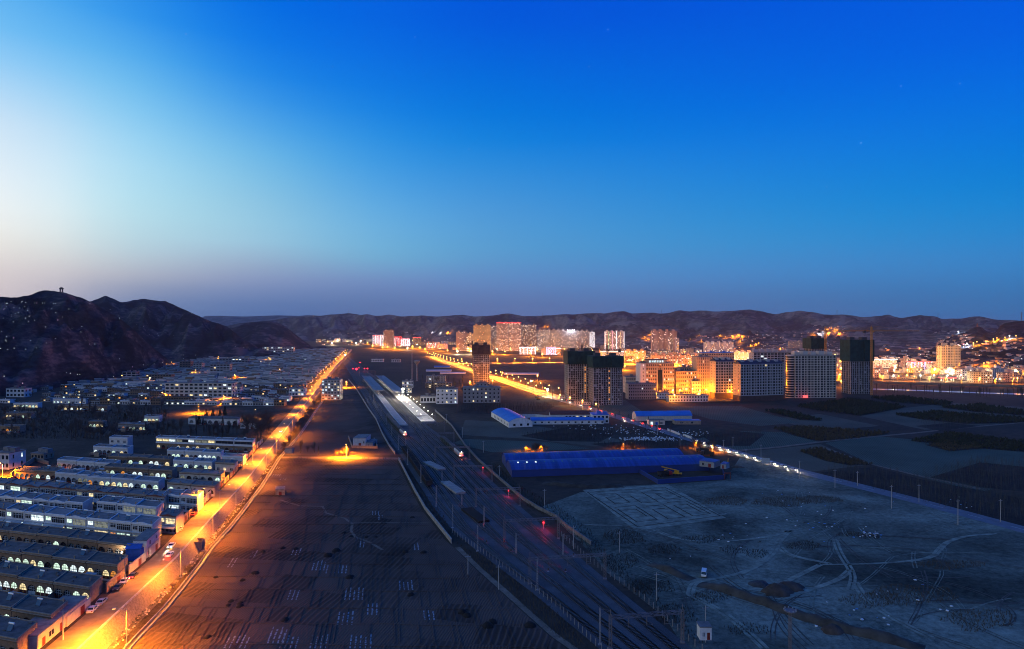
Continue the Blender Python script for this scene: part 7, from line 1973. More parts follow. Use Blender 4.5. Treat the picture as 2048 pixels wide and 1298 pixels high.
HL = [(135, 747), (142, 748), (156, 750), (161, 750), (47, 768), (228, 754), (125, 771), (143, 772), (288, 731), (297, 731), (309, 729), (326, 726), (350, 723), (357, 721), (367, 718), (363, 711), (367, 711), (392, 711), (455, 693), (471, 694), (488, 696), (500, 699), (266, 735), (10, 754), (23.5, 605), (14, 608), (16, 608), (46, 604), (44, 605.5), (53, 607), (71, 607.5), (75, 607.5), (86, 607.5), (90, 607.5), (108, 608.5), (112, 608.5), (14, 615), (29, 617), (41, 617.5), (51, 614), (9, 620), (11, 619), (104, 618.5), (139, 619.5), (57, 622), (32, 629), (24, 631), (24, 634), (38, 627), (61, 632), (60, 634), (8, 638), (52.5, 638), (58.5, 644.5), (71, 642), (28, 645.5), (113, 627), (126, 635.5), (117, 641.5), (93, 655.5), (145, 658.5), (165, 654.5), (163, 665.5), (5, 665), (15, 675), (13, 682), (15, 684), (29, 677.5), (63, 682.5), (94, 687.5), (112, 678.5), (3, 698.5), (17, 700.5), (30, 698), (53, 700), (74, 697.5), (180, 689.5), (191, 689.5), (181, 608), (209, 613.5), (221, 620), (237, 632.5), (240, 636), (240, 639), (273, 650.5), (282, 653.5), (288, 653.5), (305, 660), (315, 667.5), (318, 671.5), (347, 672.5), (299, 670.5), (240, 719), (295, 596.5), (336, 601.5), (383, 628)]  # the first entries stand for lit house windows, drawn as lamp balls
for i, (px, py) in enumerate(HL):
	p = on_hill(px, py)
	if p is None: p = on_hill(px, py + 3)
	if p is None: continue
	o = put('hill_light', lamp_ball(.45 if i % 3 else .33, 'hill_pink' if i % 9 == 4 else 'hill_white'), None, (p.x, p.y - 1.5, p.z + 1.2))
	tag(o, 'tiny white point of light on the dark left hillside', 'lamp', 'points of light sprinkled over the dark left hill')
# orange lamps on the right hillsides, each with its own light
for i, (px, py, pw, m) in enumerate(((1440, 673, 40, 'hill_orange'), (1450, 676, 30, 'hill_orange'), (1463, 674, 40, 'hill_orange'), (1475, 672, 60, 'hill_orange'), (1483, 674, 60, 'hill_orange'), (1480, 681, 50, 'hill_orange'), (1300, 669, 50, 'hill_orange'), (1288, 676, 40, 'hill_orange'), (1294, 680, 30, 'hill_orange'), (1380, 681, 30, 'hill_orange'), (1398, 671, 20, 'hill_orange'), (1402, 683, 30, 'hill_orange'), (1501, 693, 40, 'hill_orange'), (1478, 699, 40, 'hill_orange'), (1637, 667, 120, 'neon_violet'), (1627, 669, 60, 'hill_orange'), (1652, 659, 30, 'hill_orange'), (1659, 658, 30, 'hill_orange'), (1669, 661, 40, 'hill_orange'), (1655, 669, 60, 'hill_orange'), (1676, 668, 40, 'hill_orange'), (1915, 668, 70, 'neon_white'), (1838, 699, 50, 'hill_orange'), (1771, 701, 40, 'hill_orange'), (1945, 692, 50, 'hill_orange'), (1952, 690, 60, 'hill_orange'), (1925, 695, 40, 'neon_pink'), (1932, 693, 40, 'neon_white'), (1985, 684, 60, 'hill_orange'), (1992, 682, 60, 'hill_orange'), (2008, 681, 50, 'hill_orange'), (2017, 678, 40, 'neon_white'), (2030, 678, 30, 'hill_orange'), (1966, 733, 50, 'hill_orange'), (1088, 654, 20, 'hill_orange'), (1094, 655, 20, 'hill_orange'), (865, 665, 60, 'city_white'), (880, 667, 60, 'city_white'), (895, 666, 60, 'hill_orange'), (627, 634, 0, 'hill_orange'), (1510, 690, 40, 'hill_orange'), (1560, 700, 30, 'hill_orange'))):
	p = on_hill(px, py)
	if p is None: continue
	root = empty('hillside_lamp', (p.x, p.y - 3, p.z), 0, '%s glowing lamp on the far hillside, %s from the left' % ('Orange' if m == 'hill_orange' else 'White', nth(i)), 'lamp', 'glowing lamps on the far hillsides')
	root['label'] = '%s lamp on the far hillside behind the city' % ('orange' if m == 'hill_orange' else 'white'); 
	b = MB(); b.tube((0, 0, 0), (0, 0, 7), .15, n=4); b.build('pole', M['pole_grey'], root, (0, 0, 0)); put('lamp_head', lamp_ball(1.4, m), root, (0, 0, 7.6))
	if pw: point_light('lamp_light', (0, -2.5, 6), pw * 1200, SODIUM if m == 'hill_orange' else (.9, .92, 1), root, .5)
# tall transmission masts and little monument on the skyline
for px, py, h, lb in ((122, 583, 9, 'small twin-legged monument on the highest left hill'),):
	p = on_hill(px, py + 1.5) or on_hill(px, py + 4); root = empty('hilltop_monument', (p.x, p.y, p.z - .5), 0, lb, 'monument'); b = MB()
	for x in (-2.6, 1.4): b.box(x, x + 1.6, 0, 1.6, 0, 6)
	b.box(-3.2, 3.6, -.2, 1.8, 6.01, 8.2); b.box(-1.4, 1.8, 0, 1.6, 8.21, 9.4); b.build('gate', M['dark_opening'], root, (0, 0, 0))
for i, (px, py, h) in enumerate(((1674, 631, 34), (1876, 639, 38), (697, 626, 26), (1085, 634, 30), (1076, 635, 22), (2043, 641, 26), (1176, 629, 22), (1323, 626, 26))):
	p = on_hill(px, py + 1) or on_hill(px, py + 3)
	if p is None: continue
	root = empty('transmission_mast', (p.x, p.y, p.z - 1), 0, 'slim transmission mast on the far ridge, %s from the left' % nth([2, 7, 0, 2, 1, 8, 3, 4][i]), 'mast', 'transmission masts on the far ridge'); root['label'] = ['slim mast on the ridge above the netted tower top', 'twin-armed mast on the ridge left of the olive tower', 'thin mast on the ridge at the left end of the far range', 'taller mast on the ridge above the tallest pink block', 'shorter mast on the ridge above the dark brown high-rise', 'thin mast at the right end of the hill beside the photo edge', 'thin mast on the ridge above the floodlit slab', 'thin mast on the ridge above the pink twin tower'][i]
	b = MB(); lattice(b, (0, 0, 0), (0, 0, h), 1.6, 8, .22); b.build('mast', M['gantry_steel'], root, (0, 0, 0)); b = MB(); b.box(-4, 4, -.3, .3, h - 3, h - 2.4); b.build('crossarm', M['gantry_steel'], root, (0, 0, 0))
p = on_hill(1955, 653.5)
if p: root = empty('pagoda', (p.x, p.y, p.z - 1), 0, 'tiny pagoda on the dark hill above the olive tower', 'pagoda'); b = MB(); b.lathe([(2.5, 0), (2.5, 3), (3.3, 3.1), (2, 4), (2, 6.2), (2.7, 6.3), (1.5, 7.2), (1.5, 9), (2, 9.1), (.1, 12)], 8); b.build('tower', M['trim_red'], root, (0, 0, 0))
# ------------------------------------------------------------------ lamps, poles, wires, cars, trees
pmat('pole_dark', (.10, .09, .085), .8, .25); pmat('pole_concrete', (.36, .33, .30), .85, .2)
def lamp_meshes(h, arm):
	def mk():
		b = MB(); b.tube((0, 0, 0), (0, 0, h), .13, .08, n=6); b.box(-.3, .3, -.3, .3, 0, .25)
		a = MB(); a.tube((0, 0, h - .6), (-arm * .55, 0, h + .15), .06, n=5); a.tube((-arm * .55, 0, h + .15), (-arm, 0, h + .25), .055, n=5)
		k = MB(); k.box(-arm - .75, -arm + .1, -.16, .16, h + .15, h + .38); g_ = MB(); g_.box(-arm - .7, -arm + .02, -.15, .15, h + .06, h + .147)
		return b.mesh('pole', M['pole_concrete']), a.mesh('arm', M['pole_grey']), k.mesh('lamp_housing', M['pole_grey']), g_.mesh('lamp_glass', M['lamp_sodium'])
	return shared(('lm', h, arm), mk)
def street_lamp(x, y, z, label, group, power, h=8.5, arm=2.0, rz=0.0, lit=True, glow=None, col=SODIUM, name='street_lamp'):
	root = empty(name, (x, y, z), rz, label, 'street lamp', group); a = lamp_meshes(h, arm)
	put('pole', a[0], root, (0, 0, 0)); put('arm', a[1], root, (0, 0, 0)); spot = 166; hd = put('lamp_housing', a[2], root, (0, 0, 0)); put('lamp_glass', a[3] if lit else shared(('off', h, arm), lambda: a[3].copy()), hd, (0, 0, 0))
	if glow: put('lamp_globe', lamp_ball(glow, 'lamp_sodium'), root, (-arm - .3, 0, h + .1 - glow * .2))
	if power: point_light('lamp_light', (-arm - .3, 0, h - .25 - (glow or 0) * 1.15), power, col, root, .25, spot=spot)
	return root
VS = [  # x, base y of the pole in the photo, lit
 (253, 1294, 82, 1), (126, 1280, 0, 0), (361.5, 1158, 26, 1), (426, 1072, 34, 1), (405.6, 1021, 46, -1), (472, 1012, 14, 1), (506, 966, 42, 1), (533, 930, 46, 1), (553.5, 906, 38, 1), (576.6, 874, 46, 1), (585, 862, 30, 1), (603, 832, 44, 1), (616, 815, 40, 1), (626, 799, 46, 1)]
k = 0
for px, py, pw, side in VS:
	x, y = gp(px, py, VZ if side <= 0 else 2.6); z = VZ if side <= 0 else 2.6
	if side > 0: x = max(x, road_x(y) + 4.9); z = VZ - .9
	if side < 0: x = road_x(y) - 5.2
	a = math.atan2(.98, -.2) - math.pi / 2
	if side == 0: continue
	street_lamp(x, y, z, 'sodium street lamp on a tall pole along the village street, %s from the bottom' % nth(k), 'sodium lamps along the village street', pw * 1100, 9.5, 2.6, a + (math.pi if side < 0 else 0)); k += 1
y = 800.0
while y < 2150:
	s = 1 if k % 2 else -1; x = road_x(y) + 4.8 * s
	street_lamp(x, y, VZ - (.9 if s > 0 else 0), 'sodium street lamp on a tall pole along the village street, %s from the bottom' % nth(k), 'sodium lamps along the village street', 34000 + max(0, y - 1000) * 20, 9.5, 2.2, R(12) + (0 if s > 0 else math.pi), glow=.55 if y > 1000 else .4); k += 1; y += 42 if y < 1200 else 55
# lamp with bare trees on the lane, lamp on the second lane, lamps in the village
for px, py, z, pw, lb in ((693, 914, 0, 55, 'sodium lamp among glowing bare trees on the lane across the field'), (693, 775, 0, 40, 'sodium lamp on the second lane behind the white apartment block'), (344, 732, VZ, 60, 'sodium lamp glowing on the slope above the village, left one'), (392, 750, VZ, 60, 'sodium lamp lighting the narrow orange house'), (462, 712, VZ, 25, 'single orange lamp under the hill foot'), (437, 720, VZ, 50, 'sodium lamp lighting dry bushes below the hill'), (538, 722, VZ, 50, 'sodium lamp at the far village edge below the hostel'), (326, 800, VZ, 45, 'sodium lamp at the left end of the long apartment block'), (448, 806, VZ, 45, 'sodium lamp at the right end of the long apartment block'), (398, 826, VZ, 45, 'sodium lamp on a yellow wall below the white terrace'), (245, 762, VZ, 40, 'sodium lamp beside the orange lit house'), (512, 838, VZ, 25, 'sodium lamp behind the arched schoolhouse'), (300, 768, VZ, 40, 'sodium lamp lighting the brown terrace house'), (5, 957, VZ, 45, 'sodium lamp at the left photo edge by a brown arched row'), (1210, 915, 0, 0, ''), (470, 760, VZ, 22, 'sodium lamp between houses right of the balconies'), (560, 748, VZ, 22, 'sodium lamp among the far low houses')):
	if not pw: continue
	x, y = gp(px, py, z); street_lamp(x, y, z, lb, 'single sodium lamps in village and fields', pw * 3600, 8.5, 1.2, R(90), glow=.3 if y < 700 else .55)
x, y = gp(248, 1117, VZ); point_light('porch_light', (x, y - 1.5, VZ + 2.6), 5500, (1, .80, .5), None, .2)
root = empty('porch_lamp', (x, y - 1.2, VZ), 0, 'dazzling porch lamp in front of the arches by the blue awnings', 'lamp'); put('lamp_head', lamp_ball(.3, 'lamp_white'), root, (0, 0, 2.6)); b = MB(); b.tube((0, .1, 0), (0, .1, 2.5), .04, n=4); b.build('post', M['pole_grey'], root, (0, 0, 0))
# boulevard lamps: both kerbs, double arms
k = 0; y = 800.0
while y < 1930:
	for s in (-1, 1):
		x = bv_x(y) + s * 10.8
		r_ = street_lamp(x, y, .1, 'tall sodium lamp along the lit boulevard, %s from the near end on its %s side' % (nth(k), 'railway' if s < 0 else 'city'), 'sodium lamps along the lit boulevard', 38000 + max(0, y - 900) * 40, 10.5, 2.2, R(-15) + (math.pi if s < 0 else 0), glow=.75 if y < 1100 else 1.05)
	k += 1; y += 36 if y < 1100 else 52
# crossing avenue, riverside road and town lamps
def lamps_on(line, n, label, power, glow, grp, jit=0):
	tot = [0]
	for a, c in zip(line[:-1], line[1:]): tot.append(tot[-1] + math.hypot(c[0] - a[0], c[1] - a[1]))
	for i in range(n):
		t = tot[-1] * (i + .5) / n
		for q in range(len(line) - 1):
			if tot[q] <= t <= tot[q + 1]:
				u = (t - tot[q]) / (tot[q + 1] - tot[q]); x = line[q][0] + (line[q + 1][0] - line[q][0]) * u; y = line[q][1] + (line[q + 1][1] - line[q][1]) * u
		street_lamp(x, y + 10, .1, label % nth(i), grp, power, 10.5, 2.2, R(90), glow=glow)
lamps_on(CR, 22, 'sodium lamp on the avenue crossing the plain, %s from its left end', 170000, 1.1, 'sodium lamps on the crossing avenue')
lamps_on(RR, 17, 'sodium lamp on the riverside road, %s from its left end', 110000, .7, 'sodium lamps along the riverside road')
tl = 0
TL = [(1310, 797, 60), (1330, 789, 70), (1345, 796, 70), (1360, 795, 80), (1372, 793, 90), (1385, 792, 80), (1400, 796, 80), (1412, 794, 90), (1424, 791, 90), (1428, 793, 60), (1474, 797, 90), (1398, 803, 60), (1349, 806, 50), (1436, 789, 50), (1478, 799, 60), (1462, 795, 50), (1250, 740, 90), (1260, 728, 90), (1275, 722, 90), (1230, 722, 90), (1215, 724, 80), (1290, 735, 80), (1400, 735, 60), (1500, 722, 90), (1520, 716, 70), (1682, 775, 60), (1680, 760, 80), (1682, 745, 80), (1680, 730, 70), (915, 708, 150), (942, 708, 170), (960, 712, 120), (985, 708, 110), (1010, 709, 110), (1060, 712, 110), (1085, 714, 100), (1130, 712, 120), (1160, 708, 100), (1185, 706, 110), (745, 696, 90), (775, 698, 110), (800, 698, 110), (825, 697, 110), (850, 703, 110), (880, 702, 110), (825, 684, 110), (712, 690, 130), (675, 684, 150), (664, 690, 200), (650, 678, 110), (1740, 745, 60), (1790, 742, 80), (1830, 744, 80), (1870, 746, 70), (1905, 753, 90), (1930, 750, 70), (1960, 768, 60), (2000, 770, 70), (2035, 768, 70), (1540, 712, 60), (1580, 708, 60), (1470, 722, 60), (1440, 716, 60), (1230, 735, 60), (1075, 762, 30), (1095, 794, 120), (1062, 775, 60), (1005, 756, 50), (960, 752, 50), (1420, 785, 80), (1355, 780, 90), (1088, 702, 80), (985, 774, 210), (692, 680, 60), (704, 688, 60), (722, 684, 60), (735, 689, 60), (655, 686, 50), (640, 674, 50), (765, 699, 70), (790, 700, 70), (815, 700, 70), (840, 699, 70), (865, 699, 70), (895, 706, 70), (940, 776, 120), (1120, 806, 25), (1140, 812, 20), (1165, 819, 20), (1192, 826, 20)]  # some are added: to light the lone tower, and for car light on the road
for py, x0, x1, st, hm, what in FR:  # evenly spaced lamps added to brighten the fronts of each filler row
	x = x0 + 8; j = 0
	while x < x1: j += 1; TL.append((x, py + 2.7 + 26 * (py - YH) ** 2 / 110500, (17 if j % 4 else -13) * (1 if py < 702 else .6 if py < 730 else .9))); x += 27
for i, (px, py, pw) in enumerate(TL):
	x, y = gp(px, py); w0 = pw < 0; pw = abs(pw); wh = w0 or 1872 < px < 1930 or px in (1095, 692, 722, 815, 664, 675, 712, 915, 942, 1088) or i in (29, 30, 46, 47, 48, 66) or (px > 1740 and i % 3 == 0)
	root = empty('town_lamp', (x, y, .1), 0, None, 'street lamp', 'lamps among the town buildings')
	root['label'] = ('white' if wh else 'orange') + ' lamp on a pole among the town buildings, %s of those listed from the lit court yard outward' % nth(i) if False else ('white' if wh else 'orange') + ' glowing lamp of a partly added set on a pole between the buildings of the far town'
	gr = round((.5 + y / 2600) * (1.6 if wh and pw > 100 else 1), 1); b = MB(); put('pole', lamp_meshes(9.0, 1.5)[0], root, (0, 0, 0)); put('lamp_globe', lamp_ball(gr, 'lamp_white' if wh else 'lamp_sodium'), root, (0, 0, 9.2))
	point_light('lamp_light', (0, -.3, 9.0 - gr * 1.15), pw * (300 if y < 1000 else 2300), WARMW if wh else SODIUM, root, .5)
# utility poles without lamps
UP = [(461.5, 1028, 11, 1), (357, 1056, 9, 0), (250, 1168, 9, 0), (505, 923, 9, 0), (126, 1280, 8, 0), (1599, 957, 10, 2), (1670, 976, 10, 2), (1783, 1017, 11, 2), (1916, 1050, 11, 2), (1715, 972, 8, 2), (1838, 1005, 9, 2), (2001, 1044, 10, 2), (1522, 916, 9, 2), (1492, 926, 9, 2), (1447, 903, 8, 2), (1466, 893, 7, 2), (1360, 893, 9, 2), (1308, 870, 8, 2), (1197, 824, 9, 2), (967, 905, 8, 2), (1050, 953, 8, 2), (999, 955, 7, 2), (1089, 1016, 9, 2), (1147, 1098, 9, 3), (1313, 1203, 9, 3), (1411, 1285, 10, 3), (1239, 1105, 8, 3), (997, 1179, 8, 3), (936, 1150, 7, 3), (925, 875, 8, 2), (893, 846, 8, 2), (1315, 870, 8, 2)]
def upole(x, y, z, h, label, grp):
	root = empty('utility_pole', (x, y, z), R(10), label, 'pole', grp)
	def mk(): b = MB(); b.tube((0, 0, 0), (0, 0, h), .17, .10, n=6); return b.mesh('pole', M['pole_concrete'])
	def mk2(): b = MB(); b.box(-.9, .9, -.06, .06, h - .75, h - .62); [b.tube((q, 0, h - .62), (q, 0, h - .4), .05, n=4) for q in (-.8, 0, .8)]; return b.mesh('crossarm', M['pole_grey'])
	put('pole', shared(('up', h), mk), root, (0, 0, 0)); put('crossarm', shared(('ua', h), mk2), root, (0, 0, 0)); return root
where = {0: 'beside the village houses', 1: 'on the village street verge', 2: 'along the country road and fields', 3: 'beside the railway fence'}
ct_ = {}
for px, py, h, gidx in UP:
	z = VZ if gidx == 0 else VZ - 1 if gidx == 1 else 0; x, y = gp(px, py, z)
	if gidx == 1: x = road_x(y) + 5.4
	ct_[gidx] = ct_.get(gidx, -1) + 1
	upole(x, y, z, h, 'bare concrete utility pole %s, %s of its line' % (where[gidx], nth(ct_[gidx])), 'utility poles ' + where[gidx])
# wires along the village street
wr = MB(); prev = None
for yv in (175, 212, 250, 292, 335, 380, 425, 470, 520):
	p = (road_x(yv) - 5.4, yv, VZ + 8.3)
	if prev:
		for o_ in (-.5, .5): sag(wr, (prev[0] + o_, prev[1], prev[2]), (p[0] + o_, p[1], p[2]), .5, .025, 5)
	prev = p
tag(wr.build('street_wires', M['wire']), 'thin sagging wires along the village street', 'wires', kind='stuff')
# lattice pole with many insulators near the lower right
x, y = gp(1580, 1300); root = empty('lattice_pole', (x, y, 0), 0, 'dark lattice pole topped with a ring of small lamps at the lower right', 'mast'); b = MB(); lattice(b, (0, 0, 0), (0, 0, 10.4), .55, 16, .05); b.build('mast', M['gantry_steel'], root, (0, 0, 0))
b = MB(); b.tube((0, 0, 10.3), (0, 0, 10.5), 1.6, n=12); b.build('crown', M['gantry_steel'], root, (0, 0, 0))
for i in range(9):
	t = 2 * math.pi * i / 9; b = MB(); b.box(-.16, .16, -.12, .12, 0, .3); b.build('lamp', M['pole_grey'], root, (1.5 * math.cos(t), 1.5 * math.sin(t), 10.55), t)

# ---- cars
def paint(n, c): return pmat('paint_' + n, c, .35, .06, .5, spec=.5)
paint('white', (.62, .62, .62)); paint('silver', (.38, .39, .41)); paint('dark', (.03, .03, .035)); paint('red', (.35, .03, .03)); pmat('tyre', (.02, .02, .02), .9, .2); pmat('car_glass', (.015, .018, .022), .08, .2, spec=.6)
emat('headlight_on', (1, .84, .55), 26); emat('tail_on', (1, .03, .02), 22); pmat('lens_off', (.5, .5, .5), .2, .1, spec=.6); pmat('tail_off', (.25, .01, .01), .3, .1)
def car(label, x, y, z, rz, color, kind='car', head=False, tail=False, group=None):
	root = empty('parked_car' if not head and not tail else 'car', (x, y, z), rz, label, kind, group)
	van = kind == 'van'; L = 4.5 if not van else 4.4; w = .88
	prof = ([(-2.2, .32), (2.2, .32), (2.25, .62), (2.1, .86), (1.05, .97), (.45, 1.42), (-1.1, 1.45), (-1.75, 1.02), (-2.2, .95), (-2.25, .6)] if not van else [(-2.2, .35), (2.2, .35), (2.24, .8), (2.1, 1.05), (1.55, 1.85), (1.3, 1.95), (-2.05, 1.95), (-2.2, 1.8), (-2.25, .8)])
	b = MB(); n = len(prof); ins = lambda zz: w if zz < 1.0 else w - (zz - 1.0) * (.32 if not van else .1)
	b.v += [(px, -ins(pz), pz) for px, pz in prof] + [(px, ins(pz), pz) for px, pz in prof]
	b.f.append(tuple(range(n))); b.m.append(0); b.f.append(tuple(reversed(range(n, 2 * n)))); b.m.append(0)
	for i in range(n): j = (i + 1) % n; b.f.append((i, n + i, n + j, j)); b.m.append(0)
	b.build('body', M['paint_' + color], root, (0, 0, 0))
	b = MB()
	if not van:
		for s in (-1, 1): q = [(.95, s * (w + .005), 1.0), (.42, s * (w - .125), 1.38), (-1.05, s * (w - .135), 1.4), (-1.6, s * (w + .005), 1.04)]; b.poly(q if s < 0 else q[::-1])
		b.poly([(1.07, -.75, .99), (1.07, .75, .99), (.49, .66, 1.4), (.49, -.66, 1.4)]); b.poly([(-1.14, -.66, 1.43), (-1.14, .66, 1.43), (-1.73, .75, 1.05), (-1.73, -.75, 1.05)])
	else:
		for s in (-1, 1): q = [(1.75, s * (w + .005), 1.1), (1.42, s * (w - .07), 1.75), (-1.95, s * (w - .07), 1.75), (-1.95, s * (w + .005), 1.1)]; b.poly(q if s < 0 else q[::-1])
		b.poly([(2.12, -.78, 1.1), (2.12, .78, 1.1), (1.6, .74, 1.82), (1.6, -.74, 1.82)]); b.poly([(-2.24, -.7, 1.7), (-2.24, .7, 1.7), (-2.26, .74, 1.1), (-2.26, -.74, 1.1)])
	b.build('window', M['car_glass'], root, (0, 0, 0))
	for xx in (-1.35, 1.4):
		for s in (-1, 1):
			b = MB(); b.tube((xx, s * (w - .12), .32), (xx, s * (w + .03), .32), .32, n=12); wl_ = b.build('wheel', M['tyre'], root, (0, 0, 0)); b = MB(); b.tube((xx, s * (w + .031), .32), (xx, s * (w + .05), .32), .19, n=10); b.build('rim', M['pole_grey'], wl_, (0, 0, 0))
	for s in (-1, 1):
		yy = s * (w - .25); b = MB(); b.box(2.2, 2.28, yy - .17, yy + .17, .58, .76); b.build('headlight', M['headlight_on' if head else 'lens_off'], root, (0, 0, 0)); b = MB(); b.box(-2.29, -2.22, yy - .17, yy + .17, .66, .86); b.build('taillight', M['tail_on' if tail else 'tail_off'], root, (0, 0, 0))
	if head: point_light('headlight_beam', (2.6, 0, .75), 7000, (1, .8, .5), root, .15, spot=80).rotation_euler = (0, R(-84), 0)
	if tail: point_light('taillight_glow', (-2.8, 0, .75), 420, (1, .04, .02), root, .2)
	return root
RA = math.atan2(.98, -.2)
def rc_(px, py, label, color, off=None, kind='car', head=False, tail=False, da=0.0, away=True):
	x, y = gp(px, py, VZ); 
	if off is not None: x = road_x(y) + off
	car(label, x, y, VZ + .005, RA + da + (0 if away else math.pi), color, kind, head, tail, 'cars on the village street')
rc_(196, 1222, 'white car parked by the long yard wall, second from the bottom', 'white', -3.3)
rc_(212, 1207, 'silver car parked by the yard wall just behind a white one', 'silver', -3.2)
rc_(245, 1178, 'dark car parked by the low wall with one white light', 'dark', -3.4, away=False)
rc_(263, 1166, 'small white motor tricycle-like car waiting behind the dark one', 'white', -3.6, away=False)
rc_(275, 1154, 'dark car with red tail lights on at the left roadside', 'dark', -3.0, tail=True)
rc_(318, 1106, 'silver saloon parked nose-in right of the blue awnings', 'silver', -8.0, da=R(70)); rc_(330, 1090, 'grey saloon parked in the recess by the brick garage', 'silver', -8.5, da=R(75)); rc_(364, 1060, 'white car parked in the bright street below the cream block', 'white', -4.0, da=R(10))
rc_(322, 1112, 'white car driving away on the lit street with red tail lights', 'white', 1.4, tail=True); rc_(345, 1094, 'white car approaching with bright headlights on the lit street', 'white', -1.0, head=True, away=False)
rc_(412, 1031, 'red car parked under the bright lamp', 'red', -4.4); rc_(486, 938, 'dark car parked on the left roadside near the plain white block', 'dark', -4.2); rc_(545, 868, 'dark small car left of the street beside the glowing shrubs', 'dark', -5.0); rc_(582, 864, 'white car on the far street bend', 'white', 2.0, head=True, away=False)
x, y = gp(1408, 1152); car('white van parked alone on the sandy lot', x, y, .16, R(250), 'white', 'van')
# traffic on the country road, lights on (the photograph drew them out as streaks)
i = 0
for yv in range(386, 494, 9):
	dx = bv_x(yv + 2) - bv_x(yv - 2); a = math.atan2(4, dx); car('white car with headlights on, %s of the line on the dark country road' % nth(i), bv_x(yv) - 2.2, yv, .12, a + math.pi, 'white', 'car', True, False, 'cars with headlights on the country road'); i += 1
i = 0
for yv in (545, 558, 574, 592, 612, 636, 662, 690, 722, 756):
	dx = bv_x(yv + 2) - bv_x(yv - 2); a = math.atan2(4, dx); car('dark car with red tail lights on, %s of the queue past the blue workshops' % nth(i), bv_x(yv) + 2.2, yv, .12, a, 'dark', 'car', False, True, 'cars with red tail lights heading for the city'); i += 1
i = 0
for yv in (600, 640, 676, 704, 735, 760):
	dx = bv_x(yv + 2) - bv_x(yv - 2); a = math.atan2(4, dx); car('white car with headlights on, %s of those leaving the city' % nth(i), bv_x(yv) - 2.2, yv, .12, a + math.pi, 'white', 'car', True, False, 'cars with headlights leaving the city'); i += 1
# lorries and machines in the yard
def lorry(label, x, y, rz, color, tipper=True):
	root = empty('lorry', (x, y, .1), rz, label, 'lorry'); b = MB(); b.prism([(2.2, -1.2), (4.2, -1.2), (4.2, 1.2), (2.2, 1.2)], .6, [2.9, 2.5, 2.5, 2.9]); b.build('cab', M[color], root, (0, 0, 0)); b = MB(); b.poly([(4.22, -1.0, 1.7), (4.22, 1.0, 1.7), (4.22, 1.0, 2.4), (4.22, -1.0, 2.4)]); b.build('windscreen', M['car_glass'], root, (0, 0, 0))
	b = MB(); b.box(-4.5, 1.9, -1.25, 1.25, 1.05, 1.25); b.box(-4.5, 1.9, -1.3, -1.2, 1.26, 2.7); b.box(-4.5, 1.9, 1.2, 1.3, 1.26, 2.7); b.box(1.78, 1.9, -1.19, 1.19, 1.26, 3.0); b.box(-4.5, -4.38, -1.19, 1.19, 1.26, 2.6); b.build('tipper_body', M['wagon_dark'], root, (0, 0, 0)); b = MB(); b.box(-4.4, 2.2, -.45, .45, .7, 1.04); b.build('chassis', M['wheel_steel'], root, (0, 0, 0))
	for xx in (3.2, -2.4, -3.6):
		for s in (-1, 1): b = MB(); b.tube((xx, s * .85, .5), (xx, s * 1.2, .5), .5, n=12); b.build('wheel', M['tyre'], root, (0, 0, 0))
for px, py, lb, a in ((1414, 911, 'dark tipper lorry parked behind the blue warehouse', 150), (1405, 905, 'second dark tipper lorry farther behind the blue warehouse', 155), (1330, 952, 'dark lorry parked beside the yellow crane truck', 20)): x, y = gp(px, py); lorry(lb, x, y, R(a), 'paint_red' if px == 1330 else 'paint_dark')
pmat('machine_yellow', (.50, .25, .02), .5, .2)
def excavator(label, x, y, rz, m):
	root = empty('excavator', (x, y, .1), rz, label, 'excavator'); 
	for s in (-1, 1): b = MB(); b.prism([(-1.8, s * 1.1 - .28), (1.8, s * 1.1 - .28), (1.8, s * 1.1 + .28), (-1.8, s * 1.1 + .28)], .05, .85); b.build('track', M['tyre'], root, (0, 0, 0))
	b = MB(); b.box(-2.0, 1.3, -1.2, 1.2, .95, 2.1); b.build('body', M[m], root, (0, 0, 0)); b = MB(); b.box(.1, 1.4, .2, 1.2, 2.11, 3.0); b.build('cab', M['car_glass'], root, (0, 0, 0))
	b = MB(); b.tube((1.2, -.3, 1.6), (3.6, -.3, 4.4), .28, n=4); b.build('boom', M[m], root, (0, 0, 0)); b = MB(); b.tube((3.6, -.3, 4.4), (5.6, -.3, 2.0), .2, n=4); b.build('stick', M[m], root, (0, 0, 0)); b = MB(); b.prism([(5.2, -.8), (6.2, -.8), (6.0, .2), (5.2, .2)], .9, [2.0, 1.4, 1.4, 2.0]); b.build('bucket', M['wheel_steel'], root, (0, 0, 0))
x, y = gp(1453, 934); excavator('orange excavator digging right of the machinery yard', x, y, R(60), 'crane_yellow'); x, y = gp(1076, 799); excavator('yellow excavator working in the orange light beside the boulevard end', x, y, R(120), 'machine_yellow')
x, y = gp(1346, 950); root = empty('crane_truck', (x, y, .1), R(160), 'yellow crane truck with lowered boom in the blue yard', 'crane truck'); b = MB(); b.box(-5, 5, -1.25, 1.25, .9, 1.5); b.box(3.2, 5, -1.25, 1.25, 1.51, 2.9); b.build('chassis', M['machine_yellow'], root, (0, 0, 0)); b = MB(); b.box(-3.4, -.8, -1.1, 1.1, 1.52, 2.6); b.build('turret', M['machine_yellow'], root, (0, 0, 0)); b = MB(); b.tube((-2.5, 0, 2.7), (6.5, 0, 4.2), .32, n=4); b.build('boom', M['machine_yellow'], root, (0, 0, 0))
for xx in (-3.8, -2.4, 2.2, 3.8):
	for s in (-1, 1): b = MB(); b.tube((xx, s * .9, .5), (xx, s * 1.25, .5), .5, n=12); b.build('wheel', M['tyre'], root, (0, 0, 0))
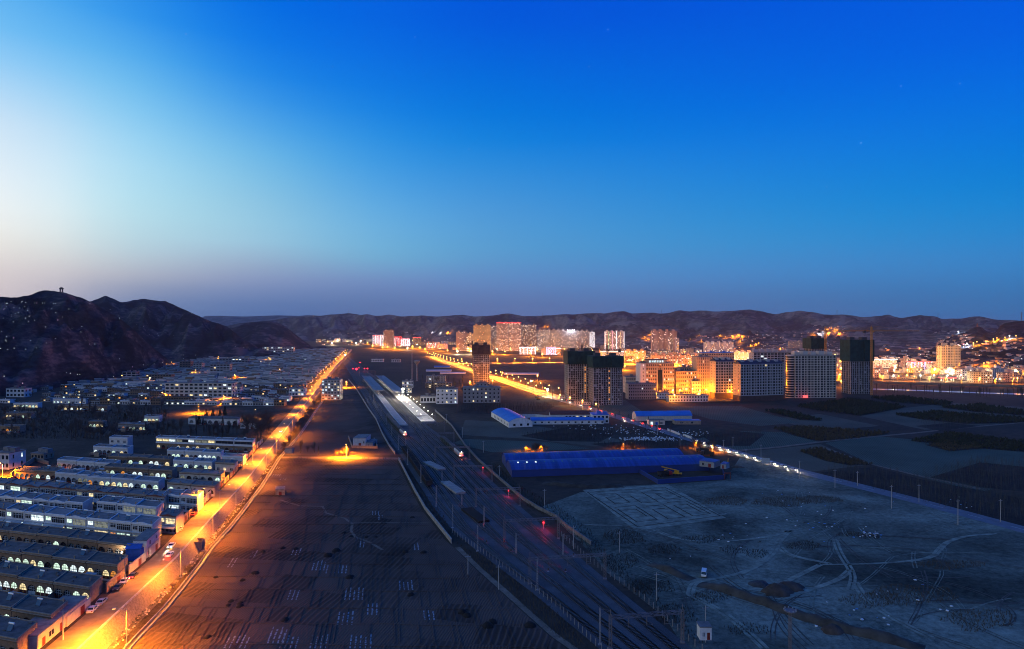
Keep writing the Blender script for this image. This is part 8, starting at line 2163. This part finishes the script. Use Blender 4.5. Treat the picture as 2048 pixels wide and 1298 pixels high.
# junk skip / rubbish bins at the roadside, red gate sign
x, y = gp(395, 1075, VZ); root = empty('skip', (road_x(250) + 6.2, 250, .4), R(12), 'open brick rubbish bay at the street edge above the ditch', 'rubbish bay'); b = MB(); b.box(-1.8, 1.8, -2.4, -2.2, 0, 3); b.box(-1.8, 1.8, 2.2, 2.4, 0, 3); b.box(1.6, 1.8, -2.19, 2.19, 0, 3); b.box(-1.8, 1.59, -2.19, 2.19, 0, .9); b.build('wall', M['side_brick'], root, (0, 0, 0))
x, y = gp(1455, 959); root = empty('gate_frame', (x, y, .05), R(10), 'red gate frame at the corner of the blue yard fence', 'gate'); b = MB(); b.box(-1.9, -1.6, -.15, .15, 0, 3.2); b.box(1.6, 1.9, -.15, .15, 0, 3.2); b.box(-1.9, 1.9, -.16, .16, 3.21, 3.9); b.build('frame', M['trim_red'], root, (0, 0, 0))
x, y = gp(1532, 931); root = empty('roadside_board', (x, y, .05), R(-20), 'pale notice board standing beside the country road', 'board'); b = MB(); b.box(-2.2, 2.2, -.08, .08, 1.2, 4.6); b.build('panel', M['corr_sheet'], root, (0, 0, 0)); b = MB(); b.box(-2.0, -1.85, -.07, .07, 0, 1.19); b.box(1.85, 2.0, -.07, .07, 0, 1.19); b.build('leg', M['pole_grey'], root, (0, 0, 0))

# ---- trees
pmat('bark', (.075, .058, .048), .95, .3, 1.5); pmat('twigs', (.10, .075, .06), .95, .3, 1.0); pmat('conifer', (.018, .028, .018), .9, .4, .8); pmat('poplar_twigs', (.085, .075, .062), .95, .3, 1.0); pmat('willow', (.13, .095, .05), .95, .3, 1)
def bare_tree(seed, h, spread, n, up=.75):
	rr = random.Random(seed); t = MB(); c = MB(); t.tube((0, 0, 0), (rr.uniform(-.2, .2), rr.uniform(-.2, .2), h * .55), h * .024, h * .012, n=5)
	tips = []
	for i in range(max(5, n // 18)):
		z = h * rr.uniform(.2, .55); a = rr.uniform(0, 6.28); L = h * rr.uniform(.25, .5); e = Vector((math.cos(a) * L * (1 - up) * spread * 2, math.sin(a) * L * (1 - up) * spread * 2, L * up + .1)); p = Vector((0, 0, z)); t.tube(p, p + e, h * .009, h * .003, n=3, cap=False); tips.append((p, e))
	for i in range(n):
		p, e = rr.choice(tips); s = p + e * rr.uniform(.25, 1.0); a = rr.uniform(0, 6.28); L = h * rr.uniform(.08, .26); d = Vector((math.cos(a) * (1 - up) * 1.8 * spread, math.sin(a) * (1 - up) * 1.8 * spread, up * rr.uniform(.5, 1.2))).normalized() * L; q = s + d; w = Vector((-math.sin(a), math.cos(a), 0)) * .035
		c.poly([s - w, s + w, q]); c.poly([s - Vector((0, 0, .03)), s + Vector((0, 0, .03)), q + Vector((.05, .05, 0))])
	return t.mesh('trunk', M['bark']), c.mesh('crown', M['twigs'])
BT = [bare_tree(i, 9, 1.0, 420, .62) for i in range(3)]; PT = [bare_tree(10 + i, 12, .55, 380, .86) for i in range(3)]; WT = [bare_tree(20 + i, 7, 1.3, 420, .5) for i in range(2)]
for a, c in PT: c.materials[0] = M['poplar_twigs']
def conifer(seed, h):
	rr = random.Random(seed); b = MB(); t = MB(); t.tube((0, 0, 0), (0, 0, h * .9), h * .03, h * .006, n=5)
	for i in range(340):
		z = h * (.08 + .92 * rr.random() ** 1.2); r = h * .23 * (1 - z / h) ** .8 * rr.uniform(.35, 1.1); a = rr.uniform(0, 6.28); s = h * .05; p = Vector((r * math.cos(a), r * math.sin(a), z)); w = Vector((-math.sin(a), math.cos(a), 0)) * s; o_ = Vector((math.cos(a), math.sin(a), -.4)) * s * 1.3
		b.poly([p - w, p + w, p + o_]); b.poly([p, p + Vector((0, 0, s * 1.4)), p + o_])
	return t.mesh('trunk', M['bark']), b.mesh('crown', M['conifer'])
CT = [conifer(i, 7) for i in range(2)]
TN = 0
def tree(kind, x, y, z, s, label, group):
	global TN
	ms = {'bare': BT, 'poplar': PT, 'willow': WT, 'conifer': CT}[kind]; m = ms[TN % len(ms)]; TN += 1; nm = {'bare': 'bare_tree', 'poplar': 'bare_poplar', 'willow': 'bare_shrub', 'conifer': 'conifer'}[kind]
	root = empty(nm, (x, y, z), rt.uniform(0, 6.28), label, 'tree' if kind != 'willow' else 'shrub', group); root.scale = (s, s, s * rt.uniform(.85, 1.2)); put('trunk', m[0], root, (0, 0, 0)); put('crown', m[1], root, (0, 0, 0))
rt = random.Random(31)
def grove(n, x0, x1, y0, y1, kinds, z, smin, smax, label, group):
	for _ in range(n):
		px, py = rt.uniform(x0, x1), rt.uniform(y0, y1); x, y = gp(px, py, z); tree(rt.choice(kinds), x, y, z, rt.uniform(smin, smax), label, group)
G1 = 'bare trees of the grove in the village'
grove(105, -20, 345, 822, 886, ('bare', 'poplar', 'bare'), VZ, .7, 1.25, 'leafless tree in the dark grove left of the arched schoolhouse', G1)
grove(40, 345, 520, 856, 880, ('bare', 'poplar'), VZ, .65, 1.05, 'leafless tree in front of the arched schoolhouse', 'bare trees in front of the arched schoolhouse')
grove(12, 495, 540, 846, 884, ('bare',), VZ, 1.4, 2.0, 'leafless tree tinted orange beside the village street', 'bare trees beside the village street')
grove(4, 405, 450, 832, 838, ('conifer',), VZ, .8, 1.2, 'dark conifer behind the arched schoolhouse', 'dark conifers near the arched schoolhouse')
for px, py, s, lb in ((398, 850, 1.2, 'round dark conifer before the arched schoolhouse'), (30, 918, .9, 'dark conifer beside the brown yard at the left edge'), (250, 838, .9, 'dark conifer above the bare grove')): x, y = gp(px, py, VZ); tree('conifer', x, y, VZ, s, lb, None)
grove(40, -20, 330, 785, 815, ('bare', 'bare', 'conifer'), VZ, .6, 1.0, 'tree among the dim houses at the hill foot', 'trees among the dim houses at the hill foot')
plantation_later = [('dark leafless brush filling the village grove', [(-20, 822), (330, 822), (345, 880), (180, 890), (-20, 888)], 2.6, 5.5, 'tuft', 'scrub_dark', 70), ('dark brush among the dim houses at the hill foot', [(-20, 792), (140, 795), (330, 812), (330, 822), (-20, 822)], 3.4, 3.5, 'tuft', 'scrub_dark', 71)]
# shrubs on the street verge
for _ in range(85):
	y = rt.uniform(170, 760) if rt.random() < .5 else rt.uniform(420, 760); x = road_x(y) + 9.2 + rt.random() * max(.8, can_x(y) - 2.0 - road_x(y) - 9.4); tree('willow', x, y, .05, rt.uniform(.25, .5) if y < 420 else rt.uniform(.5, .95), 'leafless shrub on the verge between street bank and channel', 'bare shrubs along the street verge')
grove(9, 672, 712, 908, 913, ('bare', 'willow'), 0, .45, .75, 'small bare tree glowing orange round the lane lamp', 'glowing bare trees on the lane')
grove(6, 600, 660, 902, 910, ('bare', 'poplar'), 0, .5, .8, 'small bare tree on the lane toward the street', 'bare trees on the lane toward the street')
# lamp-lit bushes behind the warehouse
for px, w in ((1062, 26), (1085, 18), (1245, 26), (1262, 18), (1395, 22), (1430, 30)):
	x, y = gp(px, 906 if px < 1390 else 893); grove(5, px - w / 2, px + w / 2, 900 if px < 1390 else 893, 907 if px < 1390 else 899, ('bare', 'willow'), 0, .6, .95, 'bare tree lit orange behind the blue warehouse', 'bare trees lit orange behind the blue warehouse')
for i, (px, py) in enumerate(((1052, 905), (1082, 904), (1246, 899), (1262, 898), (1392, 897), (1425, 903))):
	x, y = gp(px, py); street_lamp(x, y, 0, 'small orange lamp half hidden behind the blue warehouse, %s from the left' % nth(i), 'orange lamps behind the blue warehouse', 11000, 4.5, .6, R(90))
grove(45, 840, 980, 762, 800, ('bare', 'poplar'), 0, .8, 1.3, 'bare tree around the railway offices', 'bare trees around the railway offices')
# trees along road and river
for k in range(34):
	yv = 470 + k * 9.5; x = bv_x(yv) + (8.5 if k % 2 else -8); tree('poplar', x, yv, 0, rt.uniform(.35, .6), 'young bare tree lining the country road', 'young bare trees along the country road')
for _ in range(46):
	px = rt.uniform(1752, 2060); py = 781 + (px - 1752) * .035 + rt.uniform(0, 6); x, y = gp(px, py); tree('poplar', x, y, 0, rt.uniform(.75, 1.05), 'bare poplar standing along the pale river', 'bare poplars along the river')
# plantations: nobody could count them
def plantation(label, poly, sp, h, kind, m, seed, jit=.4):
	rr = random.Random(seed); P = [gp(*p) for p in poly]; xs_ = [p[0] for p in P]; ys2 = [p[1] for p in P]; b = MB()
	def inside(x, y):
		c = False; j = len(P) - 1
		for i in range(len(P)):
			if (P[i][1] > y) != (P[j][1] > y) and x < (P[j][0] - P[i][0]) * (y - P[i][1]) / (P[j][1] - P[i][1]) + P[i][0]: c = not c
			j = i
		return c
	if kind != 'tuft': sb = MB(); sb.poly([(*p, .078 + seed * .001) for p in P]); sb.f[0] = sb.f[0] if sum(P[i - 1][0] * P[i][1] - P[i][0] * P[i - 1][1] for i in range(len(P))) > 0 else sb.f[0][::-1]; tag(sb.build('plantation_soil', M['dark_soil']), kind='structure')
	if kind == 'bush': sp *= .8
	y = min(ys2)
	while y < max(ys2):
		x = min(xs_)
		while x < max(xs_):
			X, Y = x + rr.uniform(-jit, jit) * sp, y + rr.uniform(-jit, jit) * sp
			if inside(X, Y) and noise.noise(Vector((X * .03, Y * .03, seed))) > (-.75 if kind == 'bush' else -.5):
				hh = h * rr.uniform(.7, 1.25)
				if kind == 'bush':
					for q in range(5):
						a = rr.uniform(0, 6.28); s = hh * .32; p = Vector((X + rr.uniform(-.3, .3) * hh, Y + rr.uniform(-.3, .3) * hh, hh * rr.uniform(.05, .6))); w = Vector((-math.sin(a), math.cos(a), .2)) * s; b.poly([p - w, p + w, p + Vector((rr.uniform(-.2, .2), rr.uniform(-.2, .2), 1)) * hh * .6])
				elif kind == 'pole':
					for q in range(6):
						a = rr.uniform(0, 6.28); z = hh * rr.uniform(.25, .7) if q else 0; w = Vector((math.cos(q * 1.1), math.sin(q * 1.1), 0)) * (.05 if q else .07); e = Vector((X + math.cos(a) * hh * .07, Y + math.sin(a) * hh * .07, min(hh, z + hh * .35) if q else hh)); b.poly([Vector((X, Y, z)) - w, Vector((X, Y, z)) + w, e])
				else:
					for q in range(4):
						a = rr.uniform(0, 6.28); w = Vector((math.cos(a), math.sin(a), 0)) * hh * .10; e = Vector((X + rr.uniform(-.35, .35) * hh, Y + rr.uniform(-.35, .35) * hh, hh * rr.uniform(.6, 1.1))); b.poly([Vector((X, Y, 0)) - w, Vector((X, Y, 0)) + w, e])
			x += sp
		y += sp
	return tag(b.build('plantation' if kind != 'tuft' else 'dry_scrub', M[m]), label, 'plantation' if kind != 'tuft' else 'scrub', kind='stuff')
pmat('nursery_green', (.022, .030, .020), .95, .4, .6); pmat('orchard_brown', (.055, .048, .032), .95, .4, .6); pmat('scrub_dry', (.085, .068, .048), .95, .4, .3); pmat('scrub_dark', (.035, .030, .024), .95, .4, .3); pmat('young_poplars', (.06, .06, .055), .95, .3, .2)
for q in plantation_later: plantation(*q)
plantation('dark strip of conifer nursery in the left field block', [(1528, 822), (1560, 821), (1645, 841), (1640, 842), (1600, 840)], 3.0, 2.6, 'bush', 'nursery_green', 1)
plantation('dark nursery block below the pale slab', [(1590, 813), (1700, 798), (1810, 814), (1800, 818), (1720, 832), (1640, 822)], 3.6, 2.6, 'bush', 'nursery_green', 2)
plantation('brownish orchard block above the farm track', [(1545, 857), (1600, 853), (1780, 866), (1760, 872), (1640, 884), (1590, 872)], 3.0, 2.0, 'bush', 'orchard_brown', 3)
plantation('dark strip of low bushes right of the farm track', [(1600, 903), (1640, 896), (1745, 930), (1700, 931), (1650, 922)], 2.2, 1.6, 'bush', 'orchard_brown', 4)
plantation('long dark orchard block at the right edge', [(1820, 882), (1900, 866), (2060, 886), (2060, 905), (1960, 897)], 3.0, 2.2, 'bush', 'nursery_green', 5)
plantation('dark orchard strip across the middle right fields', [(1790, 830), (1870, 824), (2060, 838), (2060, 846), (1930, 848), (1850, 840)], 3.6, 2.6, 'bush', 'nursery_green', 6)
plantation('dark hedge blocks near the river', [(1740, 796), (1800, 793), (1910, 806), (1890, 812), (1800, 806)], 4.0, 2.8, 'bush', 'nursery_green', 7)
plantation('dark hedge blocks at the far right fields', [(1880, 815), (1960, 810), (2060, 824), (2060, 832), (1950, 824)], 4.0, 2.8, 'bush', 'nursery_green', 8)
plantation('brown orchard beside the farm track', [(1850, 890), (1900, 884), (1985, 895), (1900, 903)], 2.8, 1.8, 'bush', 'orchard_brown', 9)
plantation('thin poplar plantation right of the country road', [(1640, 950), (1720, 936), (1810, 955), (1700, 972)], 3.0, 6, 'pole', 'young_poplars', 10)
plantation('thin poplar plantation at the lower right', [(1720, 972), (1850, 960), (2060, 1000), (2060, 1050), (1900, 1018)], 2.8, 7, 'pole', 'young_poplars', 11)
plantation('thin poplar plantation beyond the farm path', [(1860, 955), (1960, 925), (2060, 935), (2060, 985), (1960, 975)], 3.2, 7, 'pole', 'young_poplars', 12)
plantation('thin poplar wood beside the road and rubbish tip', [(1395, 868), (1470, 862), (1530, 868), (1500, 892), (1440, 893)], 3.4, 6, 'pole', 'young_poplars', 13)
plantation('dark poplar wood left of the blue workshops', [(905, 826), (960, 812), (1110, 812), (1090, 824), (985, 828)], 3.6, 6, 'pole', 'scrub_dark', 14)
plantation('dark brush wood before the blue workshops', [(1040, 872), (1160, 850), (1230, 868), (1200, 884), (1100, 882)], 2.6, 3.5, 'pole', 'scrub_dark', 15)
plantation('dark brush behind the warehouse', [(1180, 888), (1290, 880), (1380, 890), (1390, 900), (1240, 900)], 2.8, 3.0, 'pole', 'scrub_dark', 16)
plantation('poplar stand at the right middle field', [(1830, 852), (1900, 846), (1960, 852), (1880, 862)], 4.0, 8, 'pole', 'young_poplars', 17)
plantation('dry scrub on the railway bank beside the white wall', [(795, 915), (812, 935), (850, 985), (880, 1020), (906, 1066), (905, 1085), (845, 1015), (825, 985)], 1.1, .9, 'tuft', 'scrub_dry', 18)
plantation('dry scrub between dirt path and railway fence', [(912, 1085), (975, 1118), (1050, 1176), (1115, 1226), (1180, 1295), (1150, 1298), (1105, 1266), (1010, 1178), (940, 1118)], .9, .8, 'tuft', 'scrub_dry', 19)
plantation('dark scrub between railway and sandy lot', [(1050, 1010), (1120, 1050), (1190, 1115), (1290, 1195), (1390, 1285), (1420, 1298), (1300, 1180), (1215, 1110), (1180, 1060), (1100, 1000)], 1.2, .9, 'tuft', 'scrub_dark', 20)
plantation('dark scrub between boundary wall and blue warehouse', [(965, 925), (995, 930), (1030, 965), (1090, 1000), (1070, 1012), (1000, 958)], 1.4, 1.0, 'tuft', 'scrub_dark', 21)
for k, (px, py, rx, ry, d) in enumerate(((1470, 1101, 26, 10, 1), (1405, 1078, 40, 9, 1), (1512, 1108, 24, 9, 1), (1608, 1092, 36, 9, 1), (1330, 1100, 40, 10, 1), (1250, 1075, 44, 16, 1), (1300, 1175, 50, 16, 1), (1240, 1125, 34, 20, 1), (1420, 1195, 40, 12, 1), (1700, 1069, 30, 5, 1), (1742, 1074, 20, 5, 1), (1500, 1260, 50, 12, 1), (1830, 1190, 90, 22, 0), (1900, 1130, 70, 10, 0), (1740, 1200, 60, 16, 0), (1560, 1004, 60, 10, 0), (1450, 1003, 50, 9, 0), (1350, 1230, 50, 20, 1), (1640, 1000, 50, 8, 0), (1960, 1240, 70, 24, 0))):
	plantation('patch of dry weeds on the sandy lot', [(px + rx * math.cos(t * .52) * (1 + .2 * math.sin(t * 2.3 + k)), py + ry * math.sin(t * .52) * (1 + .2 * math.cos(t * 1.7 + k))) for t in range(12)], 0.85, .8, 'tuft', 'scrub_dark' if d else 'scrub_dry', 30 + k, .5)
plantation('dry reeds and weeds along the ditch below the street bank', [(300, 1298 - 20), (330, 1210), (372, 1150), (430, 1078), (470, 1030), (520, 962), (556, 908), (560, 912), (480, 1028), (440, 1074), (392, 1138), (340, 1205)], .8, .8, 'tuft', 'scrub_dry', 60)
# rocks and debris in the ditch
rk = MB(); rr = random.Random(77)
for _ in range(420):
	y = rr.uniform(165, 420); x = road_x(y) + rr.uniform(7.2, 9.8); s = rr.uniform(.12, .45) * (1.5 if rr.random() < .1 else 1); a = rr.uniform(0, 3); rk.prism([(x - s * math.cos(a), y - s * math.sin(a)), (x + s * math.sin(a) * .8, y - s * math.cos(a)), (x + s * math.cos(a), y + s * math.sin(a)), (x - s * math.sin(a) * .7, y + s * math.cos(a))], 0, .1 + s * rr.uniform(.4, .9), rr.choice((0, 0, 1)))
tag(rk.build('ditch_rubble', [M['kerb_stone'], M['litter_dark']]), 'stones and rubbish lying along the ditch below the street', 'rubble', kind='stuff')
# ------------------------------------------------------------------ haze over the valley
hz = MB(); hz.box(-11500, 11500, -1900, 11500, -4.5, 262)
hm = bpy.data.materials.new('haze'); hm.use_nodes = True; hm.node_tree.nodes.clear()
ho = hm.node_tree.nodes.new('ShaderNodeOutputMaterial'); hv = hm.node_tree.nodes.new('ShaderNodeVolumePrincipled')
hv.inputs['Color'].default_value = (.70, .78, .95, 1); hv.inputs['Density'].default_value = .000034; hv.inputs['Anisotropy'].default_value = .2
hm.node_tree.links.new(hv.outputs[0], ho.inputs['Volume'])
tag(hz.build('haze', hm), kind='stuff')
